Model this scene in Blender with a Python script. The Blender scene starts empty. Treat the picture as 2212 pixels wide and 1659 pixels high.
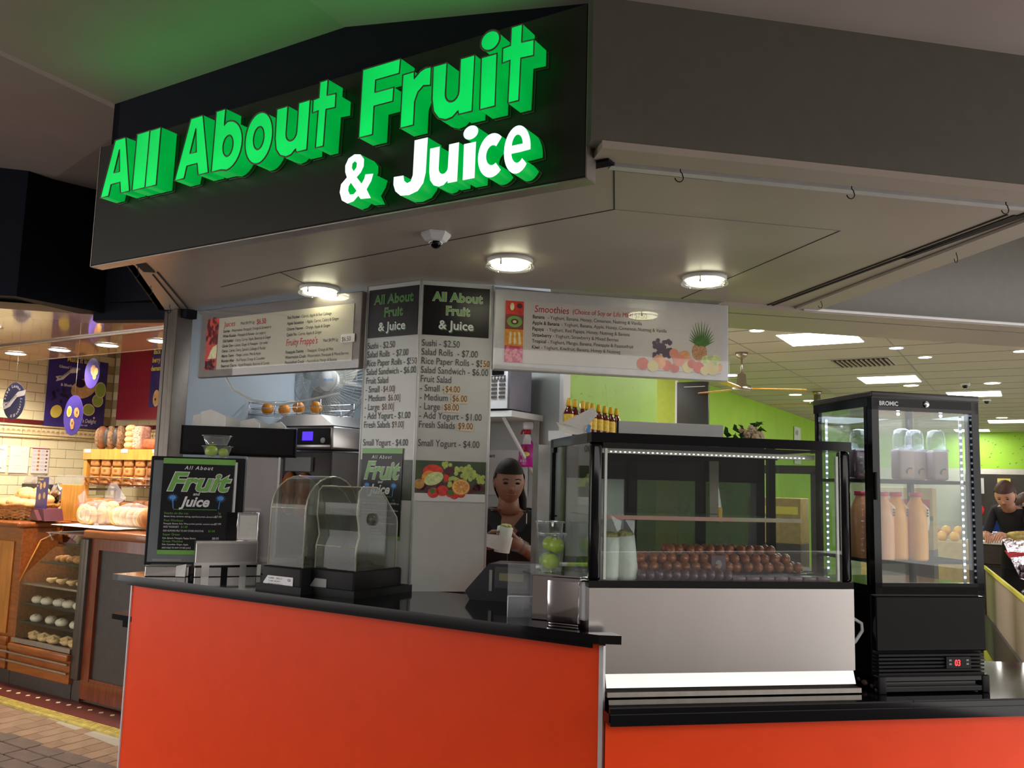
import bpy, bmesh, math, random
from math import sin, cos, pi, radians, hypot, atan2, sqrt
from mathutils import Vector, Matrix
random.seed(7)
SC = bpy.context.scene
COL = SC.collection

# ------------------------------------------------------------------ camera
cam_d = bpy.data.cameras.new('camera'); cam = bpy.data.objects.new('camera', cam_d); COL.objects.link(cam)
cam_d.sensor_fit = 'HORIZONTAL'; cam_d.sensor_width = 36.0; cam_d.lens = 36.0*1850.0/2212.0
cam_d.clip_start = 0.05; cam_d.clip_end = 200
_P, _R = 0.116347, 0.027796
_f = Vector((0, cos(_P), sin(_P))); _r0 = Vector((1, 0, 0)); _u0 = _r0.cross(_f)
_r = _r0*cos(_R)+_u0*sin(_R); _u = -_r0*sin(_R)+_u0*cos(_R)
_m = Matrix.Identity(4)
for i in range(3):
    _m[i][0] = _r[i]; _m[i][1] = _u[i]; _m[i][2] = -_f[i]
_m[2][3] = 1.55
cam.matrix_world = _m
SC.camera = cam

# ------------------------------------------------------------------ world: overcast daylight from the open street behind the camera
w = bpy.data.worlds.new('street_daylight'); SC.world = w; w.use_nodes = True
nt = w.node_tree; bg = nt.nodes['Background']
tc = nt.nodes.new('ShaderNodeTexCoord'); sp = nt.nodes.new('ShaderNodeSeparateXYZ'); cr = nt.nodes.new('ShaderNodeValToRGB')
nt.links.new(tc.outputs['Generated'], sp.inputs[0]); nt.links.new(sp.outputs['Z'], cr.inputs[0]); nt.links.new(cr.outputs[0], bg.inputs[0])
cr.color_ramp.elements[0].position = 0.0; cr.color_ramp.elements[0].color = (0.70, 0.68, 0.66, 1)
cr.color_ramp.elements[1].position = 0.12; cr.color_ramp.elements[1].color = (0.98, 0.94, 0.90, 1)
bg.inputs[1].default_value = 3.4
SC.view_settings.view_transform = 'Standard'; SC.view_settings.look = 'None'
SC.view_settings.gamma = 1.0; SC.view_settings.use_curve_mapping = False
SC.view_settings.exposure = 0.0

# ------------------------------------------------------------------ frames: A = shop wall to the right, B = shop wall to the left / inside grid
K = (-0.4269, 3.8414)
ANG = {'A': radians(10.75), 'B': radians(-31.4)}
def G(fr, u, v, z=0.0):
    a = ANG[fr]
    return Vector((K[0]+u*cos(a)-v*sin(a), K[1]+u*sin(a)+v*cos(a), z))

# ------------------------------------------------------------------ object helpers
def tagit(o, label=None, cat=None, group=None, kind=None):
    if label: o['label'] = label
    if cat: o['category'] = cat
    if group: o['group'] = group
    if kind: o['kind'] = kind
    return o
def thing(name, fr, u, v, z, label, cat, group=None, rot=0.0):
    o = bpy.data.objects.new(name, None); COL.objects.link(o); o.empty_display_size = 0.05
    o.location = G(fr, u, v, z); o.rotation_euler = (0, 0, ANG[fr]+rot)
    return tagit(o, label, cat, group)
def frame_struct(name, fr):
    o = bpy.data.objects.new(name, None); COL.objects.link(o); o.empty_display_size = 0.05
    o.location = G(fr, 0, 0, 0); o.rotation_euler = (0, 0, ANG[fr]); o['kind'] = 'structure'
    return o
def copy_tree(o, parent=None):
    c = o.copy(); COL.objects.link(c)
    if parent is not None: c.parent = parent
    for ch in list(o.children): copy_tree(ch, c)
    return c
def place(o, fr, u, v, z, rot=0.0, label=None, group=None):
    o.location = G(fr, u, v, z); o.rotation_euler = (0, 0, ANG[fr]+rot)
    if label: o['label'] = label
    if group: o['group'] = group
    return o

class MB:
    """collects geometry in local coordinates"""
    def __init__(s): s.v = []; s.f = []; s.m = []; s.sm = []
    def add(s, vs, fs, m=0, smooth=False):
        b = len(s.v); s.v += [tuple(p) for p in vs]
        for f in fs: s.f.append([b+i for i in f]); s.m.append(m); s.sm.append(smooth)
        return s
    def box(s, x0, x1, y0, y1, z0, z1, m=0, mat=None):
        vs = [(x0,y0,z0),(x1,y0,z0),(x1,y1,z0),(x0,y1,z0),(x0,y0,z1),(x1,y0,z1),(x1,y1,z1),(x0,y1,z1)]
        if mat is not None: vs = [tuple(mat @ Vector(p)) for p in vs]
        return s.add(vs, [(0,3,2,1),(4,5,6,7),(0,1,5,4),(1,2,6,5),(2,3,7,6),(3,0,4,7)], m)
    def bbox(s, x0, x1, y0, y1, z0, z1, r=0.004, m=0, mat=None, seg=2):
        bm = bmesh.new()
        bmesh.ops.create_cube(bm, size=1.0)
        for q in bm.verts: q.co = Vector(((x0+x1)/2+q.co.x*(x1-x0), (y0+y1)/2+q.co.y*(y1-y0), (z0+z1)/2+q.co.z*(z1-z0)))
        r = min(r, 0.45*min(abs(x1-x0), abs(y1-y0), abs(z1-z0)))
        bmesh.ops.bevel(bm, geom=bm.edges[:], offset=r, segments=seg, affect='EDGES', profile=0.6)
        bm.verts.index_update()
        vs = [tuple(mat @ q.co) if mat is not None else tuple(q.co) for q in bm.verts]
        s.add(vs, [[q.index for q in f.verts] for f in bm.faces], m, seg > 1); bm.free(); return s
    def prism(s, poly, z0, z1, m=0, axis='z', mat=None):
        n = len(poly)
        def P(a, b, c):
            p = (a, b, c) if axis == 'z' else ((a, c, b) if axis == 'y' else (c, a, b))
            return tuple(mat @ Vector(p)) if mat is not None else p
        vs = [P(a, b, z0) for a, b in poly]+[P(a, b, z1) for a, b in poly]
        return s.add(vs, [list(range(n))[::-1], list(range(n, 2*n))]+[(i, (i+1) % n, n+(i+1) % n, n+i) for i in range(n)], m)
    def lathe(s, prof, cx=0, cy=0, cz=0, n=20, m=0, mat=None, smooth=True, cap=True, sx=1, sy=1):
        vs = []; fs = []
        for r, z in prof:
            for k in range(n):
                a = 2*pi*k/n; p = Vector((cx+r*cos(a)*sx, cy+r*sin(a)*sy, cz+z))
                vs.append(tuple(mat @ p) if mat is not None else tuple(p))
        for i in range(len(prof)-1):
            for k in range(n):
                a, b = i*n+k, i*n+(k+1) % n
                fs.append((a, b, b+n, a+n))
        if cap:
            if prof[0][0] > 1e-5: fs.append(tuple(range(n))[::-1])
            if prof[-1][0] > 1e-5: fs.append(tuple(range((len(prof)-1)*n, len(prof)*n)))
        return s.add(vs, fs, m, smooth)
    def ball(s, c, r, m=0, n=12, k=8, mat=None, sc=(1,1,1), jit=0):
        prof = [(max(1e-4, sin(pi*i/k)), -cos(pi*i/k)) for i in range(k+1)]
        vs = []; fs = []
        for pr, pz in prof:
            for j in range(n):
                a = 2*pi*j/n; q = 1+(random.uniform(-jit, jit) if jit else 0)
                p = Vector((pr*cos(a)*r*sc[0]*q, pr*sin(a)*r*sc[1]*q, pz*r*sc[2]*q))
                if mat is not None: p = mat @ p
                vs.append((c[0]+p.x, c[1]+p.y, c[2]+p.z))
        for i in range(k):
            for j in range(n):
                a, b = i*n+j, i*n+(j+1) % n; fs.append((a, b, b+n, a+n))
        return s.add(vs, fs, m, True)
    def tube(s, pts, r, n=8, m=0, closed=False, smooth=True, cap=True):
        pts = [Vector(p) for p in pts]; N = len(pts); vs = []; fs = []; prev = None
        for i, p in enumerate(pts):
            if closed: t = pts[(i+1) % N]-pts[i-1]
            else: t = pts[min(i+1, N-1)]-pts[max(i-1, 0)]
            t = t.normalized() if t.length > 1e-9 else Vector((0, 0, 1))
            if prev is None:
                a = Vector((0, 0, 1)) if abs(t.z) < 0.9 else Vector((1, 0, 0)); x = t.cross(a).normalized()
            else:
                x = prev-t*prev.dot(t); x = x.normalized() if x.length > 1e-6 else t.orthogonal().normalized()
            prev = x; y = t.cross(x); rr = r[i] if isinstance(r, (list, tuple)) else r
            for k in range(n):
                a = 2*pi*k/n; vs.append(tuple(p+x*cos(a)*rr+y*sin(a)*rr))
        for i in range(N if closed else N-1):
            for k in range(n):
                a, b = i*n+k, i*n+(k+1) % n; c, d = ((i+1) % N)*n+k, ((i+1) % N)*n+(k+1) % n
                fs.append((a, b, d, c))
        if cap and not closed: fs.append(tuple(range(n))[::-1]); fs.append(tuple(range((N-1)*n, N*n)))
        return s.add(vs, fs, m, smooth)
    def disc(s, c, rx, ry, m=0, n=20, y=None, axis='y', rot=0.0):
        """flat disc facing -y, centre (x, y, z)"""
        vs = []
        for k in range(n):
            a = 2*pi*k/n; dx, dz = rx*cos(a), ry*sin(a)
            vs.append((c[0]+dx*cos(rot)-dz*sin(rot), c[1], c[2]+dx*sin(rot)+dz*cos(rot)))
        return s.add(vs, [tuple(range(n))], m)
    def poly(s, pts, y, m=0):
        """flat polygon in the x z plane facing -y"""
        return s.add([(a, y, b) for a, b in pts], [tuple(range(len(pts)))], m)
    def obj(s, name, mats, parent=None, loc=None, rot=None, **k):
        me = bpy.data.meshes.new(name); me.from_pydata(s.v, [], s.f)
        if not isinstance(mats, (list, tuple)): mats = [mats]
        for q in mats: me.materials.append(q)
        me.polygons.foreach_set('material_index', s.m); me.polygons.foreach_set('use_smooth', s.sm); me.update()
        bm = bmesh.new(); bm.from_mesh(me); bmesh.ops.recalc_face_normals(bm, faces=bm.faces[:]); bm.to_mesh(me); bm.free()
        o = bpy.data.objects.new(name, me); COL.objects.link(o)
        if parent is not None: o.parent = parent
        if loc is not None: o.location = loc
        if rot is not None: o.rotation_euler = rot
        return tagit(o, **k)

def inst(src, parent=None, loc=None, rot=None, scale=None, name=None):
    c = src.copy(); COL.objects.link(c)
    if parent is not None: c.parent = parent
    if loc is not None: c.location = loc
    if rot is not None: c.rotation_euler = rot
    if scale is not None: c.scale = scale
    return c

# ------------------------------------------------------------------ materials
def mat(name, col, rough=0.5, metal=0.0, var=0.06, scale=20, bump=0.0, bscale=60, spec=0.5, emit=None, es=0.0, stretch=None, coat=0.0, trans=0.0, alpha=1.0, sub=0.0, col2=None):
    m = bpy.data.materials.new(name); m.use_nodes = True; nt = m.node_tree; b = nt.nodes['Principled BSDF']
    b.inputs['Roughness'].default_value = rough; b.inputs['Metallic'].default_value = metal
    b.inputs['Specular IOR Level'].default_value = spec; b.inputs['Coat Weight'].default_value = coat; b.inputs['Coat Roughness'].default_value = 0.05
    b.inputs['Transmission Weight'].default_value = trans; b.inputs['Alpha'].default_value = alpha
    if sub: b.inputs['Subsurface Weight'].default_value = sub; b.inputs['Subsurface Radius'].default_value = (0.02, 0.01, 0.005)
    tc = nt.nodes.new('ShaderNodeTexCoord'); mp = nt.nodes.new('ShaderNodeMapping'); nz = nt.nodes.new('ShaderNodeTexNoise')
    nt.links.new(tc.outputs['Object'], mp.inputs[0]); nt.links.new(mp.outputs[0], nz.inputs['Vector'])
    if stretch: mp.inputs['Scale'].default_value = stretch
    nz.inputs['Scale'].default_value = scale; nz.inputs['Detail'].default_value = 4
    r = nt.nodes.new('ShaderNodeValToRGB'); nt.links.new(nz.outputs['Fac'], r.inputs[0]); nt.links.new(r.outputs[0], b.inputs['Base Color'])
    c1 = [max(0, c*(1-var)) for c in col]; c2 = col2 if col2 else [min(1, c*(1+var)) for c in col]
    r.color_ramp.elements[0].position = 0.3; r.color_ramp.elements[1].position = 0.7
    r.color_ramp.elements[0].color = (*c1, 1); r.color_ramp.elements[1].color = (*c2, 1)
    if bump:
        n2 = nt.nodes.new('ShaderNodeTexNoise'); n2.inputs['Scale'].default_value = bscale; nt.links.new(mp.outputs[0], n2.inputs['Vector'])
        bp = nt.nodes.new('ShaderNodeBump'); bp.inputs['Strength'].default_value = bump; bp.inputs['Distance'].default_value = 0.01
        nt.links.new(n2.outputs['Fac'], bp.inputs['Height']); nt.links.new(bp.outputs[0], b.inputs['Normal'])
    if emit: b.inputs['Emission Color'].default_value = (*emit, 1); b.inputs['Emission Strength'].default_value = es
    return m
def glassy(name, tint=(1, 1, 1), refl=1.0, rough=0.0, base=0.04, haze=0.0, hazecol=(0.8, 0.8, 0.8)):
    """thin clear sheet: see-through with a fresnel reflection and a little haze"""
    m = bpy.data.materials.new(name); m.use_nodes = True; nt = m.node_tree; nt.nodes.clear()
    o = nt.nodes.new('ShaderNodeOutputMaterial'); t = nt.nodes.new('ShaderNodeBsdfTransparent'); g = nt.nodes.new('ShaderNodeBsdfGlossy')
    t.inputs[0].default_value = (*tint, 1); g.inputs['Roughness'].default_value = rough; g.inputs[0].default_value = (refl, refl, refl, 1)
    lw = nt.nodes.new('ShaderNodeLayerWeight'); lw.inputs[0].default_value = .5; pw = nt.nodes.new('ShaderNodeMath'); pw.operation = 'POWER'; pw.inputs[1].default_value = 4.0
    nt.links.new(lw.outputs['Facing'], pw.inputs[0]); fr = nt.nodes.new('ShaderNodeMath'); fr.operation = 'MULTIPLY_ADD'; fr.inputs[1].default_value = .9; fr.inputs[2].default_value = base
    nt.links.new(pw.outputs[0], fr.inputs[0])
    nz = nt.nodes.new('ShaderNodeTexNoise'); nz.inputs['Scale'].default_value = 9; tc = nt.nodes.new('ShaderNodeTexCoord')
    nt.links.new(tc.outputs['Object'], nz.inputs['Vector'])
    mx = nt.nodes.new('ShaderNodeMixShader'); nt.links.new(fr.outputs[0], mx.inputs[0]); nt.links.new(t.outputs[0], mx.inputs[1]); nt.links.new(g.outputs[0], mx.inputs[2])
    last = mx
    if haze > 0:
        d = nt.nodes.new('ShaderNodeBsdfDiffuse'); d.inputs[0].default_value = (*hazecol, 1)
        ml = nt.nodes.new('ShaderNodeMath'); ml.operation = 'MULTIPLY'; ml.inputs[1].default_value = haze*2; nt.links.new(nz.outputs['Fac'], ml.inputs[0])
        m2 = nt.nodes.new('ShaderNodeMixShader'); nt.links.new(ml.outputs[0], m2.inputs[0]); nt.links.new(mx.outputs[0], m2.inputs[1]); nt.links.new(d.outputs[0], m2.inputs[2]); last = m2
    nt.links.new(last.outputs[0], o.inputs[0]); return m
def lamp_mat(name, col, s):
    m = bpy.data.materials.new(name); m.use_nodes = True; b = m.node_tree.nodes['Principled BSDF']
    b.inputs['Base Color'].default_value = (*col, 1); b.inputs['Emission Color'].default_value = (*col, 1); b.inputs['Emission Strength'].default_value = s
    return m

M = {}
M['fascia'] = mat('fascia_charcoal', (0.075, 0.074, 0.06), 0.42, var=.05, spec=.6)
M['fascia_grey'] = mat('fascia_grey', (0.115, 0.11, 0.09), 0.32, var=.05, spec=.6)
M['fascia_navy'] = mat('fascia_navy', (0.005, 0.005, 0.012), 0.7, spec=.15)
M['signface'] = mat('sign_face_dark', (0.028, 0.028, 0.022), 0.35, spec=.3)
M['alu'] = mat('brushed_aluminium', (0.42, 0.38, 0.34), 0.38, metal=.9, var=.08, scale=30, stretch=(1, 1, .05))
M['alu_white'] = mat('white_aluminium', (0.62, 0.62, 0.63), 0.35, metal=.2)
M['soffit'] = mat('painted_soffit', (0.44, 0.37, 0.31), 0.38, var=.04, scale=4, spec=.45)
M['seam'] = mat('dark_seam', (0.03, 0.025, 0.02), 0.9)
M['ceil'] = mat('arcade_ceiling_paint', (0.38, 0.31, 0.28), 0.8, var=.05, scale=3)
M['panel'] = mat('grey_white_laminate', (0.55, 0.56, 0.54), 0.22, var=.02, spec=.5)
M['black'] = mat('black_gloss', (0.004, 0.004, 0.005), 0.10, spec=.28)
M['blackmat'] = mat('black_matt', (0.007, 0.007, 0.008), 0.55, spec=.25)
M['print_black'] = mat('black_print', (0.008, 0.008, 0.010), 0.3, spec=.3)
M['stone'] = mat('black_stone_benchtop', (0.004, 0.004, 0.005), 0.07, var=.5, scale=400, spec=.35)
M['orange'] = mat('orange_red_laminate', (0.87, 0.062, 0.008), 0.42, var=.03, scale=8, spec=.22)
M['steel'] = mat('brushed_steel', (0.60, 0.57, 0.55), 0.27, metal=1.0, var=.05, scale=3, stretch=(1, 1, .2))
M['steel_dark'] = mat('worn_steel', (0.42, 0.40, 0.39), 0.3, metal=1.0, var=.1, scale=10, bump=.03, bscale=12)
M['chrome'] = mat('chrome', (0.75, 0.74, 0.76), 0.1, metal=1.0, var=.03)
M['white'] = mat('white_paint', (0.72, 0.72, 0.70), 0.5, var=.02)
M['whiteg'] = mat('white_gloss', (0.75, 0.75, 0.76), 0.2, var=.02)
M['paper'] = mat('white_paper', (0.74, 0.73, 0.70), 0.8, var=.04, bump=.1)
M['tag'] = mat('price_sticker', (0.72, 0.60, 0.42), 0.6)
M['ink'] = mat('dark_ink', (0.05, 0.05, 0.055), 0.5)
M['inkbrown'] = mat('brown_ink', (0.16, 0.06, 0.03), 0.5)
M['red'] = mat('red_ink', (0.55, 0.015, 0.03), 0.4)
M['green'] = mat('green_print', (0.17, 0.42, 0.08), 0.35)
M['greendk'] = mat('dark_green_print', (0.07, 0.20, 0.06), 0.35)
M['bluepr'] = mat('blue_print', (0.08, 0.30, 0.72), 0.4)
M['whitepr'] = mat('white_print', (0.78, 0.76, 0.80), 0.4)
M['glass'] = glassy('cabinet_glass', (0.93, 0.96, 0.95), 1.0, 0.0)
M['glass_fog'] = glassy('misted_glass', (0.92, 0.95, 0.95), 1.0, 0.02, haze=.10, hazecol=(.8, .9, .95))
M['acrylic'] = glassy('smoky_acrylic', (0.68, 0.70, 0.66), .8, 0.06, haze=.12, hazecol=(.36, .37, .32))
M['plastic_clear'] = glassy('clear_plastic', (0.90, 0.92, 0.94), 1.2, 0.05, haze=.10, hazecol=(.8, .84, .88))
M['film'] = glassy('plastic_film', (0.92, 0.90, 0.92), 1.6, 0.08, haze=.16, hazecol=(.85, .8, .85))
M['letter_green'] = None
M['wall_kitchen'] = mat('kitchen_wall_blue_lit', (0.40, 0.46, 0.52), 0.5, var=.03, scale=3)  # bluish light on the left kitchen wall put into its colour
M['wall_kitchen_grey'] = mat('kitchen_wall_paint_grey', (0.40, 0.42, 0.39), 0.5, var=.03, scale=3)
M['lime'] = mat('lime_green_paint', (0.30, 0.55, 0.03), 0.5, var=.06, scale=3)
M['olive'] = mat('olive_green_paint', (0.35, 0.42, 0.03), 0.5)
M['tile'] = mat('cream_tile', (0.80, 0.74, 0.50), 0.18, var=.03, scale=5, coat=.3)
M['grout'] = mat('grout', (0.45, 0.38, 0.22), 0.9)
M['dadored'] = mat('dark_red_tile', (0.13, 0.012, 0.015), 0.15, coat=.4)
M['wood'] = mat('varnished_timber', (0.27, 0.075, 0.016), 0.28, var=.28, scale=6, stretch=(1, 8, 8), coat=.35)
M['wooddk'] = mat('dark_red_timber', (0.17, 0.035, 0.012), 0.28, var=.3, scale=6, stretch=(8, 8, 1), coat=.3)
M['pine'] = mat('golden_pine', (0.62, 0.28, 0.05), 0.35, var=.2, scale=5, stretch=(9, 9, 1), coat=.25)
M['paver_l'] = mat('light_clay_paver', (0.25, 0.155, 0.095), 0.75, var=.16, scale=9, bump=.3)
M['paver_l2'] = mat('pale_clay_paver', (0.29, 0.19, 0.12), 0.75, var=.16, scale=9, bump=.3)
M['paver_d'] = mat('dark_clay_paver', (0.13, 0.09, 0.075), 0.75, var=.18, scale=9, bump=.3)
M['joint'] = mat('paver_joint_sand', (0.04, 0.03, 0.022), 0.95)
M['brass'] = mat('worn_yellow_strip', (0.50, 0.40, 0.10), 0.5, var=.3, scale=25)
M['terra'] = mat('dark_terracotta_step', (0.13, 0.028, 0.022), 0.35, var=.15)
M['slate'] = mat('dark_grey_panel', (0.045, 0.036, 0.032), 0.5, var=.15)
M['crust'] = mat('bread_crust', (0.50, 0.21, 0.055), 0.6, var=.35, scale=14, bump=.3, bscale=40)
M['crustdk'] = mat('dark_bread_crust', (0.20, 0.075, 0.025), 0.6, var=.4, scale=14, bump=.4, bscale=40)
M['crustlt'] = mat('pale_roll_crust', (0.78, 0.50, 0.22), 0.6, var=.25, scale=14, bump=.3, bscale=40)
M['crumb'] = mat('bread_crumb', (0.85, 0.70, 0.42), 0.75, var=.12, scale=40)
M['seed'] = mat('poppy_seed_crust', (0.24, 0.14, 0.07), 0.7, var=.6, scale=60, bump=.6, bscale=120)
M['cheese'] = mat('cheesy_pink_crust', (0.62, 0.32, 0.24), 0.6, var=.35, scale=50, bump=.5, bscale=80)
M['wicker'] = mat('wicker_cane', (0.45, 0.22, 0.06), 0.5, var=.4, scale=30)
M['purple'] = mat('indigo_poster', (0.045, 0.03, 0.22), 0.3, var=.3, scale=5)
M['burgundy'] = mat('burgundy_panel', (0.28, 0.012, 0.04), 0.3, var=.1, scale=3)
M['yellowpr'] = mat('yellow_print', (0.85, 0.72, 0.12), 0.4)
M['skin'] = mat('skin', (0.26, 0.115, 0.07), 0.5, var=.08, sub=.1)
M['skin2'] = mat('skin_light', (0.50, 0.25, 0.16), 0.5, var=.08, sub=.1)
M['hair'] = mat('dark_hair', (0.010, 0.006, 0.004), 0.65, var=.4, scale=80, stretch=(6, 6, 1), bump=.3, spec=.2)
M['hairbr'] = mat('brown_hair', (0.05, 0.015, 0.01), 0.6, var=.4, scale=80, bump=.3)
M['cloth'] = mat('black_cotton', (0.011, 0.010, 0.013), 0.85, bump=.3, bscale=200)
M['clothblue'] = mat('blue_cotton', (0.01, 0.04, 0.24), 0.8)
M['apple'] = mat('green_apple', (0.42, 0.62, 0.04), 0.25, var=.12, scale=18, coat=.3)
M['lemon'] = mat('orange_fruit', (0.75, 0.27, 0.02), 0.4, var=.1, bump=.3, bscale=150)
M['leaf'] = mat('leaf_green', (0.03, 0.10, 0.02), 0.5, var=.3)
M['flower'] = mat('cream_petal', (0.70, 0.55, 0.36), 0.6, var=.15)
M['juice'] = mat('orange_juice_bottle', (0.92, 0.40, 0.06), 0.28, var=.05)
M['milkplas'] = mat('milky_plastic', (0.80, 0.72, 0.60), 0.3, var=.04)
M['pinkcap'] = mat('crimson_cap', (0.62, 0.02, 0.08), 0.3)
M['led'] = lamp_mat('white_led', (0.75, 0.82, 1.0), 9.0)
M['ledred'] = lamp_mat('red_led', (1.0, 0.03, 0.03), 3.5)
M['lcdblue'] = lamp_mat('blue_lcd', (0.06, 0.02, 1.0), 1.6)
M['tube_w'] = lamp_mat('warm_lamp_diffuser', (1.0, 0.95, 0.66), 15.0)
M['panel_l'] = lamp_mat('ceiling_panel_diffuser', (1.0, 0.98, 0.95), 8.0)
M['down_l'] = lamp_mat('downlight_lamp', (1.0, 0.90, 0.78), 14.0)
M['brown'] = mat('brown_roll', (0.36, 0.10, 0.035), 0.25, var=.35, scale=30, coat=.5)
M['mauve'] = mat('dark_mauve_pack', (0.12, 0.06, 0.09), 0.2, var=.4, scale=20, coat=.5)
M['rice'] = mat('rice_paper_wrap', (0.70, 0.74, 0.68), 0.45, var=.08, scale=12, bump=.5, bscale=25)
M['filling'] = mat('salad_filling', (0.30, 0.28, 0.10), 0.5, var=.7, scale=60, bump=.5)
M['foil'] = mat('silver_foil', (0.72, 0.66, 0.72), 0.16, metal=1.0, bump=.9, bscale=35)
M['magenta'] = mat('magenta_bottle', (0.42, 0.01, 0.22), 0.2)
M['brownbottle'] = mat('dark_red_sauce', (0.13, 0.012, 0.006), 0.12, coat=.5)
M['oyellow'] = mat('yellow_plastic', (0.85, 0.50, 0.02), 0.35)
M['label_y'] = mat('yellow_label', (0.82, 0.55, 0.06), 0.5, var=.25, scale=70)
M['floor_in'] = mat('supermarket_floor', (0.45, 0.42, 0.36), 0.25, var=.05)
M['tan'] = mat('tan_laminate', (0.38, 0.30, 0.24), 0.4, var=.03)
M['yellow'] = mat('yellow_edge', (0.72, 0.66, 0.08), 0.4)
M['greyp'] = mat('grey_plastic', (0.25, 0.25, 0.24), 0.4)
M['cream'] = mat('cream_wall', (0.55, 0.52, 0.45), 0.6)
M['card'] = mat('cardboard', (0.45, 0.32, 0.12), 0.8, var=.15)
M['nickel'] = mat('satin_nickel', (0.45, 0.40, 0.34), 0.28, metal=1.0)

def letter_mat(name, face, strength):
    """lit acrylic: brighter where the tubes inside lie close"""
    m = bpy.data.materials.new(name); m.use_nodes = True; nt = m.node_tree; b = nt.nodes['Principled BSDF']
    b.inputs['Base Color'].default_value = (*[c*.6 for c in face], 1); b.inputs['Roughness'].default_value = .3
    nz = nt.nodes.new('ShaderNodeTexNoise'); nz.inputs['Scale'].default_value = 5; tc = nt.nodes.new('ShaderNodeTexCoord'); nt.links.new(tc.outputs['Object'], nz.inputs['Vector'])
    r = nt.nodes.new('ShaderNodeValToRGB'); nt.links.new(nz.outputs['Fac'], r.inputs[0])
    r.color_ramp.elements[0].position = .3; r.color_ramp.elements[1].position = .75
    r.color_ramp.elements[0].color = (*[c*.72 for c in face], 1); r.color_ramp.elements[1].color = (*[min(1, c*1.15) for c in face], 1)
    nt.links.new(r.outputs[0], b.inputs['Emission Color']); b.inputs['Emission Strength'].default_value = strength
    return m
M['letter_green'] = letter_mat('lit_green_acrylic', (0.0, 0.66, 0.10), 1.0)
M['letter_side'] = letter_mat('lit_green_acrylic_side', (0.0, 0.36, 0.045), 1.0)
M['letter_white'] = letter_mat('lit_white_acrylic', (0.80, 1.0, 0.93), 1.25)
M['letter_trim'] = mat('grey_letter_trim', (0.17, 0.145, 0.10), 0.5)

# ------------------------------------------------------------------ text
def text_mesh(s, size=0.05, bold=0.0, shear=0.0, extrude=0.0, align='LEFT', outline=0.0, space=1.0, res=3, wid=1.0):
    cu = bpy.data.curves.new('txt', 'FONT'); cu.body = s; cu.size = size; cu.offset = bold*size; cu.shear = shear; cu.extrude = extrude
    cu.align_x = align; cu.space_character = space; cu.resolution_u = res
    if outline: cu.fill_mode = 'NONE'; cu.bevel_depth = outline; cu.bevel_resolution = 0
    o = bpy.data.objects.new('txt', cu); COL.objects.link(o)
    dg = bpy.context.evaluated_depsgraph_get(); dg.update()
    me = bpy.data.meshes.new_from_object(o.evaluated_get(dg))
    bpy.data.objects.remove(o); bpy.data.curves.remove(cu)
    if wid != 1.0:
        for q in me.vertices: q.co.x *= wid
    return me
def text(s, x, y, z, size, m, parent, name='lettering', rot=None, tilt=0.0, lab=None, **k):
    """upright text in the parent's x z plane, facing -y; tilt turns it within the plane"""
    me = text_mesh(s, size, **k); me.materials.clear(); me.materials.append(m)
    o = bpy.data.objects.new(name, me); COL.objects.link(o); o.parent = parent; o.location = (x, y, z)
    o.rotation_euler = rot if rot is not None else (pi/2, -tilt if False else 0, 0)
    if tilt: o.matrix_local = Matrix.Translation((x, y, z)) @ Matrix.Rotation(-tilt, 4, 'Y') @ Matrix.Rotation(pi/2, 4, 'X')
    if lab: o['label'] = lab
    return o
def texts(rows, parent, m, name='lettering'):
    """several rows joined into one flat printed mesh; rows = (string, x, y, z, size, kwargs)"""
    vs, fs = [], []
    for s, x, y, z, size, k in rows:
        me = text_mesh(s, size, **k); b = len(vs)
        vs += [(q.co.x+x, y-q.co.z, q.co.y+z) for q in me.vertices]; fs += [[b+i for i in p.vertices] for p in me.polygons]
        bpy.data.meshes.remove(me)
    me = bpy.data.meshes.new(name); me.from_pydata(vs, [], fs); me.materials.append(m)
    o = bpy.data.objects.new(name, me); COL.objects.link(o); o.parent = parent
    return o

# =================================================================== THE SETTING
ZS = 2.467
def S(name, fr, mb, m):
    o = mb.obj(name, m); o.location = G(fr, 0, 0, 0); o.rotation_euler = (0, 0, ANG[fr]); o['kind'] = 'structure'; return o
def sheet(pts, z0, z1):
    """prism from (frame,u,v) points, world coordinates"""
    mb = MB(); mb.prism([tuple(G(*p)[:2]) for p in pts], z0, z1); return mb
def W(name, mb, m, **k):
    o = mb.obj(name, m); o['kind'] = 'structure'; return o

# ground: base slab, pavers, step
W('floor', sheet([('B', -9, .255), ('B', -9, -6), ('B', 6, -7), ('B', 6, .255)], -.12, -.022), M['joint'])
fl = [o for o in COL.objects if o.name == 'floor'][0]
def paver_mesh(name, L, Wd, m):
    mb = MB(); mb.bbox(-L/2, L/2, -Wd/2, Wd/2, -.05, 0, r=.004, seg=1); o = mb.obj(name, m); me = o.data; bpy.data.objects.remove(o); return me
pl1 = paver_mesh('paver', .113, .225, M['paver_l']); pl2 = paver_mesh('paver', .113, .225, M['paver_l2'])
pd1 = paver_mesh('paver', .226, .112, M['paver_d']); pd0 = paver_mesh('paver', .226, .112, M['paver_d'])
ph = paver_mesh('paver', .113, .108, M['paver_l'])
def pv(me, u, v, rz=0.0):
    o = bpy.data.objects.new('paver', me); COL.objects.link(o); o.parent = fl
    p = G('B', u, v); o.location = (p.x, p.y, random.uniform(-.0025, 0)); o.rotation_euler = (0, 0, ANG['B']+rz+random.uniform(-.008, .008))
for i in range(24):
    u = -4.35+i*.1165
    if i % 2: pv(random.choice((pl1, pl2)), u, .062); pv(ph, u, .228)
    else: pv(random.choice((pl1, pl2)), u, .143); pv(ph, u, -.022+.0)
for i in range(12): pv(pd1, -4.3+i*.235, -.105+.0)
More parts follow.
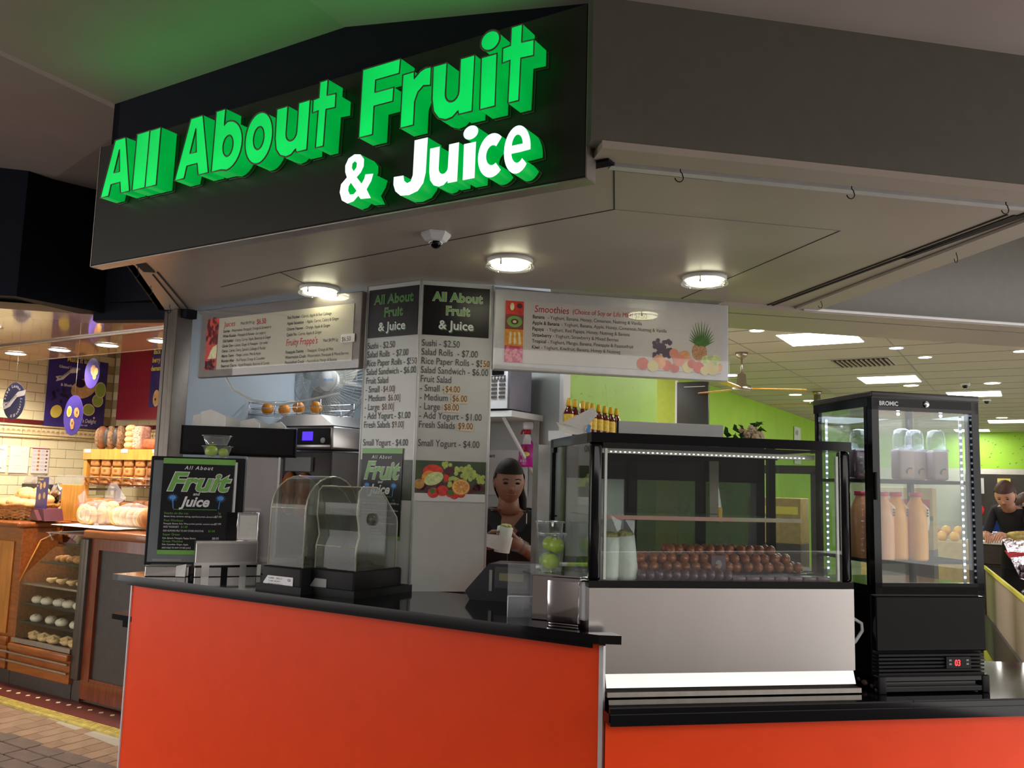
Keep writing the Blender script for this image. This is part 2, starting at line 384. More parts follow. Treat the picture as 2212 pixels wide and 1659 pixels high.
for r in range(7):
    for i in range(12): pv(pd0, -4.3+i*.235+(r % 2)*.117, -.225-r*.118)
# inner threshold: dark red step with cream diamonds, yellow worn edge
st = W('trim_1', sheet([('B', -6, .345), ('B', -1.3, .345), ('B', -1.3, .62), ('B', -6, .62)], -.05, .0), M['terra'])
for i in range(18):
    u = -4.0+i*.112
    mb = MB(); d = .018; mb.prism([tuple(G('B', u+a, .475+.012*0+(u+4)*.045+b)[:2]) for a, b in ((-d, 0), (0, -d), (d, 0), (0, d))], 0, .002)
    o = mb.obj('diamond_tile', M['crumb'], st)
ye = W('trim_2', sheet([('B', -6, .262), ('B', -1.3, .262), ('B', -1.3, .345), ('B', -6, .345)], -.03, .012), M['brass'])
for k in range(4):
    mb = MB(); a = .272+k*.019; mb.prism([tuple(G('B', *q)[:2]) for q in ((-6, a), (-1.3, a), (-1.3, a+.009), (-6, a+.009))], .012, .016); mb.obj('tread_rib', M['brass'], ye)
W('floor', sheet([('B', -7, .62), ('B', -.5, .0), ('A', .2, -.3), ('A', 12, -.3), ('B', 9, 18), ('B', -1.3, 18), ('B', -7, 3.5)], -.1, -.001), M['floor_in'])
W('floor', sheet([('B', -1.3, .262), ('B', -1.3, -2.0), ('A', 8, -2.0), ('A', 8, -.3), ('A', .2, -.3), ('B', -.5, .0), ('B', -1.3, .2)], -.11, -.0215), M['joint'])

# kiosk soffit with recessed joints
sof = [('A', .331, -1.66), ('A', 1.93, -1.66), ('A', 1.90, .0), ('A', .0, .0), ('B', -1.70, .0), ('A', -1.37, 1.16), ('A', -1.292, .12), ('B', -1.02, -.80), ('B', -.86, -.99), ('B', 1.33, -.99)]
cs = W('ceiling', sheet(sof, ZS, ZS+.05), M['soffit'])
def seam(p, q, w=.004, z=ZS, m='seam', name='joint_line'):
    P, Q = G(*p), G(*q); d = (Q-P).normalized(); n = Vector((-d.y, d.x, 0))*w/2
    mb = MB(); mb.prism([tuple((P+n)[:2]), tuple((P-n)[:2]), tuple((Q-n)[:2]), tuple((Q+n)[:2])], z-.0015, z+.001); return mb.obj(name, M[m], cs)
seam(('B', -1.0, -.30), ('A', -.632, .046)); seam(('A', -.632, .046), ('A', .536, -1.202)); seam(('A', .536, -1.202), ('A', .408, -1.60))
seam(('A', .536, -1.202), ('A', 1.367, -1.193), .003, m='greyp'); seam(('A', 1.367, -1.193), ('A', 1.259, .0)); seam(('A', -.632, .046), ('B', -.60, -.02), .003)
# roller-shutter guide slots in the soffit
def slot(p, q, w, name, m='seam', drop=.004):
    P, Q = G(*p), G(*q); d = (Q-P).normalized(); n = Vector((-d.y, d.x, 0))*w/2
    mb = MB(); mb.prism([tuple((P+n)[:2]), tuple((P-n)[:2]), tuple((Q-n)[:2]), tuple((Q+n)[:2])], ZS-drop, ZS+.002); return mb.obj(name, M[m], cs)
slot(('A', .40, -1.585), ('A', 1.80, -1.585), .030, 'guide_channel', 'alu_white', .012); slot(('A', .42, -1.560), ('A', .76, -1.560), .026, 'guide_slot')
slot(('A', .76, -1.562), ('A', 1.78, -1.562), .006, 'guide_slot'); slot(('A', 1.805, -1.50), ('A', 1.735, .04), .012, 'guide_slot'); slot(('A', 1.83, -1.55), ('A', 1.79, -.95), .030, 'guide_slot')
slot(('A', 1.775, -1.50), ('A', 1.71, .04), .006, 'guide_slot'); slot(('B', -1.08, -.62), ('B', -1.66, -.02), .006, 'guide_slot'); slot(('B', -1.02, -.64), ('B', -1.60, -.02), .008, 'guide_slot')
slot(('B', -.93, -.80), ('B', -1.05, -.66), .05, 'guide_slot')

# fascias
fa = MB(); fa.box(.30, 1.98, -1.74, -1.69, ZS-.002, 3.2); S('trim_3', 'A', fa, M['fascia_grey'])
fa = MB(); fa.box(.33, 1.98, -1.745, -1.655, ZS-.022, ZS-.001); fa.box(1.86, 1.98, -1.70, .06, ZS-.012, ZS-.001); S('trim_4', 'A', fa, M['soffit'])
fa = MB(); fa.box(1.93, 1.98, -1.70, .1, ZS, 3.2); S('trim_5', 'A', fa, M['fascia_grey'])
fb = MB(); fb.box(-.886, 1.40, -1.00, -.96, ZS-.03, 3.2); S('trim_6', 'B', fb, M['fascia_navy'])
W('trim_7', sheet([('B', -.886, -1.0), ('B', -.846, -1.0), ('B', -1.0, -.80), ('A', -1.262, .12), ('A', -1.34, 1.18), ('A', -1.38, 1.18), ('A', -1.30, .12), ('B', -1.04, -.80)], ZS, 3.3), M['fascia_navy'])
# shop wall above the openings, right of the kiosk, and the bulkhead behind it
wa = MB(); wa.box(-.0, 7.5, .06, .12, ZS+.0, 3.3); S('wall_right', 'A', wa, M['fascia_grey'])
wb = MB(); wb.box(1.48, 7.5, -.0, .13, 2.40+.043, ZS); wb.box(1.48, 7.5, .15, .52, 2.443, 2.95); S('trim_8', 'A', wb, M['soffit'])
wb = MB(); wb.box(1.45, 7.5, .13, .15, 2.446, 2.47); S('trim_9', 'A', wb, M['seam'])
wb = MB(); wb.box(1.9, 7.5, -.012, 0, ZS-.018, ZS-.006); S('trim_10', 'A', wb, M['alu_white'])
wb = MB(); wb.box(1.9, 7.5, .05, .06, ZS+.0, ZS+.012); S('trim_11', 'A', wb, M['alu_white'])

# arcade ceiling: several facets
C_ = []
top = [('B', -.886, -1.0, 3.092), ('B', .40, -1.0, 3.092), ('B', 1.345, -1.0, 2.912), ('A', .33, -1.70, 2.873), ('A', 2.1, -1.70, 2.87), ('A', 9, -1.70, 2.87)]
out = [('B', -.886, -6.4, 3.30), ('B', .40, -6.2, 3.28), ('B', 1.5, -4.6, 3.0), ('A', .2, -4.9, 2.95), ('A', 2.1, -4.9, 2.95), ('A', 9, -4.9, 2.95)]
mb = MB(); vs = [tuple(G(*p)) for p in top]+[tuple(G(*p)) for p in out]; n = len(top)
mb.add(vs, [(i, i+1, n+i+1, n+i) for i in range(n-1)], 0, False)
W('ceiling', mb, M['ceil'])
mb = MB(); vs = [tuple(G(*p)) for p in (('B', -.886, -1.0, 3.092), ('A', -1.30, .12, 3.14), ('A', -1.38, 1.18, 3.18), ('B', -9, 1.2, 3.18), ('B', -9, -6.4, 3.30), ('B', -.886, -6.4, 3.30))]
mb.add(vs, [(0, 1, 2, 3, 4, 5)]); W('ceiling', mb, M['ceil'])
mb = MB(); mb.prism([tuple(G(*p)[:2]) for p in (('A', 1.9, -1.68), ('A', 9, -1.68), ('A', 9, .08), ('A', 1.9, .08))], 3.19, 3.24); W('ceiling', mb, M['ceil'])

# bakery: outer fascia, soffit, pillar
W('trim_12', sheet([('A', -2.05, 1.005), ('A', -9, 1.02), ('A', -9, 1.08), ('A', -2.08, 1.07), ('A', -1.86, 1.42), ('A', -1.66, 1.40)], ZS-.005, 3.25), M['fascia_navy'])
W('ceiling', sheet([('B', -1.62, .065), ('B', -1.86, .065), ('B', -2.27, -.08), ('A', -9, 1.09), ('B', -9, .90), ('B', -1.62, .90)], ZS, ZS+.04), mat('bakery_soffit', (0.62, 0.42, 0.24), 0.10, var=.05, scale=3, spec=.8, coat=.5))
tr = MB(); tr.box(-9, -1.80, .33, .352, ZS-.012, ZS-.001, 0); tr.box(-9, -1.80, .353, .385, ZS-.006, ZS-.001, 1); S('trim_13', 'B', tr, [M['alu'], M['seam']])
W('ceiling', sheet([('B', -1.62, .92), ('B', -9, .92), ('B', -9, 2.0), ('B', -1.62, 2.0)], 2.95, 2.99), M['cream'])
tr = MB(); tr.box(-9, -1.62, .90, .93, ZS, 2.97); S('trim_14', 'B', tr, M['cream'])
pi_ = MB(); pi_.bbox(-1.805, -1.775, -.015, .06, 0, ZS, .004); pi_.box(-1.775, -1.765, -.005, .05, 0, ZS, 1); pi_.bbox(-1.765, -1.705, -.02, .06, 0, ZS, .004); pi_.bbox(-1.705, -1.665, -.035, .07, 0, ZS, .004)
S('trim_15', 'B', pi_, [mat('dull_bronze_frame', (.15, .125, .105), .4, metal=.5, var=.08), M['seam']])
pw = MB(); pw.box(-1.76, -1.68, .06, 2.3, 0, ZS); S('wall_partition', 'B', pw, M['wall_kitchen'])

# bakery walls with separate tiles
TU, TV, TH = -4.985, 1.815, .080
bwl = MB(); bwl.box(TU-.1, TU-.008, -.9, TV+.1, 0, 3.0); bw = S('wall_left', 'B', bwl, M['grout'])
bwb = MB(); bwb.box(TU-.1, -1.76, TV+.008, TV+.1, 0, 3.0); bk = S('wall_back', 'B', bwb, M['grout'])
def one(L, H, name='wall_tile', m='tile'):
    mb = MB(); mb.bbox(-L/2, L/2, 0, .008, -H/2, H/2, r=.002, seg=1); o = mb.obj(name, M[m]); me = o.data; bpy.data.objects.remove(o); return me
t_full = one(.1570, TH-.003)
def put(me, name, par, x, y, z, rz):
    o = bpy.data.objects.new(name, me); COL.objects.link(o); o.parent = par; o.location = (x, y, z); o.rotation_euler = (0, 0, rz)
rows = [z for z in [1.838-.013-TH*(i+.5) for i in range(10)] if z > 1.1]+[1.984+TH*(i+.5) for i in range(9)]
for j, z in enumerate(rows):
    off = .080 if j % 2 else 0
    for i in range(8):
        v = TV-.080-i*.1605-off
        if v > .55: put(t_full, 'wall_tile', bw, TU, v, z, pi/2)
    for i in range(11):
        u = TU+.09+i*.1605+off
        if u < -3.50: put(t_full, 'wall_tile', bk, u, TV, z, 0)
# dado: dark red tiles, patterned frieze, rolled moulding
dr = one(.157, .034, 'dado_tile', 'dadored'); fz = one(.157, .062, 'frieze_tile', 'crumb')
for i in range(9):
    if TV-.08-i*.1605 > .5: put(dr, 'dado_tile', bw, TU, TV-.08-i*.1605, 1.965, pi/2); put(fz, 'frieze_tile', bw, TU, TV-.08-i*.1605, 1.890, pi/2)
    put(dr, 'dado_tile', bk, TU+.08+i*.1605, TV, 1.965, 0); put(fz, 'frieze_tile', bk, TU+.08+i*.1605, TV, 1.890, 0)
mo = MB(); mo.tube([(TU+.004, .3, 1.838), (TU+.004, TV, 1.838)], .013, 8); mo.tube([(TU+.004, .3, 1.934), (TU+.004, TV, 1.934)], .009, 8); mo.obj('moulding', M['crumb'], bw)
mo = MB(); mo.tube([(TU, TV-.004, 1.838), (-2, TV-.004, 1.838)], .013, 8); mo.tube([(TU, TV-.004, 1.934), (-2, TV-.004, 1.934)], .009, 8); mo.obj('moulding', M['crumb'], bk)
pat = MB()
for i in range(26):
    for k in range(5):
        a = radians(30+k*30); r = .019
        pat.add([(TU+.0095, 1.79-i*.043+r*.25*cos(a), 1.875+r*.25*sin(a)), (TU+.0095, 1.79-i*.043+r*cos(a)-.003, 1.875+r*1.3*sin(a)), (TU+.0095, 1.79-i*.043+r*cos(a)+.003, 1.875+r*1.3*sin(a))], [(0, 1, 2)])
pat.obj('frieze_pattern', M['inkbrown'], bw)
pat = MB()
for i in range(30):
    for k in range(5):
        a = radians(30+k*30); r = .019
        pat.add([(TU+.03+i*.043+r*.25*cos(a), TV-.0015, 1.875+r*.25*sin(a)), (TU+.03+i*.043+r*cos(a)-.003, TV-.0015, 1.875+r*1.3*sin(a)), (TU+.03+i*.043+r*cos(a)+.003, TV-.0015, 1.875+r*1.3*sin(a))], [(0, 1, 2)])
pat.obj('frieze_pattern', M['inkbrown'], bk)

# kitchen behind the kiosk
kb = MB(); kb.box(-1.70, -.9, 1.80, 1.86, 0, ZS); S('wall_kitchen_back', 'B', kb, M['wall_kitchen'])
kb = MB(); kb.box(-.9, -.07, 1.50, 1.56, 0, ZS); kb.box(-.93, -.9, 1.5, 1.86, 0, ZS); S('wall_kitchen_right', 'B', kb, M['wall_kitchen_grey'])
W('ceiling', sheet([('B', -1.70, .0), ('A', 0, .0), ('A', 1.45, .14), ('A', 1.45, .5), ('B', -.07, 1.56), ('B', -.07, 1.86), ('B', -1.70, 1.86)], ZS+.001, ZS+.05), M['wall_kitchen'])
kb = MB(); kb.box(-.07, -.045, 1.49, 1.58, 0, 2.85); S('trim_16', 'B', kb, M['white'])
# supermarket shell, laid out square with frame B
g = MB(); g.box(-.13, -.07, 1.56, 3.06, 0, 2.85); gn = S('wall_side', 'B', g, M['lime'])
g = MB(); g.box(-1.15, -1.05, 5.3, 16.7, 0, 2.85); gf = S('wall_far_side', 'B', g, M['lime'])
g = MB(); g.box(-1.5, -.745, 5.3, 5.36, 0, 2.85); g.box(-.75, -.735, 5.29, 5.37, 0, 2.85); S('wall_return', 'B', g, M['olive'])
g = MB(); g.box(-1.15, 12, 16.7, 16.8, 2.12, 2.85, 0); g.box(-1.15, 12, 16.7, 16.8, 0, 2.12, 1); gw = S('wall_far', 'B', g, [M['lime'], M['cream']])
W('ceiling', sheet([('A', 1.4, .5), ('A', 14, .5), ('B', 12, 16.75), ('B', -1.1, 16.75), ('B', -1.1, 3.0), ('B', -.1, 1.6)], 2.85, 2.9), mat('supermarket_ceiling', (0.50, 0.44, 0.36), 0.6, var=.03, scale=2))
# ceiling grid lines and water-drop specks on the green walls
cg = [o for o in COL.objects if o.name.startswith('ceiling')][-1]
for u in [-1.05+1.2*i for i in range(8)]:
    mb = MB(); a = G('B', u, 3.0 if u < 0 else .6+max(0, 0)); mb.prism([tuple(G('B', u-.004, 2.2 if u < .5 else .9)[:2]), tuple(G('B', u+.004, 2.2 if u < .5 else .9)[:2]), tuple(G('B', u+.004, 16.6)[:2]), tuple(G('B', u-.004, 16.6)[:2])], 2.847, 2.851); mb.obj('grid_bar', M['greyp'], cg)
for k in range(24):
    v = 2.6+.61*k; mb = MB(); mb.prism([tuple(G('B', q, r)[:2]) for q, r in ((-1.05, v-.004), (8, v-.004), (8, v+.004), (-1.05, v+.004))], 2.847, 2.851); mb.obj('grid_bar', M['greyp'], cg)
for par, u0, va, vb, n in ((gn, -.07, 1.6, 3.05, 170), (gf, -1.05, 5.4, 13.0, 320)):
    mb = MB()
    for k in range(n):
        v = random.uniform(va, vb); z = random.uniform(1.6, 2.82); r = random.uniform(.006, .016)*(1 if va < 2 else 1.5); t0 = random.uniform(-1, 1)
        pts = []
        for q in range(5): a = t0+q*.5; pts.append((v+r*cos(a), z+r*1.3*sin(a)))
        inner = [(v+r*.75*cos(t0+q*.5), z+r*.95*sin(t0+q*.5)) for q in range(5)][::-1]
        mb.add([(u0+.002, a, b) for a, b in pts+inner], [tuple(range(10))])
    o = mb.obj('drop_print', M['olive'] if True else None, par); o['kind'] = 'stuff'
mb = MB()
for k in range(160):
    u = random.uniform(1.2, 5.0); z = random.uniform(2.15, 2.8); r = random.uniform(.01, .03); mb.poly([(u-r, z), (u-r*.2, z-r*.5), (u+r*.6, z+r), (u, z+r*.4)], 16.695)
o = mb.obj('drop_print', M['greendk'], gw); o['kind'] = 'stuff'
# street side: unseen dark walls added to shape the light, open to the right
mb = MB(); mb.box(-3.3, -3.1, -12.9, 1.2, 0, 6.5); W('wall_light_blocker_left', mb, mat('light_blocker_dark', (0.10, 0.08, 0.07), .6))  # added out of view to hold back sky light from the left
mb = MB(); mb.box(-6.5, 16, -13.2, -13.0, 0, 4.6); W('wall_dark_reflection_rear', mb, mat('reflection_blocker_dark', (0.06, 0.055, 0.05), .6))  # added out of view so glossy blacks mirror something dark
mb = MB(); mb.box(-6.5, 16, -14, -1, -.14, -.1); W('floor', mb, mat('street_paving', (0.16, 0.14, 0.13), .8))

W('trim_17', sheet([('B', -2.24, -.165), ('B', -1.80, -.01), ('B', -1.62, -.01), ('B', -1.62, .06), ('B', -1.9, .06), ('B', -2.30, -.10)], 2.42, 3.25), M['fascia_navy'])
W('trim_18', sheet([('B', -2.26, -.16), ('B', -1.60, -.05), ('B', -1.60, .9), ('B', -9, .9), ('A', -9, 1.06)], 2.52, 3.25), M['fascia_navy'])

# =================================================================== THE SHOP SIGN
sg = thing('shop_sign', 'B', 0, -1.055, 2.38, 'dark shop sign board over the counter with glowing green and white raised letters', 'sign')
mb = MB(); mb.bbox(-.870, 1.358, 0, .052, 0, .50, r=.004, m=0, seg=1); mb.obj('board', M['signface'], sg)
mb = MB(); mb.box(1.358, 1.362, .0, .055, -.002, .502); mb.box(-.874, -.870, .0, .055, -.002, .502); mb.box(-.874, 1.362, .004, .055, -.004, -.0); mb.obj('edge_strip', M['alu'], sg)
GW = [('A', -.713, -.53), ('l', -.515, -.434), ('l', -.437, -.369), ('A', -.267, -.084), ('b', -.069, .081), ('o', .095, .228), ('u', .241, .394), ('t', .407, .506),
      ('F', .611, .765), ('r', .774, .883), ('u', .89, 1.038), ('i', 1.054, 1.122), ('t', 1.132, 1.234)]
def arc(cx, cy, rx, ry, a0, a1, n=14):
    return [(cx+rx*cos(radians(a0+(a1-a0)*k/n)), cy+ry*sin(radians(a0+(a1-a0)*k/n))) for k in range(n+1)]
GL = {
 'A': [[(0, 0), (.36, 1), (.72, 1), (1, 0), (.70, 0), (.645, .20), (.345, .20), (.29, 0)], [(.41, .40), (.60, .40), (.54, .80)]],
 'l': [[(0, 0), (.04, 1), (1, 1), (.96, 0)]],
 'b': [[(0, 0), (.03, 1), (.36, 1), (.35, .73)]+arc(.48, .375, .52, .405, 95, -85)+[(.33, .0)], arc(.52, .37, .17, .17, 0, 345, 20)],
 'o': [arc(.5, .37, .5, .41, 0, 350, 30), arc(.5, .37, .19, .18, 0, 345, 20)],
 'u': [[(0, .76), (.34, .76), (.33, .34)]+arc(.49, .32, .16, .12, 180, 360, 8)+[(.65, .34), (.66, .76), (1, .76), (.98, 0), (.66, 0), (.65, .05), (.52, -.02), (.36, -.035), (.18, .01), (.05, .12), (0, .30)]],
 't': [[(.22, 0), (.25, .56), (0, .55), (.0, .75), (.25, .76), (.26, 1), (.62, 1), (.61, .76), (1, .75), (1, .54), (.60, .55), (.57, 0)]],
 'F': [[(0, 0), (.02, 1), (1, 1), (.98, .79), (.38, .79), (.375, .61), (.86, .61), (.85, .41), (.37, .41), (.365, 0)]],
 'r': [[(0, 0), (.02, .76), (.42, .76), (.43, .66), (.62, .74), (.80, .77), (1, .76), (1, .50), (.76, .52), (.58, .45), (.48, .33), (.47, 0)]],
 'i': [[(.10, 0), (.10, .70), (.88, .70), (.86, 0)], arc(.52, .90, .48, .135, 0, 350, 24)],
 'J': [[(.60, 1), (1, 1), (.98, .30), (.92, .10), (.76, -.04), (.5, -.09), (.24, -.07), (.07, .04), (0, .18), (.0, .34), (.30, .33), (.33, .22), (.42, .16), (.53, .18), (.59, .30)]],
 'c': [arc(.58, .37, .58, .42, 48, 312, 24)+arc(.60, .37, .26, .19, 305, 55, 16)],
 'e': [arc(.5, .38, .50, .45, -6, 318, 28)+arc(.52, .36, .24, .23, 316, 190, 10)+[(.60, .32)], arc(.5, .44, .21, .22, 8, 172, 14)],
 '&': [[(.96, .0), (.66, .02), (.58, .10), (.44, .0), (.26, -.02), (.08, .07), (0, .25), (.03, .42), (.20, .54), (.14, .66), (.13, .80), (.22, .94), (.40, 1.0), (.58, .97), (.70, .85), (.70, .70), (.62, .58), (.50, .50), (.66, .34), (.74, .44), (.76, .52), (1.0, .50), (.95, .36), (.82, .20)],
        [(.40, .64), (.48, .71), (.49, .80), (.42, .85), (.35, .81), (.34, .72)], [(.33, .41), (.52, .21), (.43, .15), (.32, .16), (.26, .25), (.27, .34)]],
}
def glyph(ch, w_, h_, extrude=0.0, outline=0.0, x0=0.0, y0=0.0):
    cu = bpy.data.curves.new('gl', 'CURVE'); cu.dimensions = '2D'; cu.fill_mode = 'BOTH'; cu.extrude = extrude
    if outline: cu.fill_mode = 'NONE'; cu.bevel_depth = outline; cu.bevel_resolution = 0; cu.dimensions = '3D'
    for lp in GL[ch]:
        sp = cu.splines.new('POLY'); sp.points.add(len(lp)-1); sp.use_cyclic_u = True
        for q, (a, b) in zip(sp.points, lp): q.co = (a*w_, b*h_, 0, 1)
    o = bpy.data.objects.new('gl', cu); COL.objects.link(o); dg = bpy.context.evaluated_depsgraph_get(); dg.update()
    me = bpy.data.meshes.new_from_object(o.evaluated_get(dg)); bpy.data.objects.remove(o); bpy.data.curves.remove(cu)
    for q in me.vertices: X, Y, Z = q.co; q.co = (X, y0-Z, Y)
    me.update(); me.materials.clear(); return me
def sign_letter(ch, u0, u1, z0, cap, face, side, trim):
    D = .068; w_ = u1-u0
    root = bpy.data.objects.new('letter', None); COL.objects.link(root); root.parent = sg; root.location = (u0, -.012, z0-2.38)
    f = glyph(ch, w_, cap, D/2, y0=-D/2); f.materials.append(face); f.materials.append(side)
    for p in f.polygons: p.material_index = 0 if all(f.vertices[i].co.y < -D*.9 for i in p.vertices) else 1
    o = bpy.data.objects.new('letter_face', f); COL.objects.link(o); o.parent = root
    if trim:
        t = glyph(ch, w_, cap, outline=.0032, y0=-D-.001); t.materials.append(M['letter_trim'])
        o = bpy.data.objects.new('letter_trim', t); COL.objects.link(o); o.parent = root
    b = glyph(ch, w_, cap, outline=.0018, y0=.009); b.materials.append(M['letter_trim'])
    for q in b.vertices: q.co.x += .003; q.co.z -= .002
    o = bpy.data.objects.new('back_edge', b); COL.objects.link(o); o.parent = root
    return root
for i, (ch, a, b) in enumerate(GW):
    zz = 2.615-(a+.71)*.0085
    sign_letter(ch, a, b, zz, .222, M['letter_green'], M['letter_side'], True)
for ch, a, b in (('&', .543, .677), ('J', .758, .88), ('u', .89, .993), ('i', 1.005, 1.058), ('c', 1.06, 1.14), ('e', 1.146, 1.231)):
    sign_letter(ch, a, b, 2.402, .152, M['letter_white'], M['letter_side'], False)

# =================================================================== SOFFIT FITTINGS
def disc_light(u, v, label):
    t = thing('ceiling_light', 'A', u, v, ZS, label, 'light', 'round ceiling lights in the soffit')
    mb = MB(); mb.lathe([(.095, 0), (.095, -.012), (.088, -.016), (.080, -.016)], n=36); mb.obj('base_ring', M['white'], t)
    mb = MB(); mb.lathe([(.0, -.030), (.070, -.030), (.077, -.026), (.077, -.017)], n=36, cap=False); mb.obj('diffuser', M['tube_w'], t)
    mb = MB(); mb.lathe([(.082, -.028), (.100, -.028), (.100, -.033), (.082, -.033), (.082, -.028)], n=40, cap=False); mb.obj('glass_rim', M['plastic_clear'], t)
    for k in range(3):
        a = 2.0+k*2*pi/3; mb = MB(); mb.tube([(.086*cos(a), .086*sin(a), -.004), (.086*cos(a), .086*sin(a), -.034)], .003, 8); mb.ball((.086*cos(a), .086*sin(a), -.036), .005, n=8, k=4); mb.obj('holding_pin', M['nickel'], t)
disc_light(-.466, .307-.0, 'round glowing ceiling light above the juices menu board')
disc_light(.323, -.468, 'round glowing ceiling light in front of the menu column')
disc_light(1.19, -.433, 'round glowing ceiling light above the smoothies menu board')
t = thing('security_camera', 'A', -.012, -.755, ZS, 'white dome security camera on the soffit under the shop sign', 'camera')
mb = MB(); mb.lathe([(.056, 0), (.056, -.008), (.040, -.030), (.030, -.034)], n=6, sx=1.0, sy=1.0, smooth=False); mb.obj('housing', M['whiteg'], t)
mb = MB(); mb.ball((0, -.004, -.036), .023, n=16, k=10); mb.obj('dome', M['black'], t)
mb = MB(); mb.lathe([(.026, -.030), (.026, -.038), (.023, -.040)], n=20, cap=False); mb.obj('dome_ring', M['whiteg'], t)
def hook(fr, u, v, lab, rz=0.0, s=1.0):
    t = thing('ceiling_hook', fr, u, v, ZS, lab, 'hook', 'wire hooks under the soffit edge', rz)
    mb = MB(); pts = [(0, 0, 0), (0, 0, -.018*s)]+[(.011*s*(1-cos(a)) - .0, 0, -.030*s-.014*s*sin(a)) for a in [radians(x) for x in range(-60, 200, 26)]]
    pts = [(0, 0, 0), (0, 0, -.016*s), (.006*s, 0, -.022*s)]+[(-.004*s+.013*s*cos(a), 0, -.034*s+.013*s*sin(a)) for a in [radians(x) for x in (40, 10, -20, -50, -80, -110, -140, -170)]]
    mb.tube(pts, .0016, 6); mb.obj('wire', M['blackmat'], t)
hook('A', .60, -1.62, 'black wire hook under the fascia, nearest the shop sign'); hook('A', 1.14, -1.62, 'black wire hook under the long fascia, middle of the front row')
hook('A', 1.665, -1.62, 'black wire hook under the fascia at the far right corner'); hook('A', 1.90, -1.10, 'black wire hook on the right edge of the soffit, in front of the grey panel', pi/2*.3, 1.1)
hook('A', 1.88, -.20, 'small black wire hook on the soffit edge nearest the supermarket ceiling', .3)
hook('B', -1.02, -.74, 'black wire hook just under the left corner of the shop sign', .2); hook('B', -1.30, -.47, 'black wire hook half way along the left edge of the soffit', .2); hook('B', -1.62, -.12, 'black wire hook at the pillar end of the soffit', .2)
t = thing('spotlight', 'B', -3.72, .02, ZS, 'square brown metal spotlight hanging under the bakery soffit', 'light')
mb = MB(); mb.prism([(-.11, .06), (-.07, -.07), (.07, -.09), (.13, .03)], -.045, -.040); mb.obj('hood', M['alu'], t)
mb = MB(); mb.bbox(-.07, .06, -.06, .03, -.04, 0, r=.004); mb.obj('mount_box', M['slate'], t)
mb = MB(); mb.prism([(-.03, .03), (-.02, -.02), (.10, -.03), (.11, .02)], -.050, -.0455); mb.obj('lamp_glass', M['panel_l'], t)

def downlight(u, v, z, lab, grp, r=.065, e=9.0, col=(1, .85, .68)):
    t = thing('downlight', 'B', u, v, z, lab, 'light', grp)
    mb = MB(); mb.lathe([(r*1.12, 0), (r*1.12, -.004), (r, -.005)], n=28); mb.obj('rim', M['white'], t)
    mb = MB(); mb.lathe([(0, -.007), (r*.93, -.0065)], n=28, cap=False); mb.obj('lamp', M['down_l'], t)
    if e:
        ld = bpy.data.lights.new('downlight_lamp', 'SPOT'); ld.energy = e; ld.color = col; ld.spot_size = radians(150); ld.spot_blend = .6; ld.shadow_soft_size = r
        lo = bpy.data.objects.new('lamp_glow', ld); COL.objects.link(lo); lo.parent = t; lo.location = (0, 0, -.02)
for u, v, l in ((-4.466, .614, 'bakery downlight farthest left, above the oval sign'), (-3.905, .635, 'bakery downlight second from the left, above the indigo poster'), (-3.317, .638, 'bakery downlight above the edge of the indigo poster, third from the left'), (-2.768, .667, 'bakery downlight beside the metal pillar')):
    downlight(u, v, ZS, l, 'bakery downlights', .075, 92.0)
for u, v, e, l in ((.479, 3.836, 10, 'supermarket downlight beside the smoothies board'), (1.357, 5.138, 10, 'supermarket downlight to the right of the nearest light panel'), (1.524, 5.788, 0, 'supermarket downlight lower right of the nearest light panel'),
                (-.534, 6.471, 0, 'supermarket downlight behind the ceiling fan by the smoothies board corner'), (-.336, 8.67, 0, 'supermarket downlight over the long green wall, nearer of two'), (-.335, 9.5, 0, 'small supermarket downlight just left of the drinks fridge top'),
                (1.151, 8.041, 0, 'supermarket downlight under the second light panel'), (1.992, 8.075, 10, 'supermarket downlight above the third light panel'), (1.946, 13.0, 0, 'far supermarket downlight near the end wall'), (2.303, 5.702, 10, 'supermarket downlight cut by the right edge of the picture')):
    downlight(u, v, 2.85, l, 'supermarket downlights', .06 if v < 6 else .085, e, (1, .93, .85))
for u, v, l in ((.56, 4.10, 'nearest square ceiling light panel, half hidden by the bulkhead'), (.70, 7.10, 'square ceiling light panel second from the front'), (1.45, 8.92, 'square ceiling light panel behind the drinks fridge top'), (1.72, 13.5, 'far long ceiling light panel over the right aisle'), (1.05, 16.0-.3, 'farthest ceiling light panel against the green end wall')):
    t = thing('ceiling_light_panel', 'B', u+.3, v+.3, 2.85, l, 'light', 'square light panels of the supermarket')
    mb = MB(); mb.box(-.305, .305, -.305, .305, -.004, 0); mb.obj('frame', M['white'], t)
    mb = MB(); mb.box(-.295, .295, -.295, .295, -.008, -.004); mb.obj('diffuser', M['panel_l'], t)
    ld = bpy.data.lights.new('panel_lamp', 'AREA'); ld.energy = 26; ld.size = .58; ld.color = (1, .97, .92)
    lo = bpy.data.objects.new('lamp_glow', ld); COL.objects.link(lo); lo.parent = t; lo.location = (0, 0, -.012)
t = thing('ceiling_vent', 'B', .95, 5.95, 2.85, 'white slatted air vent in the supermarket ceiling', 'vent')
mb = MB(); mb.box(-.28, .28, -.28, .28, -.004, 0); mb.obj('frame', M['cream'], t)
mb = MB(); mb.box(-.26, .26, -.26, .26, -.006, -.004); mb.obj('opening', M['seam'], t)
for k in range(12):
    mb = MB(); y = -.25+k*.044; mb.box(y, y+.016, -.26, .26, -.020, -.008); mb.obj('slat', M['tan'], t)
t = thing('ceiling_vent', 'B', -2.80, -.35, 3.19, 'dark diamond vent in the arcade ceiling at the left', 'vent')
mb = MB(); mb.box(-.11, .11, -.11, .11, -.01, .0); mb.obj('grille', M['seam'], t)
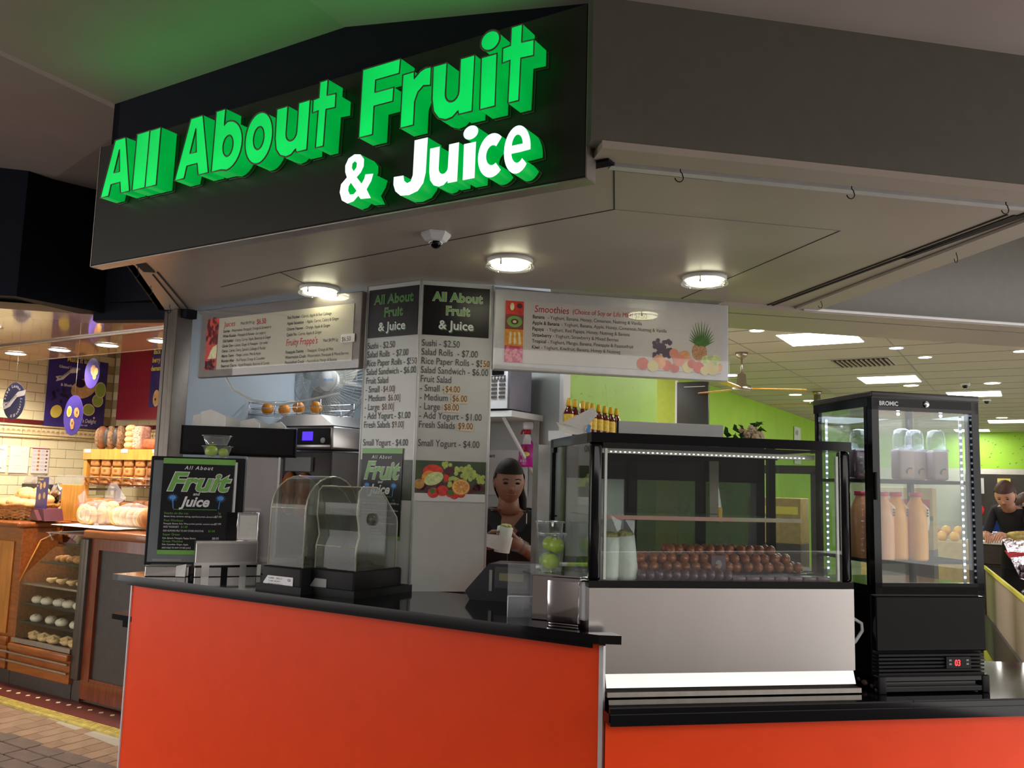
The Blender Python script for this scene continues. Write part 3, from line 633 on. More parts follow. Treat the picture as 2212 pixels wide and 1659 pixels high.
for k in range(5): mb = MB(); mb.box(-.105, .105, -.09+k*.042, -.085+k*.042, -.016, -.01); mb.obj('slat', M['blackmat'], t)

gl_ = bpy.data.lights.new('sign_glow_fill', 'AREA'); gl_.shape = 'RECTANGLE'; gl_.size = 1.9; gl_.size_y = .06; gl_.energy = .8; gl_.color = (.02, 1.0, .12)  # lamp added above the letters to throw their green glow on the ceiling
go = bpy.data.objects.new('lamp_glow', gl_); COL.objects.link(go); go.parent = sg; go.location = (.26, -.10, .47); go.rotation_euler = (pi+.35, 0, 0)

# =================================================================== COUNTERS
ct = thing('front_counter', 'B', 0, 0, 0, 'tall orange counter with a black stone top under the shop sign', 'counter')
def AB(u, v):
    d = G('A', u, v)-G('B', 0, 0); a = ANG['B']; return (d.x*cos(a)+d.y*sin(a), -d.x*sin(a)+d.y*cos(a))
mb = MB(); mb.prism([(-1.415, -.36), (1.10, -.36), AB(.565, -.955), AB(.500, -.30), (-.2, .02), (-1.415, .02)], -.02, 1.02); mb.obj('carcass', M['orange'], ct)
mb = MB()
prof = [(-1.43, -.462), (-1.40, -.455), (1.135, -.455), (1.20, -.42), AB(.60, -1.045), AB(.515, -1.045), AB(.515, -.30), AB(.1, .02), (-.02, .02), (-1.43, .20)]
mb.prism(prof, 1.042, 1.07); mb.obj('benchtop', M['stone'], ct)
mb = MB(); mb.prism([(-1.37, -.425), (1.10, -.425), AB(.515, -1.0), AB(.515, -.5), (-1.37, -.05)], 1.02, 1.042); mb.obj('benchtop_edge', M['stone'], ct)
mb = MB(); mb.box(1.098, 1.114, -.372, -.355, -.02, 1.02); mb.obj('corner_trim', M['alu_white'], ct)
mb = MB(); mb.box(-1.421, -1.413, -.366, -.352, -.02, 1.02); mb.obj('corner_trim', M['alu_white'], ct)
mb = MB(); mb.prism([(-1.60, -.33), (-1.56, -.36), (-1.405, -.36), (-1.405, -.10), (-1.60, -.10)], .835, .86); mb.prism([(-1.50, -.34), (-1.405, -.34), (-1.405, -.1), (-1.50, -.1)], .80, .835); mb.obj('end_ledge', M['black'], ct)
lc = thing('side_counter', 'A', 0, 0, 0, 'low orange counter with black stone top under the glass display case and fridge', 'counter')
mb = MB(); mb.prism([(.578, -1.05), (2.80, -1.05), (2.80, -.35), (.60, -.35), (.60, -1.0)], -.02, .79); mb.obj('carcass', M['orange'], lc)
mb = MB(); mb.prism([(.566, -1.125), (1.655, -1.125), (1.655, -.30), (.60, -.30), (.60, -1.01)], .80, .85); mb.obj('benchtop', M['stone'], lc)
mb = MB(); mb.prism([(1.657, -1.125), (2.85, -1.125), (2.85, -.62), (1.657, -.30)], .80, .85); mb.obj('benchtop', M['stone'], lc)
mb = MB(); mb.box(.566, 2.85, -1.135, -1.125, .832, .846); mb.box(.570, 2.85, -1.13, -1.05, .79, .825); mb.obj('front_nosing', M['stone'], lc)

# =================================================================== MENU COLUMN
col = thing('menu_column', 'A', 0, 0, 1.07, 'two sided white menu column in the middle of the counter, from benchtop to ceiling', 'column')
mb = MB(); mb.box(0, .330, 0, .012, 0, ZS-1.072); right = mb.obj('menu_panel', M['panel'], col, label='right face of the column with prices and a fruit photograph')
lf = bpy.data.objects.new('menu_face', None); COL.objects.link(lf); lf.parent = col; lf.rotation_euler = (0, 0, ANG['B']-ANG['A'])
mb = MB(); mb.box(-.318, 0, 0, .012, 0, ZS-1.072); mb.obj('menu_panel', M['panel'], lf, label='left face of the column with a poster near its foot')
mb = MB(); mb.tube([(0, -.003, 0), (0, -.003, ZS-1.072)], .007, 10); mb.tube([(.333, .002, 0), (.333, .002, ZS-1.072)], .006, 10); mb.obj('edge_trim', M['alu_white'], col)
mb = MB(); mb.tube([(-.321, .002, 0), (-.321, .002, ZS-1.072)], .006, 10); mb.obj('edge_trim', M['alu_white'], lf)
def header(par, x0, x1, dim=1):
    T = ZS-1.07
    mb = MB(); mb.box(x0, x1, -.003, 0, T-.252, T-.022); mb.obj('header_print', M['print_black'], par)
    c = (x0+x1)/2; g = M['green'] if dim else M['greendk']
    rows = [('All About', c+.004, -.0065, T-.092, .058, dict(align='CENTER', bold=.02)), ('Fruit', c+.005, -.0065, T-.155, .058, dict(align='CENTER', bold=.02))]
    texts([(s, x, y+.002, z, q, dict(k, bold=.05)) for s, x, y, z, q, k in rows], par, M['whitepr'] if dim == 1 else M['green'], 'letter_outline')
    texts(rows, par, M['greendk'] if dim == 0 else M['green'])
    texts([('& Juice', c+.004, -.0045, T-.2255, .058, dict(align='CENTER', bold=.03))], par, M['greendk'], 'letter_shadow')
    texts([('& Juice', c, -.0065, T-.222, .058, dict(align='CENTER', bold=.015))], par, M['whitepr'])
header(right, .012, .318, 1); header(lf, -.306, -.012, 0)
LINES = [('Sushi - $2.50', 0), ('Salad Rolls  - $7.00', 1), ('Rice Paper Rolls - $5.', 2), ('Salad Sandwich - $6.00', 3), ('Fruit Salad', 4), ('- Small - ', 5), ('- Medium - ', 6), ('- Large - ', 7), ('- Add Yogurt - $1.00', 8), ('Fresh Salads - ', 9), ('Small Yogurt - $4.00', 11), ('O.J 1L - $6.00', 13.9), ('Water - $2.00', 14.9)]
def menu(par, x, zt, dz, sz, wid):
    texts([(s, x, -.0025, zt-k*dz, sz, dict(wid=wid)) for s, k in LINES], par, M['ink'])
    for k, xo, w_, s in ((2, .293, .034, '50'), (5, .115, .075, '$4.00'), (6, .150, .078, '$6.00'), (7, .112, .078, '$8.00'), (9, .182, .076, '$9.00')):
        xo *= wid/.80
        mb = MB(); mb.box(x+xo, x+xo+w_*wid/.8, -.0035, -.0005, zt-k*dz-.008, zt-k*dz+.030); st_ = mb.obj('price_sticker', M['tag'] if par is right else M['panel'], par)
        texts([(s, x+xo+.004, -.0045, zt-k*dz, sz*.95, dict(wid=wid*.95))], par, M['inkbrown'], 'price_lettering')
menu(right, .012, 1.093, .0413, .044, .765); menu(lf, -.304, 1.093, .0413, .044, .725)
# fruit photograph on the right face
mb = MB(); mb.box(.006, .324, -.003, 0, .395, .575, 0); mb.box(.006, .324, -.0032, 0, .395, .43, 1)
mb.obj('photo_print', [mat('photo_green_backdrop', (0.045, 0.075, 0.03), .4, var=.4, scale=9), M['whiteg']], right)
fr_ = MB(); Y = -.0036
cols = [(0.45, 0.55, 0.12), (0.75, 0.04, 0.02), (0.90, 0.32, 0.03), (0.10, 0.01, 0.02), (0.55, 0.30, 0.06), (0.95, 0.75, 0.42), (0.06, 0.18, 0.03), (0.62, 0.70, 0.30)]
fm = [mat('fruit_print_%s' % n, c, .4, var=.25, scale=60) for n, c in zip(('grape', 'red', 'orange', 'plum', 'brown', 'pith', 'leaf', 'melon'), cols)]
def D(x, z, rx, rz, m, n=16, dy=0, rot=0): fr_.disc((x, Y-dy, z), rx, rz, m, n, rot=rot)
for _ in range(26): D(.03+random.uniform(0, .28), .45+random.uniform(-.01, .025), .018, .014, 3, 8)
D(.085, .528, .045, .030, 1, dy=.0002); D(.07, .50, .035, .03, 2, dy=.0003); D(.025, .47, .024, .022, 4, dy=.0003); D(.09, .495, .045, .028, 7, dy=.0005, rot=.4)
for i in range(34):
    a = random.uniform(0, 2*pi); r = random.uniform(0, 1); D(.235+.055*r*cos(a), .525+.032*r*sin(a), .010, .010, 0, 10, dy=.0004+i*.00001)
for i in range(10): D(.145+random.uniform(-.014, .02), .555+random.uniform(-.02, .014), .009, .009, 0, 9, dy=.0004+i*.00001)
for i in range(12): D(.17+random.uniform(-.02, .03), .48+random.uniform(-.015, .02), .010, .010, 0, 9, dy=.0006+i*.00001)
for i in range(9): D(.30+random.uniform(-.02, .015), .50+random.uniform(-.02, .02), .010, .010, 0, 9, dy=.0005+i*.00001)
D(.155, .53, .020, .018, 3, dy=.0007); D(.145, .50, .012, .020, 1, dy=.0007)
for x, z, r in ((.09, .432, .026), (.13, .442, .027), (.165, .43, .018), (.185, .425, .022), (.215, .43, .02)): D(x, z, r, r*.9, 1, dy=.0008)
D(.085, .44, .012, .012, 6, dy=.0010); D(.168, .434, .015, .012, 6, dy=.0010)
D(.213, .460, .041, .036, 2, 24, dy=.0010); D(.213, .461, .036, .031, 5, 24, dy=.0011); D(.213, .461, .033, .028, 2, 24, dy=.0012); D(.213, .461, .006, .005, 5, 8, dy=.0013)
for k in range(10):
    a = k*pi/5; fr_.add([(.213, Y-.0013, .461), (.213+.033*cos(a-.03), Y-.0013, .461+.028*sin(a-.03)), (.213+.033*cos(a+.03), Y-.0013, .461+.028*sin(a+.03))], [(0, 1, 2)], 5)
fr_.obj('fruit_print', fm, right)
mb = MB(); mb.box(-.312, -.008, -.003, 0, .395, .575); mb.obj('photo_print', mat('photo_dark_edge', (.03, .045, .02), .4, var=.5, scale=20), lf)

def juice_poster(par, x0, x1, z0, z1, y, full=True):
    """black price poster with the shop name, palms and price lines; in par's x z plane"""
    w_, h_ = x1-x0, z1-z0; cx = (x0+x1)/2
    mb = MB(); mb.box(x0, x1, y-.002, y, z0, z1); p = mb.obj('poster', M['print_black'], par)
    mb = MB(); mb.box(x0, x1, y-.0035, y-.001, z1-h_*.058, z1); mb.obj('green_band', M['green'], p); mb = MB(); mb.box(x0, x1, y-.0035, y-.001, z0, z0+h_*.045); mb.obj('green_band', M['green'], p)
    texts([('All About', cx-.01*w_, y-.003, z1-h_*.115, h_*.055, dict(align='CENTER', bold=.015, shear=.25, space=1.3))], p, M['whitepr'])
    texts([('Fruit', cx-.02*w_, y-.003, z1-h_*.335, h_*.265, dict(align='CENTER', bold=.055, shear=.30, wid=1.06*w_/h_/.65))], p, M['whitepr'], 'letter_outline')
    texts([('Fruit', cx-.02*w_, y-.005, z1-h_*.335, h_*.265, dict(align='CENTER', bold=.028, shear=.30, wid=1.06*w_/h_/.65))], p, M['green'])
    texts([('and', cx-.02*w_, y-.003, z1-h_*.385, h_*.045, dict(align='CENTER', bold=.02, shear=.25)), ('Juice', cx-.03*w_, y-.003, z1-h_*.50, h_*.145, dict(align='CENTER', bold=.03, shear=.3))], p, M['whitepr'])
    mb = MB()
    for sx in (-.33, .33):
        px, pz = cx+sx*w_-.01*w_, z1-h_*.41
        for k in range(14):
            a = 2*pi*k/14+.1; r = h_*.052; b = .16
            mb.poly([(px+r*.5*cos(a-b), pz+r*.4*sin(a-b)), (px+r*1.15*cos(a), pz+r*.9*sin(a)-.12*r), (px+r*.5*cos(a+b), pz+r*.4*sin(a+b))], y-.004-.00005*k)
        mb.disc((px, y-.0042, pz), h_*.032, h_*.020, n=14)
        s = -1 if sx > 0 else 1
        mb.poly([(px-.002, pz), (px+.002, pz), (px+s*.006+.002, pz-h_*.115), (px+s*.006-.002, pz-h_*.115)], y-.0041)
    mb.obj('palm_print', M['bluepr'], p)
    mb = MB(); mb.box(cx-.32*w_, cx+.28*w_, y-.0035, y-.001, z1-h_*.535, z1-h_*.531); mb.obj('rule', M['green'], p)
    L = x0+.06*w_; q = h_*.030
    texts([('Snacks on the run', L, y-.003, z1-h_*.585, q*1.1, {}), ('Post Workout', L, y-.003, z1-h_*.66, q*1.1, {}), ('$1.00', L+.24*w_, y-.003, z1-h_*.725, q, {}), ('$1.00', L+.62*w_, y-.003, z1-h_*.765, q, {}), ('Super Green', L, y-.003, z1-h_*.805, q*1.1, {}), ('Green Machine', L, y-.003, z1-h_*.875, q*1.1, {}), ('Lg', x1-.2*w_, y-.003, z1-h_*.575, q, {})], p, M['green'])
    texts([('Banana, honey, cinnamon, nutmeg, superfood protein, almond milk', L, y-.003, z1-h_*.615, q*.8, dict(wid=.80)), ('$7.99', x1-.24*w_, y-.003, z1-h_*.615, q, {}), ('Pineapple, Banana, Kale, Whey protein powder, coconut water', L, y-.003, z1-h_*.69, q*.8, dict(wid=.84)), ('$7.99', x1-.24*w_, y-.003, z1-h_*.69, q, {}),
           ('ADD YOGHURT', L, y-.003, z1-h_*.725, q*.9, dict(wid=.8)), ('ADD ALMOND MILK TO ANY OTHER SMOOTHIE', L, y-.003, z1-h_*.765, q*.9, dict(wid=.68)), ('Kale, Spinach, Pineapple, Papaya, Banana', L, y-.003, z1-h_*.84, q*.8, dict(wid=.85)), ('$8.00', x1-.26*w_, y-.003, z1-h_*.84, q, {}), ('Kale, Cucumber, Ginger, Apple,', L, y-.003, z1-h_*.905, q*.8, dict(wid=.85)), ('ADD KALE TO ANY OTHER JUICE', L, y-.003, z1-h_*.94, q*.8, dict(wid=.8))], p, M['whitepr'])
    return p
pp = juice_poster(lf, -.300, -.062, .215, .627, -.004)

# =================================================================== MENU BOARDS
bd = thing('menu_board', 'B', -1.465, -.03, 2.069, 'silver framed juices and fruity frappe menu board hanging left of the column', 'menu board')
mb = MB(); mb.bbox(0, 1.142, 0, .03, 0, .372, r=.004, seg=1); mb.obj('frame', mat('dull_silver_frame', (.17, .15, .135), .4, metal=.3, var=.04), bd)
mb = MB(); mb.box(.055, 1.095, -.003, 0, .040, .315); mb.obj('board_print', mat('cream_menu_print', (0.62, 0.58, 0.44), .35, var=.02), bd)
mb = MB(); mb.box(.055, .145, -.005, -.0, .04, .315, 0); mb.poly([(.075, .10), (.145, .10), (.145, .175), (.11, .16)], -.0056, 2)
for _ in range(40): mb.disc((random.uniform(.06, .14), -.0055, random.uniform(.18, .31)), random.uniform(.004, .010), random.uniform(.01, .02), 1, 8)
for _ in range(40): mb.disc((random.uniform(.062, .138), -.0055, random.uniform(.045, .095)), .008, .008, random.choice((1, 3)), 8)
mb.obj('fruit_print', [fm[1], mat('print_dark_red', (.30, .01, .01), .4), fm[5], fm[3]], bd)
X = .185
def row(s, z, x=X, s2='', x2=0, q=.022, dx=None):
    return s, s2, x, z
left = [('Sunrise', ' - Watermelon, Pineapple, Orange & Strawberry'), ('White Russian', ' - Pineapple & Banana - (on yogurt)'), ('Old Faithful', ' - Celery, Carrot, Apple, Beetroot & Ginger'), ('Ginger Dog', ' - Lemon, Ginger & Pineapple - (on soda)'), ('Detox', ' - Carrot, Celery, Spinach, Cabbage & Parsley'), ('Mango Tango', ' - Mango, Lemon, Mint & Apple'), ('Morning After', ' - Red Papaya, Orange & Cucumber'), ('Beetroot Charge', ' - Apple/Pineapple, Beetroot & Carrot')]
lw = {'Sunrise': .062, 'White Russian': .118, 'Old Faithful': .098, 'Ginger Dog': .098, 'Detox': .048, 'Mango Tango': .115, 'Morning After': .122, 'Beetroot Charge': .140, 'Red Rocket': .098, 'Apple Sensation': .142, 'Orange Heaven': .135, 'Quick Fix': .078, 'Pineapple Delight': .158, 'Watermelon Crush': .160, 'Passionfruit Crush': .160}
rows = [(a, X, -.004, .2345-i*.0265, .0215, dict(bold=.018, wid=.80)) for i, (a, b) in enumerate(left)]+[(b, X+lw[a]*.85, -.004, .2345-i*.0265, .0215, dict(wid=.72)) for i, (a, b) in enumerate(left)]
right_ = [('Red Rocket', ' - Carrot, Apple & Red Cabbage', .272), ('Apple Sensation', ' - Apple, Carrot, Celery & Ginger', .242), ('Orange Heaven', ' - Orange, Apple & Ginger', .213), ('Quick Fix', ' - Carrot, Apple & Ginger', .184), ('Pineapple Delight', ' - Pineapple, Orange & Mint', .096), ('Watermelon Crush', ' - Watermelon, Pineapple & Mixed Berries', .070), ('Passionfruit Crush', ' - Passionfruit, Mango & Banana', .044)]
rows += [(a, .655, -.004, z, .0215, dict(bold=.018, wid=.82)) for a, b, z in right_]+[(b, .655+lw[a]*.86, -.004, z, .0215, dict(wid=.76)) for a, b, z in right_]
rows += [('Med $4.99 Lg', .315, -.004, .268, .022, dict(wid=.85)), ('Med $4.99 Lg', .905, -.004, .140, .022, dict(wid=.8))]
texts(rows, bd, M['ink'])
texts([('Juices', .19, -.004, .265, .043, dict(shear=.1, wid=.85)), ('$6.50', .435, -.0045, .262, .040, dict(bold=.01, wid=.75)), ('Fruity Frappe\'s', .655, -.004, .136, .048, dict(shear=.1, wid=.75, bold=.008))], bd, M['red'])
mb = MB(); mb.box(1.025, 1.110, -.008, -.004, .128, .168); mb.obj('price_sticker', M['paper'], bd); texts([('$6.50', 1.03, -.009, .134, .032, dict(wid=.8))], bd, M['inkbrown'], 'price_lettering')
mb = MB(); mb.box(-.002, 1.140, -.0062, -.0055, .003, .369); mb.obj('glass_cover', glassy('board_acrylic', (1, 1, 1), .55, .02), bd)
cable = MB(); cable.tube([(.20, .02, 0), (.22, .05, -.06), (.30, .12, -.115), (.42, .2, -.135), (.55, .3, -.10), (.66, .4, -.06)], .006, 8); cable.obj('power_cable', M['white'], bd)

b2 = thing('menu_board', 'A', .334, -.03, 2.069, 'white framed smoothies menu board with fruit pictures right of the column', 'menu board')
mb = MB(); mb.bbox(.005, 1.155, 0, .05, 0, .376, r=.004, seg=1); mb.obj('frame', M['alu_white'], b2)
mb = MB(); mb.box(.105, 1.115, -.003, 0, .035, .326); mb.obj('board_print', mat('white_menu_print', (0.66, 0.62, 0.60), .3, var=.02), b2)
mb = MB()
for z0, z1, m_ in ((.258, .322, 0), (.190, .257, 1), (.112, .189, 2), (.036, .111, 3)): mb.box(.055, .140, -.005, 0, z0, z1, m_)
mb.disc((.098, -.0056, .225), .036, .027, 4, 24); mb.disc((.098, -.0060, .225), .018, .013, 5, 16); mb.disc((.098, -.0062, .225), .009, .007, 6, 12)
for k in range(18):
    a = k*pi/9; mb.disc((.098+.016*cos(a), -.0064, .225+.0115*sin(a)), .0022, .0022, 5, 6)
mb.disc((.085, -.0056, .295), .010, .018, 6, 10); mb.disc((.12, -.0056, .30), .014, .012, 5, 10)
for k in range(6): mb.poly([(.06+k*.012, .12), (.072+k*.012, .12), (.075+k*.010, .175), (.066+k*.010, .178)], -.0056, 6 if k % 2 else 2)
for _ in range(46): mb.disc((random.uniform(.060, .135), -.0056-random.uniform(0, .0004), random.uniform(.042, .105)), .008, .008, random.choice((3, 7, 7)), 8)
mb.obj('fruit_print', [fm[1], mat('print_grey_red', (.25, .04, .05), .4), fm[2], mat('print_raspberry', (.62, .05, .14), .4), mat('print_kiwi', (.22, .45, .08), .4), fm[3], fm[5], mat('print_pink', (.85, .20, .30), .4)], b2)
sm = [('Banana', ' - Yoghurt, Banana, Honey, Cinnamon, Nutmeg & Vanilla', .078), ('Apple & Banana', ' - Yoghurt, Banana, Apple, Honey, Cinnamon, Nutmeg & Vanilla', .155), ('Papaya', ' - Yoghurt, Red Papaya, Honey, Nutmeg & Banana', .072), ('Strawberry', ' - Yoghurt, Strawberry & Mixed Berries', .108), ('Tropical', ' - Yoghurt, Mango, Banana, Pineapple & Passionfruit', .080), ('Kiwi', ' - Yoghurt, Kiwifruit, Banana, Honey & Nutmeg', .045)]
texts([(a, .182, -.004, .247-i*.0285, .0235, dict(bold=.018, wid=.86)) for i, (a, b, c) in enumerate(sm)]+[(b, .182+c*.86, -.004, .247-i*.0285, .0235, dict(wid=.86)) for i, (a, b, c) in enumerate(sm)]+[('Lg', .642, -.004, .287, .024, {}), ('$7.50', .675, -.0085, .278, .038, dict(wid=.72))], b2, M['ink'])
texts([('Smoothies', .190, -.004, .277, .046, dict(shear=.1, wid=.85)), ('(Choice of Soy or Life Milk)', .372, -.004, .280, .033, dict(shear=.1, wid=.80))], b2, M['red'])
mb = MB(); mb.box(.668, .745, -.007, -.004, .270, .306); mb.obj('price_sticker', M['tag'], b2)
mb = MB(); R_ = random.Random(3)
P = lambda x, z, r, m_, d=0, r2=None: mb.disc((x, -.004-d, z), r, r2 or r, m_, 14)
for _ in range(46): P(R_.uniform(.775, .860), R_.uniform(.095, .180) if True else 0, .010, 0, R_.uniform(0, .0003))
for k in range(15):
    a = radians(20+k*10); l = .05+.035*sin(a)**2; bx, bz = 1.015+.012*cos(a), .165
    mb.poly([(bx-.006*sin(a), bz+.006*cos(a)), (bx+l*cos(a)*1.1, bz+l*sin(a)*1.5), (bx+.006*sin(a), bz-.006*cos(a))], -.0046-.00003*k, 1)
P(1.005, .135, .038, 2, .0004, .045)
for x, z, r, m_ in ((.72, .063, .030, 3), (.80, .075, .034, 4), (.77, .055, .028, 5), (.84, .06, .026, 3), (.875, .12, .024, 6), (.90, .09, .030, 6), (.93, .11, .028, 4), (.945, .06, .030, 5), (.965, .075, .022, 3), (1.0, .06, .028, 3), (1.04, .09, .030, 7), (1.07, .06, .034, 5), (1.085, .10, .026, 7), (1.10, .065, .022, 4), (.88, .05, .022, 3), (1.03, .045, .022, 5)): P(x, z, r, m_, .0006+R_.uniform(0, .0004))
mb.obj('fruit_print', [mat('print_black_grape', (.10, .07, .12), .4), fm[6], mat('print_pineapple', (.55, .28, .14), .5, var=.4, scale=150), mat('print_apple', (.72, .14, .08), .4, var=.2), mat('print_peach', (.85, .40, .20), .4, var=.2), mat('print_banana', (.78, .66, .30), .4), mat('print_melon', (.80, .30, .22), .4), fm[7]], b2)
mb = MB(); mb.box(.0, 1.158, -.0095, -.009, .003, .373); mb.obj('glass_cover', glassy('board_acrylic2', (1, 1, 1), .4, .02), b2)

# =================================================================== ON THE FRONT COUNTER
ZC = 1.07
# poster stand (black framed) at the left end, facing along wall A
ps = thing('poster_stand', 'A', -1.235, .66, ZC, 'black framed stand holding the fruit and juice price poster at the counter end', 'poster stand')
mb = MB(); mb.bbox(-.01, .435, 0, .035, .040, .570, r=.004, seg=1); mb.obj('frame', M['blackmat'], ps)
mb = MB(); mb.box(.005, .375, -.006, -.002, .055, .55); mb.obj('acrylic_sleeve', mat('grey_acrylic_edge', (.16, .18, .19), .15), ps)
mb = MB(); mb.box(.388, .402, -.010, .0, .055, .55); mb.obj('metal_strip', M['alu_white'], ps)
pf = juice_poster(ps, .050, .392, .092, .562, -.008)
mb = MB(); mb.box(.03, .165, -.009, -.004, .060, .070); mb.obj('label_strip', M['greyp'], ps)
mb = MB(); mb.bbox(.03, .225, -.15, .03, .0, .048, r=.003, seg=1); mb.obj('steel_tray', M['steel'], ps)
mb = MB(); mb.add([(.17, -.16, .002), (.215, -.17, .002), (.215, -.155, .06), (.17, -.155, .05)], [(0, 1, 2, 3)]); mb.obj('card', M['paper'], ps)
M['steel_cab'] = mat('dull_steel_panel', (0.33, 0.31, 0.31), 0.42, metal=1.0, var=.1, scale=5)
sb = thing('steel_cabinet', 'A', -.792, .66, ZC, 'tall brushed steel panel cabinet standing between poster stand and blenders', 'cabinet')
mb = MB(); mb.bbox(0, .162, 0, .25, .0, .582, r=.004, seg=1); mb.obj('body', M['steel_cab'], sb)
mb = MB(); mb.box(.0, .27, -.012, .0, .06, .082); mb.bbox(.163, .30, .01, .20, .0, .08, r=.003, seg=1); mb.obj('base', M['steel_dark'], sb)
mb = MB(); mb.box(.156, .166, -.004, .006, .10, .582); mb.obj('edge', M['alu_white'], sb)
bb = thing('organiser_bin', 'A', -1.14, .80, 1.658, 'long black open bin above the poster stand holding white paper bags', 'bin')
mb = MB(); mb.box(.0, .575, .0, .012, .0, .148); mb.box(0, .575, .12, .132, 0, .148); mb.box(0, .012, 0, .132, 0, .148); mb.box(.563, .575, 0, .132, 0, .148); mb.box(0, .575, 0, .132, 0, .01)
mb.obj('box', M['blackmat'], bb)
mb = MB(); mb.box(.35, .45, .02, .11, -.586, .0); mb.obj('stand', M['blackmat'], bb)
for i, (x, w_, h_, t_) in enumerate(((.03, .09, .205, .05), (.085, .12, .225, -.18), (.20, .12, .195, -.35), (.26, .11, .185, .1), (.33, .10, .19, -.3), (.40, .10, .175, .2), (.45, .09, .165, -.25))):
    o = thing('paper_bag', 'A', -1.125+x, .83+.009*i, 1.67, ['white folded paper bag, leftmost in the black bin', 'tallest white paper bag standing in the black bin', 'tilted white paper bag, third from the left in the black bin', 'white paper bag in the middle of the black bin', 'white paper bag, third from the right in the black bin', 'white paper bag, second from the right in the black bin', 'short white paper bag at the right end of the black bin'][i], 'paper bag', 'paper bags in the black bin', rot=radians((14, -10, 22, -16, 18, -20, 12)[i]))
    mb = MB(); mb.prism([(0, 0), (w_, 0), (w_+t_*.05, h_*.86), (w_*.5+t_*.15, h_), (.0+t_*.1, h_*.93)], -.004, .004, axis='y'); mb.box(w_*.15, w_*.2, -.0055, -.004, .0, h_*.8); mb.obj('sheet', M['paper'], o)
def tub(x, z, r0, r1, h_, lab, y=.58):
    t = thing('plastic_tub', 'A', x, y, z, lab, 'tub', 'clear tubs on the black bin')
    mb = MB(); mb.lathe([(r0, 0), (r0*1.02, .004), (r1, h_), (r1+.006, h_), (r1+.006, h_+.004), (r1-.002, h_+.004)], n=28, cap=False); mb.lathe([(.0, .002), (r0, .002)], n=28, cap=False); mb.obj('bowl', M['plastic_clear'], t); return t
mb = MB(); mb.box(-.10, .10, -.06, .06, -.012, 0); 
tub(-.945, 1.642, .052, .072, .055, 'clear plastic tub holding a lime and a lemon, in front of the black bin', .72)
tub(-.925, 1.700, .050, .066, .042, 'empty clear tub stacked on the tub with the limes', .545)
for u, r, l in ((-.972, .030, 'bright lime in the lower clear tub'), (-.915, .024, 'pale lemon inside the lower clear tub')):
    t = thing('lime', 'A', u, .72, 1.645, l, 'fruit', 'citrus in the clear tub'); mb = MB(); mb.ball((0, 0, r), r, n=16, k=10, sc=(1.08, 1, .95)); mb.obj('fruit', M['apple'], t)
# napkin dispenser lying flat, with a small one on top
nd = thing('napkin_dispenser', 'B', -1.057, -.292, ZC, 'wide steel napkin dispenser in front of the poster stand', 'napkin dispenser', rot=radians(55))
mb = MB(); mb.bbox(0, .285, .0, .11, .0, .168, r=.003, seg=1); mb.obj('body', M['steel_dark'], nd)
mb = MB(); mb.box(-.004, .289, -.006, 0, .055, .067); mb.box(.0, .285, -.004, 0, .158, .170); mb.box(.03, .065, -.008, 0, .0, .062); mb.box(.205, .235, -.008, 0, .0, .062); mb.obj('bracket', M['steel'], nd)
mb = MB(); mb.box(.12, .150, -.004, -.001, .0, .05); mb.box(.0, .285, -.002, -.0005, .044, .055); mb.obj('slot', M['black'], nd)
mb = MB(); mb.box(.286, .305, .0, .01, .004, .055); mb.obj('napkin', M['paper'], nd)
n2 = thing('napkin_dispenser', 'B', -1.057+.165*cos(radians(55))-.03*sin(radians(55)), -.292+.165*sin(radians(55))+.03*cos(radians(55)), ZC+.169, 'small chrome napkin dispenser standing on top of the wide one', 'napkin dispenser', rot=radians(50))
mb = MB(); mb.bbox(.02, .118, .0, .055, .0, .135, r=.004, seg=1); mb.obj('body', M['chrome'], n2)
mb = MB(); mb.box(.032, .110, -.004, .0, .014, .122); mb.obj('napkin_face', M['paper'], n2)
mb = MB(); mb.box(-.03, .02, .03, .05, .0, .135); mb.obj('side_flap', M['black'], n2)
mb = MB(); mb.tube([(.02, -.002, 0), (.02, -.002, .135), (.118, -.002, .135), (.118, -.002, 0), (.02, -.002, 0)], .003, 6); mb.obj('rim', M['chrome'], n2)

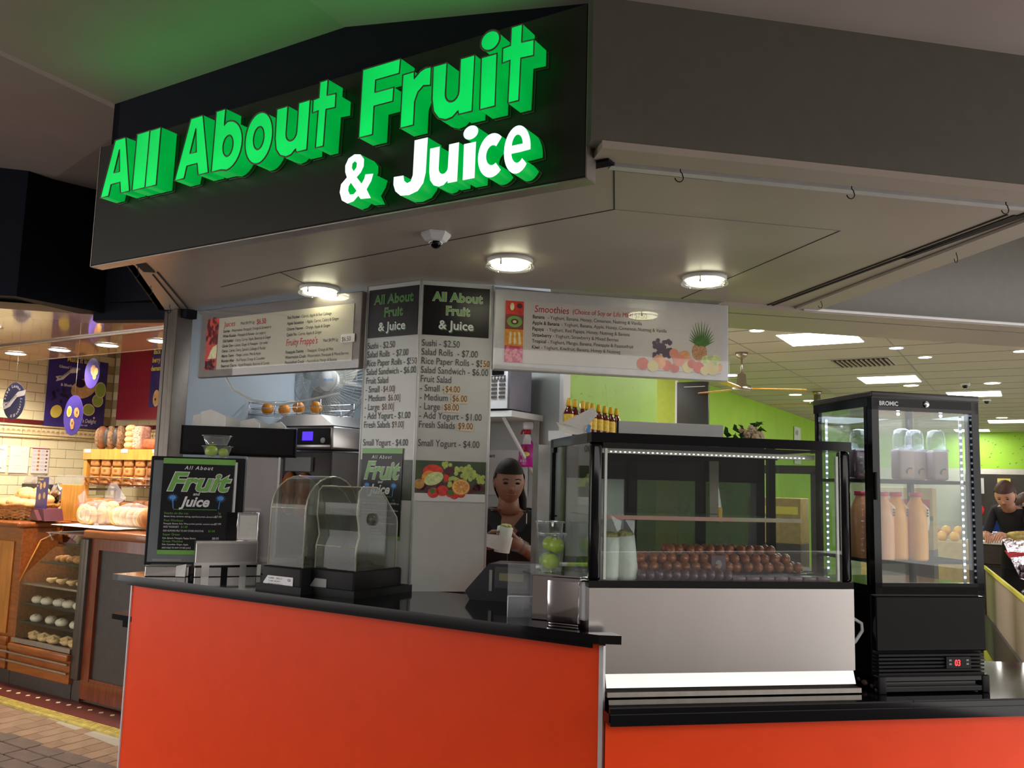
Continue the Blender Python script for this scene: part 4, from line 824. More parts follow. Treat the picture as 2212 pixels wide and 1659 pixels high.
def enclosure(u, v, w_, d_, h_, rnd, lab, base_l, rot=0.0):
    t = thing('blender_enclosure', 'B', u, v, ZC, lab, 'blender', rot=rot)
    mb = MB(); mb.bbox(-.012, w_+.012, -.02, d_+.03, .0, .105, r=.008); mb.prism([(-.03, -.035), (w_+.03, -.035), (w_+.05, d_+.06), (-.02, d_+.06)], 0, .03); mb.obj('base', M['blackmat'], t)
    hood = MB(); z0 = .09
    if rnd:
        pr = [(-.0, z0), (-.0, h_*.72)]+[(d_*.5-d_*.5*cos(a), h_*.72+(h_*.28)*sin(a)) for a in [radians(x) for x in range(15, 180, 15)]]+[(d_, h_*.72), (d_, z0)]
    else:
        pr = [(0, z0), (-.0, z0+.11), (.015, z0+.155), (.006, z0+.20), (-.004, z0+.24), (0, h_-.02), (.02, h_), (d_*.42, h_), (d_*.62, h_-.03), (d_*.98, h_-.13), (d_, h_-.16), (d_, z0)]
    n = len(pr)
    vs = [(.0, y, z) for y, z in pr]+[(w_, y, z) for y, z in pr]
    ins = .022
    hood.add(vs, [(i, i+1, n+i+1, n+i) for i in range(n-1)], 0, True)
    hood.add([(.0, y, z) for y, z in pr], [tuple(range(n))]); hood.add([(w_, y, z) for y, z in pr], [tuple(range(n))])
    hood.obj('clear_hood', M['acrylic'], t)
    rim = MB(); rim.tube([(0, y, z) for y, z in pr], .0035, 6); rim.tube([(w_, y, z) for y, z in pr], .0035, 6)
    for k in (1, n//2, n-2): rim.tube([(0, pr[k][0], pr[k][1]), (w_, pr[k][0], pr[k][1])], .0025, 6)
    rim.obj('hood_rim', glassy('acrylic_edge', (.8, .8, .7), 3.0, .1, haze=.35, hazecol=(.75, .72, .58)), t)
    kn = MB()
    for x in (-.004, w_+.004):
        kn.lathe([(.026, 0), (.026, .008), (.014, .008), (.014, .014)], n=20, mat=Matrix.Translation((x, d_*.36, h_*.70)) @ Matrix.Rotation(pi/2 if x > 0 else -pi/2, 4, 'Y'))
    kn.obj('hinge_boss', M['acrylic'], t)
    jug = MB(); jug.lathe([(.045, .10), (.05, .12), (.062, .30), (.064, .305), (.066, .32)], cx=w_*.5, cy=d_*.55, n=4, smooth=False, cap=True); jug.obj('jug', M['acrylic'], t)
    jb = MB(); jb.lathe([(.07, .10), (.065, .125), (.045, .135)], cx=w_*.5, cy=d_*.55, n=20); jb.obj('jug_base', M['blackmat'], t)
    if rnd:
        dk = MB(); dk.bbox(w_*.40, w_*.95, d_*.75, d_*.95, .12, h_*.68, r=.01); dk.obj('motor_back', mat('petrol_plastic', (.02, .04, .05), .4), t)
    lb = MB(); lb.poly([(.0, .012), (.175 if base_l else .09, .012), (.175 if base_l else .09, .065), (.025, .065), (0, .035)], -.0225); lo = lb.obj('label', M['whiteg'] if base_l else M['greyp'], t)
    if base_l: texts([('CLASSIC   (00%) 0.1', .03, -.024, .052, .010, {}), ('12 AMP  220-240 V', .03, -.024, .040, .009, {}), ('SER. NO. 003 004 0117', .03, -.024, .028, .009, {}), ('CE', .145, -.024, .048, .014, dict(bold=.02)), ('IIIIIIIIIIIII', .02, -.024, .017, .012, dict(bold=.03)), ('c@e', .13, -.024, .017, .012, dict(bold=.02))], lo, M['ink'])
    ft = MB()
    for x in (0, w_): ft.lathe([(.012, -.0), (.012, .01)], cx=x, cy=-.02, n=10)
    ft.obj('foot', M['blackmat'], t)
    return t
enclosure(-.48, -.375, .205, .32, .490, True, 'left blender under a round topped smoky plastic hood with a white rating label', True)
enclosure(-.263, -.315, .225, .26, .450, False, 'right blender under an angular clear plastic hood, in front of the column poster', False)

# card terminal and cup holder group
pt = thing('till_display', 'B', .34, -.03, ZC, 'dark grey sloping cash register display behind the napkin dispensers', 'till', rot=radians(14))
mb = MB(); mb.prism([(-.0, .0), (.02, -.0), (.26, .0), (.30, .07), (.30, .155), (.08, .150), (-.02, .035)][::1], .0, .16, axis='y'); mb.obj('body', mat('dark_till_plastic', (.022, .024, .032), .35), pt)
mb = MB(); mb.box(.11, .25, -.006, 0, .055, .14); mb.obj('screen_bezel', mat('till_bezel', (.07, .07, .075), .3), pt)
mb = MB(); mb.box(.13, .235, -.009, -.005, .085, .115); mb.obj('display', mat('olive_lcd', (.22, .22, .12), .3), pt)
mb = MB(); mb.box(.085, .098, -.004, 0, .04, .125); mb.box(.262, .275, -.004, 0, .04, .125); mb.obj('clip', M['greyp'], pt)
cb = thing('steel_dispenser', 'B', .80, -.315, ZC, 'square steel cup dispenser box on the counter carrying the cups of apples', 'dispenser', rot=radians(8))
mb = MB(); mb.bbox(0, .195, .0, .25, .0, .158, r=.003, seg=1); mb.obj('body', M['chrome'], cb)
mb = MB(); mb.prism([(-.055, .045), (.0, -.01), (.21, -.01), (.21, .26), (-.055, .26)], .158, .163); mb.obj('lid', M['chrome'], cb)
ah = thing('acrylic_holder', 'B', .735, -.315, ZC, 'small clear acrylic card holder beside the steel dispenser', 'holder', rot=radians(35))
mb = MB(); mb.box(-.03, .085, 0, .003, .0, .075); mb.box(-.03, .085, .03, .033, 0, .19); mb.box(-.03, -.027, 0, .033, 0, .075); mb.box(.082, .085, 0, .033, 0, .075); mb.box(.025, .028, 0, .033, 0, .075); mb.obj('sheet', M['plastic_clear'], ah)
mb = MB(); mb.tube([(-.03, 0, .075), (.085, 0, .075)], .002, 6); mb.tube([(-.03, 0, 0), (-.03, 0, .075)], .002, 6); mb.tube([(.085, 0, 0), (.085, 0, .075)], .002, 6); mb.obj('edge', M['whitepr'], ah)
np_ = thing('napkin_dispenser', 'B', .895, -.375, ZC, 'chrome napkin dispenser with white napkins at the right end of the counter', 'napkin dispenser', rot=radians(6))
mb = MB(); mb.bbox(0, .122, .0, .075, .006, .155, r=.006); mb.obj('shell', M['chrome'], np_)
mb = MB(); mb.box(-.001, .124, .0, .076, .15, .156); mb.bbox(.006, .116, .006, .07, .0, .008, r=.002); mb.obj('lid', M['chrome'], np_)
mb = MB(); mb.bbox(.120, .142, .01, .070, .02, .152, r=.012); mb.obj('napkins', M['whiteg'], np_)
def cup(u, v, z, lab, h_=.14):
    t = thing('plastic_cup', 'B', u, v, z, lab, 'cup', 'clear cups of apples on the steel dispenser')
    mb = MB(); mb.lathe([(.0, .004), (.034, .004), (.035, .0), (.037, .004), (.050, h_), (.053, h_)], n=32, cap=False); mb.obj('cup_wall', M['plastic_clear'], t)
    mb = MB(); mb.lathe([(.056, h_-.002), (.056, h_+.004), (.050, h_+.006), (.046, h_+.003), (.0, h_+.003)], n=32, cap=False); mb.tube([(.054*cos(a), .054*sin(a), h_+.003) for a in [2*pi*k/32 for k in range(32)]], .002, 6, closed=True); mb.obj('lid', M['plastic_clear'], t)
    for k in range(4):
        rb = MB(); rb.tube([(.0505*cos(2*pi*q/32), .0505*sin(2*pi*q/32), h_-.01-.002*k) for q in range(32)], .0006, 4, closed=True)
    return t
cup(.790, -.17, 1.235, 'taller clear cup with lid behind, on the steel dispenser', .175)
cup(.835, -.235, 1.235, 'shorter clear cup full of green apples in front, on the steel dispenser', .135)
for du, dv, dz, r, l in ((-.0, -.004, .036, .031, 'large green apple at the bottom of the front cup'), (-.052, .06, .034, .030, 'green apple low in the rear cup'), (-.016, .018, .098, .029, 'green apple at the top of the front cup, left side'), (.014, .012, .094, .029, 'green apple at the top of the front cup, right side')):
    t = thing('green_apple', 'B', .832+du, -.23+dv, 1.235+dz, l, 'apple', 'green apples in the clear cups')
    mb = MB(); mb.ball((0, 0, 0), r, n=20, k=14, sc=(1.03, 1.03, .95)); mb.obj('flesh', M['apple'], t)

# =================================================================== GLASS DISPLAY CASE
dc = thing('display_case', 'A', .53, -.995, .85, 'black framed glass display case on a brushed steel base holding wraps and rolls', 'display case')
CW, CD, ZB, ZT = .990, .60, .36, .883
mb = MB(); mb.prism([(.002, .19), (.002, ZB-.002), (CW, ZB-.002), (CW, .075), (.062, .075), (.062, .19)], 0, CD, axis='y'); mb.obj('steel_base', M['steel'], dc)
mb = MB(); mb.prism([(.006, .076), (-.010, .03), (.3, .03), (.3, .076)], .064, CW-.005, axis='x'); mb.obj('steel_lip', M['steel'], dc, label='bright lower lip of the steel base')
mb = MB(); mb.box(.062, CW+.005, -.028, .02, .004, .020); mb.obj('steel_foot', M['alu'], dc)
mb = MB(); mb.box(.065, CW-.02, .01, CD, .0, .03); mb.obj('plinth', M['black'], dc)
mb = MB(); mb.box(.0, CW, 0, CD, ZB, ZB+.022); mb.obj('floor_frame', M['black'], dc)
mb = MB(); mb.box(.0, CW, -.002, .05, ZT-.030, ZT); mb.box(0, .05, 0, CD, ZT-.030, ZT); mb.box(CW-.05, CW, 0, CD, ZT-.03, ZT); mb.box(0, CW, CD-.05, CD, ZT-.05, ZT); mb.obj('top_frame', M['black'], dc)
mb = MB(); mb.box(0, CW, 0, CD, ZT, ZT+.004); mb.obj('top_panel', M['black'], dc)
for x0, x1 in ((.002, .044), (CW-.042, CW-.002)):
    mb = MB(); mb.bbox(x0, x1, .0, .042, ZB+.02, ZT-.03, r=.015); mb.obj('corner_post', M['black'], dc)
for x0, x1 in ((.0, .03), (CW-.03, CW)):
    mb = MB(); mb.box(x0, x1, CD-.03, CD, ZB+.02, ZT-.05); mb.obj('rear_post', M['black'], dc)
for x in (.052, CW-.060):
    mb = MB(); mb.box(x, x+.009, .006, .016, ZB+.026, ZT-.05); mb.obj('light_tube_cover', mat('white_tube_cover', (.78, .76, .72), .4), dc)
mb = MB(); mb.box(.044, CW-.042, .004, .007, ZB+.022, ZT-.03); mb.obj('front_glass', M['glass'], dc)
for x in (.008, CW-.011):
    mb = MB(); mb.box(x, x+.003, .045, CD-.03, ZB+.022, ZT-.03); mb.obj('side_glass', M['glass'], dc)
mb = MB(); mb.box(.06, .82, .06, CD-.12, .592, .598); mb.obj('glass_shelf', glassy('shelf_glass', (.85, .92, .88), 1.2, .0, haze=.12, hazecol=(.6, .7, .62)), dc)
mb = MB(); mb.box(.06, .55, .055, .060, .588, .602, 0); mb.box(.55, .82, .055, .060, .588, .602, 1); mb.obj('shelf_edge', [mat('pinkish_shelf_edge', (.55, .27, .22), .35), mat('tan_shelf_edge', (.42, .34, .24), .35)], dc)
mb = MB(); mb.box(.06, .90, .10, .125, ZT-.062, ZT-.045); mb.obj('light_rail', M['alu'], dc)
mb = MB()
for k in range(44): mb.box(.10+k*.0175, .106+k*.0175, .097, .100, ZT-.059, ZT-.055)
mb.obj('led_strip', lamp_mat('soft_led', (.8, .85, .9), 2.0), dc, kind='stuff')
SMK = glassy('smoked_door_glass', (.30, .32, .33), 1.0, .02, haze=.22, hazecol=(.30, .32, .31))
ORD = ['first', 'second', 'third', 'fourth', 'fifth', 'sixth', 'seventh', 'eighth', 'ninth', 'tenth', 'eleventh']
# rear sliding doors
for i, (x0, x1, y) in enumerate(((.03, .35, CD-.02), (.33, .66, CD-.035), (.64, .945, CD-.02))):
    d = bpy.data.objects.new('sliding_door', None); COL.objects.link(d); d.parent = dc
    mb = MB(); mb.box(x0, x0+.035, y, y+.012, ZB+.03, ZT-.05); mb.box(x1-.035, x1, y, y+.012, ZB+.03, ZT-.05); mb.box(x0, x1, y, y+.012, ZB+.03, ZB+.055); mb.box(x0, x1, y, y+.012, ZT-.15, ZT-.05); mb.obj('door_frame', M['black'], d)
    mb = MB(); mb.box(x0+.035, x1-.035, y+.004, y+.008, ZB+.055, ZT-.15)
    mb.obj('door_panel', mat('pale_door_panel', (.50, .55, .48), .35, var=.04) if i == 0 else SMK, d)
mb = MB(); mb.box(.68, .72, CD-.05, CD-.04, .60, .82); mb.obj('hanging_strip', M['tan'], dc)
# contents
def case_pt(x, y, z): return G('A', .53+x, -.995+y, .85+z)
def wrap(x, y, h_, r, lean, lab):
    t = thing('wrap_roll', 'A', .53+x, -.995+y, .85+ZB+.022, lab, 'wrap', 'paper wrapped wraps in the display case')
    mm = Matrix.Rotation(lean, 4, 'Y')
    mb = MB(); mb.lathe([(.9*r, 0), (r, h_*.1), (r*1.0, h_*.7), (r*.98, h_), (r*.85, h_)], n=18, mat=mm, cap=True); mb.obj('paper_sleeve', M['rice'], t)
    mb = MB(); mb.ball(tuple(mm @ Vector((0, 0, h_))), r*.86, sc=(1, 1, .6), n=14, k=8, jit=.12); mb.obj('filling', M['filling'], t)
    mb = MB()
    mb.add([tuple(mm @ Vector((-r, 0, h_))), tuple(mm @ Vector((r, .0, h_))), tuple(mm @ Vector((r*1.3, .01, h_+.055))), tuple(mm @ Vector((.0, .0, h_+.075))), tuple(mm @ Vector((-r*1.1, .0, h_+.03)))], [(0, 1, 2, 3, 4)]); mb.obj('cling_film', M['film'], t)
wrap(.085, .05, .145, .034, 0.02, 'left white paper wrapped salad wrap in the display case')
wrap(.155, .06, .150, .040, -.10, 'right white paper wrapped salad wrap, wider, in the display case')
ptr = None
R2 = random.Random(11)
def roll_proto(name, m, lab, cat, grp):
    t = thing(name, 'A', 0, 0, 0, lab, cat, grp); mb = MB(); mb.ball((0, 0, 0), 1, n=10, k=6, sc=(.030, .018, .019)); mb.obj('wrapped_roll', m, t)
    return t
tr = thing('black_tray', 'A', .53+.56, -.995+.25, .85+ZB+.022, 'long black tray of glossy brown rolls in the display case', 'tray')
mb = MB(); mb.bbox(-.38, .36, -.16, .16, 0, .020, r=.008); mb.obj('tray', M['black'], tr)
rp = roll_proto('brown_roll', M['brown'], 'glossy brown wrapped roll piled on the black tray', 'roll', 'glossy brown rolls piled on the black tray')
cnt = 0
for lay in range(3):
    for i in range(17-lay*2):
        for j in range(4-lay):
            x = .20+i*.040+lay*.035+R2.uniform(-.006, .006); y = .12+j*.055+lay*.02
            if x > .90 or (lay == 2 and (x > .78 or x < .32)): continue
            o = rp if cnt == 0 else copy_tree(rp); cnt += 1
            o.location = case_pt(x, y, ZB+.022+.020+.019+lay*.029); o.rotation_euler = (0, R2.uniform(-.25, .25), ANG['A']+R2.uniform(.9, 1.6))
mp = roll_proto('dark_roll', M['mauve'], 'small dark roll pack in the front row of the display case', 'roll', 'dark mauve rolls in front of the brown ones')
for i in range(22):
    o = mp if i == 0 else copy_tree(mp); o.location = case_pt(.20+(i % 11)*.032+(.01 if i > 10 else 0), .035+(.035 if i > 10 else 0), ZB+.022+.019+(0 if True else 0)); o.rotation_euler = (0, R2.uniform(-.2, .2), ANG['A']+1.3); o['label'] = 'dark mauve roll, %s from the left in the %s row behind the case glass' % (ORD[i % 11], 'rear' if i > 10 else 'front')
for i in range(7):
    t = thing('flat_pack', 'A', .53+.56+i*.055, -.995+.055+.002*(i % 2), .85+ZB+.022, 'flat dark sealed pack, %s from the left along the front glass' % ORD[i], 'pack', 'flat dark packs along the front glass')
    mb = MB(); mb.bbox(-.025, .025, -.03, .03, 0, .014, r=.004); mb.obj('tub', M['mauve'], t); mb = MB(); mb.box(-.024, .024, -.029, .029, .0141, .0155); mb.obj('film', M['film'], t)
t = thing('price_card', 'A', .53+.515, -.995+.10, .85+ZB+.042, 'small dark price card standing among the brown rolls', 'card')
mb = MB(); mb.box(-.028, .028, 0, .003, 0, .062); mb.obj('card', M['mauve'], t); mb = MB(); mb.disc((0, -.001, .03), .012, .016); mb.obj('print', M['greyp'], t)
t = thing('salad_tongs', 'A', .53+.66, -.995+.40, .85+.60, 'yellow handled knife hanging in the display case', 'knife')
mb = MB(); mb.bbox(-.008, .008, 0, .012, -.03, .03, r=.004); mb.obj('handle', M['oyellow'], t); mb = MB(); mb.add([(-.007, .006, .03), (.007, .006, .03), (-.007, .006, .12)], [(0, 1, 2)]); mb.obj('blade', M['steel'], t)
t = thing('top_sign', 'A', .755, -.60, .85+ZT+.004, 'blank white panel lying along the back edge of the display case top', 'panel')
mb = MB(); mb.bbox(.0, .445, .0, .012, .0, .075, r=.002, seg=1); mb.obj('panel', M['panel'], t); mb = MB(); mb.box(-.006, 0, .0, .012, 0, .077); mb.obj('end_cap', M['black'], t)
t = thing('side_screen', 'A', .505, -.50, .85, 'dark smoked panel beside the left end of the display case', 'panel')
mb = MB(); mb.box(-.05, .0, .0, .10, .0, .86); mb.obj('post', M['steel_dark'], t); 
# docket papers on the case
t = thing('docket_pile', 'A', .625, -.60, .85+ZT+.005, 'crumpled white dockets stuck on a spike at the left end of the case top', 'dockets')
mb = MB(); mb.tube([(-.02, .03, 0), (-.02, .03, .14)], .0018, 6); mb.obj('spike', M['chrome'], t)
for k, (pts) in enumerate(([(-.10, .0, .055), (-.01, .01, .03), (.055, .03, .10), (.03, .03, .125)], [(-.12, .02, .06), (-.10, .0, .02), (-.01, .0, .0), (.00, .01, .03)], [(-.06, -.01, .012), (.06, -.01, .012), (.07, .03, .002), (-.05, .04, .002)], [(-.10, -.02, .012), (.0, -.03, .006), (.0, .02, .01), (-.08, .02, .016)])):
    mb = MB(); mb.add(pts, [(0, 1, 2, 3)]); o = mb.obj('docket', M['paper'], t)
mb = MB(); mb.add([(-.005, -.002, .025), (.012, -.002, .02), (.018, -.0, .05), (.006, 0, .055)], [(0, 1, 2, 3)]); mb.obj('blue_mark', M['bluepr'], t)

# =================================================================== DRINKS FRIDGE
fg = thing('drinks_fridge', 'A', 1.583, -1.03, .85, 'tall black glass sided countertop fridge with lit shelves of juice bottles', 'fridge')
FW, FD, FH = .445, .40, 1.077
mb = MB(); mb.bbox(0, FW, .03, FD, .055, .345, r=.004, seg=1); mb.obj('lower_body', M['black'], fg)
mb = MB(); mb.bbox(.0, FW, .0, .03, .145, .338, r=.004, seg=1); mb.obj('kick_panel', M['black'], fg)
mb = MB()
for k in range(6): mb.box(.01, FW-.01, .004, .03, .062+k*.013, .069+k*.013)
g_ = mb.obj('vent_grille', M['blackmat'], fg)
mb = MB(); mb.bbox(.0, FW, -.006, .03, .040, .062, r=.004, seg=1); mb.bbox(.0, FW, -.006, .03, .004, .028, r=.004, seg=1); mb.box(.01, FW-.01, .01, FD, .004, .055); mb.obj('base_bars', M['black'], fg)
for x in (.0, FW-.03): mb = MB(); mb.bbox(x, x+.03, -.01, .02, .0, .06, r=.004); mb.obj('foot', M['blackmat'], fg)
mb = MB(); mb.box(.275, .375, -.003, .004, .085, .125); dd = mb.obj('control_panel', M['blackmat'], fg)
texts([('03', .308, -.004, .094, .030, dict(bold=.02, wid=.8))], dd, M['ledred'], 'temperature_digits')
mb = MB()
for x, z in ((.285, .110), (.285, .097), (.355, .110), (.355, .097)): mb.box(x, x+.010, -.0045, -.003, z, z+.006)
mb.obj('button', M['greyp'], dd)
mb = MB(); mb.bbox(-.003, FW+.003, -.004, FD+.003, FH-.022, FH, r=.005); mb.obj('lid', mat('fridge_lid', (.035, .03, .03), .3), fg)
mb = MB(); mb.box(0, FW, 0, FD, FH-.055, FH-.022); mb.obj('top_box', M['black'], fg)
mb = MB(); mb.box(0, FW, 0, FD, .345, .372); mb.obj('cabinet_floor', M['black'], fg)
for x, y in ((0, FD-.03), (FW-.03, FD-.03), (0, .03), (FW-.022, .03)): mb = MB(); mb.bbox(x, x+.022, y, y+.025, .37, FH-.05, r=.004, seg=1); mb.obj('corner_post', M['black'], fg)
for n_, (x0, x1, y0, y1) in (('side_glass', (.004, .007, .05, FD-.03)), ('side_glass', (FW-.007, FW-.004, .05, FD-.03)), ('rear_glass', (.02, FW-.02, FD-.008, FD-.005))):
    mb = MB(); mb.box(x0, x1, y0, y1, .372, FH-.055); mb.obj(n_, M['glass'], fg)
dr_ = bpy.data.objects.new('door', None); COL.objects.link(dr_); dr_.parent = fg
mb = MB(); mb.box(0, .028, -.0, .028, .345, FH-.024); mb.box(FW-.030, FW, 0, .028, .345, FH-.024); mb.box(0, FW, 0, .028, FH-.068, FH-.024); mb.box(0, FW, 0, .028, .345, .385); mb.obj('door_frame', M['black'], dr_)
mb = MB(); mb.box(.028, FW-.03, .008, .012, .385, FH-.068); mb.obj('door_glass', M['glass'], dr_)
mb = MB(); mb.bbox(.004, .014, -.008, .0, .68, .78, r=.003); mb.obj('handle', M['blackmat'], dr_)
mb = MB(); mb.lathe([(.012, 0), (.012, .004), (.006, .006)], n=20, mat=Matrix.Translation((.225, 0, FH-.040)) @ Matrix.Rotation(pi/2, 4, 'X')); mb.obj('lock', M['chrome'], dr_)
texts([('BROMIC', .030, -.0015, FH-.051, .022, dict(bold=.03, wid=.95))], dr_, M['whiteg'], 'brand_lettering')
for x, y in ((FW-.052, .035), (.03, FD-.045)):
    mb = MB(); mb.box(x-.006, x+.006, y, y+.003, .385, FH-.075); sp_ = mb.obj('led_rail', M['alu_white'], fg)
    mb = MB()
    for k in range(26): mb.box(x-.0032, x+.0032, y-.002, y, .40+k*.0235, .406+k*.0235)
    mb.obj('led_row', M['led'], sp_, kind='stuff')
for x in (.15, .33):
    mb = MB(); mb.ball((x, .06, FH-.075), .006, n=10, k=6); mb.obj('led_lamp', M['led'], fg)
for z, zz in ((.755, 0), (.46, 1)):
    sh = bpy.data.objects.new('shelf', None); COL.objects.link(sh); sh.parent = fg
    mb = MB(); mb.box(.02, FW-.02, .04, .048, z-.010, z+.002); mb.box(.02, FW-.02, FD-.05, FD-.042, z-.01, z+.002); mb.box(.012, .02, .04, FD-.04, z-.01, z+.002); mb.box(FW-.02, FW-.012, .04, FD-.04, z-.01, z+.002); mb.obj('rim', M['blackmat'], sh)
    mb = MB()
    for k in range(18): mb.tube([(.03+k*.0225, .045, z-.002), (.03+k*.0225, FD-.045, z-.002)], .0016, 5, cap=False)
    mb.obj('wires', M['blackmat'], sh, kind='stuff')
ll = bpy.data.lights.new('fridge_light', 'AREA'); ll.energy = 2.2; ll.color = (.72, .82, 1.0); ll.size = .3; lo = bpy.data.objects.new('lamp_glow', ll); COL.objects.link(lo); lo.parent = fg; lo.location = (FW/2, FD/2, FH-.06)
def jug(x, y, lab, tint, rot=0):
    t = thing('juice_bottle', 'A', 1.583+x, -1.03+y, .85+.4605, lab, 'bottle', 'large orange juice bottles on the fridge shelf', rot)
    mb = MB(); s_ = .036
    prof = [(s_*.92, 0), (s_, .008), (s_, .150), (s_*.99, .175), (s_*.86, .200), (s_*.58, .220), (s_*.52, .226), (s_*.52, .236)]
    vs = []; fs = []; n = 16
    for r, z in prof:
        for k in range(n):
            a = 2*pi*k/n+pi/16; q = (abs(cos(a))**3.4+abs(sin(a))**3.4)**(-1/3.4) if z < .19 else 1; vs.append((r*q*cos(a), r*q*sin(a), z))
    for i in range(len(prof)-1):
        for k in range(n): a, b = i*n+k, i*n+(k+1) % n; fs.append((a, b, b+n, a+n))
    fs.append(tuple(range(n))[::-1]); fs.append(tuple(range((len(prof)-1)*n, len(prof)*n)))
    mb.add(vs, fs, 0, True); mb.obj('bottle', tint, t)
    mb = MB(); mb.tube([(s_*.55, -.012, .205), (s_*1.06, -.012, .190), (s_*1.1, -.012, .14), (s_*.98, -.012, .112)], .0075, 8); mb.obj('handle', M['milkplas'], t)
    mb = MB(); mb.lathe([(s_*.62, .234), (s_*.62, .248), (s_*.56, .250)], n=20); mb.obj('cap', M['pinkcap'], t)
    mb = MB()
    for k in range(3): mb.disc((s_*.62, -s_*1.03, .165+k*.010), .005, .004, n=10)
    mb.obj('grip_marks', M['black'], t)
j2 = mat('pale_juice_bottle', (0.88, 0.40, 0.18), 0.28, var=.05)
jug(.050, .16, 'juice bottle at the left side glass of the fridge', j2); jug(.085, .075, 'juice bottle partly hidden by the left door frame', j2); jug(.148, .085, 'juice bottle second from the right in the fridge', M['juice']); jug(.220, .07, 'rightmost juice bottle in the fridge with black grip marks', M['juice'])
def bag(x, y, lab, c):
    t = thing('drink_pouch', 'A', 1.583+x, -1.03+y, .85+.7575, lab, 'carton', 'pale drink cartons on the top fridge shelf')
    mb = MB(); mb.bbox(-.034, .034, -.028, .028, 0, .115, r=.012); mb.obj('lower_label', c, t)
    mb = MB(); mb.lathe([(.034, .112), (.034, .16), (.028, .185), (.014, .192)], n=18); mb.obj('upper', M['plastic_clear'], t)
    mb = MB()
    for k in range(9): mb.disc((-.030+k*.0075, -.0285, .113), .0045, .0055, n=8)
    mb.obj('frill', M['whitepr'], t)
    mb = MB(); mb.disc((.012, -.0290, .028), .012, .013, 0); mb.disc((.006, -.0288, .034), .016, .010, 1, rot=.6); mb.obj('fruit_print', [mat('print_coconut', (.45, .25, .18), .5), M['leaf']], t)
cm = mat('mauve_carton', (.42, .30, .30), .4, var=.1)
bag(.075, .20, 'dark mauve drink carton at the back left of the top fridge shelf', M['mauve']); bag(.185, .09, 'drink carton with a halved coconut print, left of three', cm); bag(.258, .12, 'drink carton in the middle of the top fridge shelf', cm); bag(.325, .085, 'rightmost drink carton on the top fridge shelf', cm)
rb = thing('can_row', 'A', 1.583+.05, -1.03+.05, .85+.3725, 'cling wrapped dark rolls lying on the fridge floor', 'rolls'); rb['kind'] = 'stuff'
mb = MB()
for i in range(15):
    for j in range(6): mb.ball((.01+i*.023+.008*(j % 2), .01+j*.04, .012+.018*(j/5)), .013, n=8, k=5, sc=(1, 1.2, .8))
bpy.data.objects.remove(rb); o = mb.obj('wrapped_rolls', M['mauve'], fg); o['kind'] = 'stuff'
t = thing('power_cord', 'A', 1.508, -.95, 1.0, 'white power cord looping between display case and fridge', 'cord')
mb = MB(); mb.tube([(0, 0, -.01), (.03, -.02, .02), (.052, -.03, .06), (.05, -.03, .085), (.03, -.01, .10), (.0, .02, .095)], .006, 8); mb.obj('cord', M['white'], t)

# =================================================================== PEOPLE
def skin_chain(verts, edges, radii, root=0, sub=1):
    me = bpy.data.meshes.new('sk'); me.from_pydata(verts, edges, []); o = bpy.data.objects.new('sk', me); COL.objects.link(o)
    md = o.modifiers.new('skin', 'SKIN'); md.use_smooth_shade = True
    if not me.skin_vertices: me.attributes
    sv = me.skin_vertices[0].data if me.skin_vertices else None
    if sv is None:
        bm = bmesh.new(); bm.from_mesh(me); bm.verts.layers.skin.verify(); bm.to_mesh(me); bm.free(); sv = me.skin_vertices[0].data
    for i, r in enumerate(radii): sv[i].radius = (r if isinstance(r, tuple) else (r, r)); sv[i].use_root = (i == root)
    s2 = o.modifiers.new('sub', 'SUBSURF'); s2.levels = sub; s2.render_levels = sub
    dg = bpy.context.evaluated_depsgraph_get(); dg.update()
    m2 = bpy.data.meshes.new_from_object(o.evaluated_get(dg)); bpy.data.objects.remove(o)
    return m2
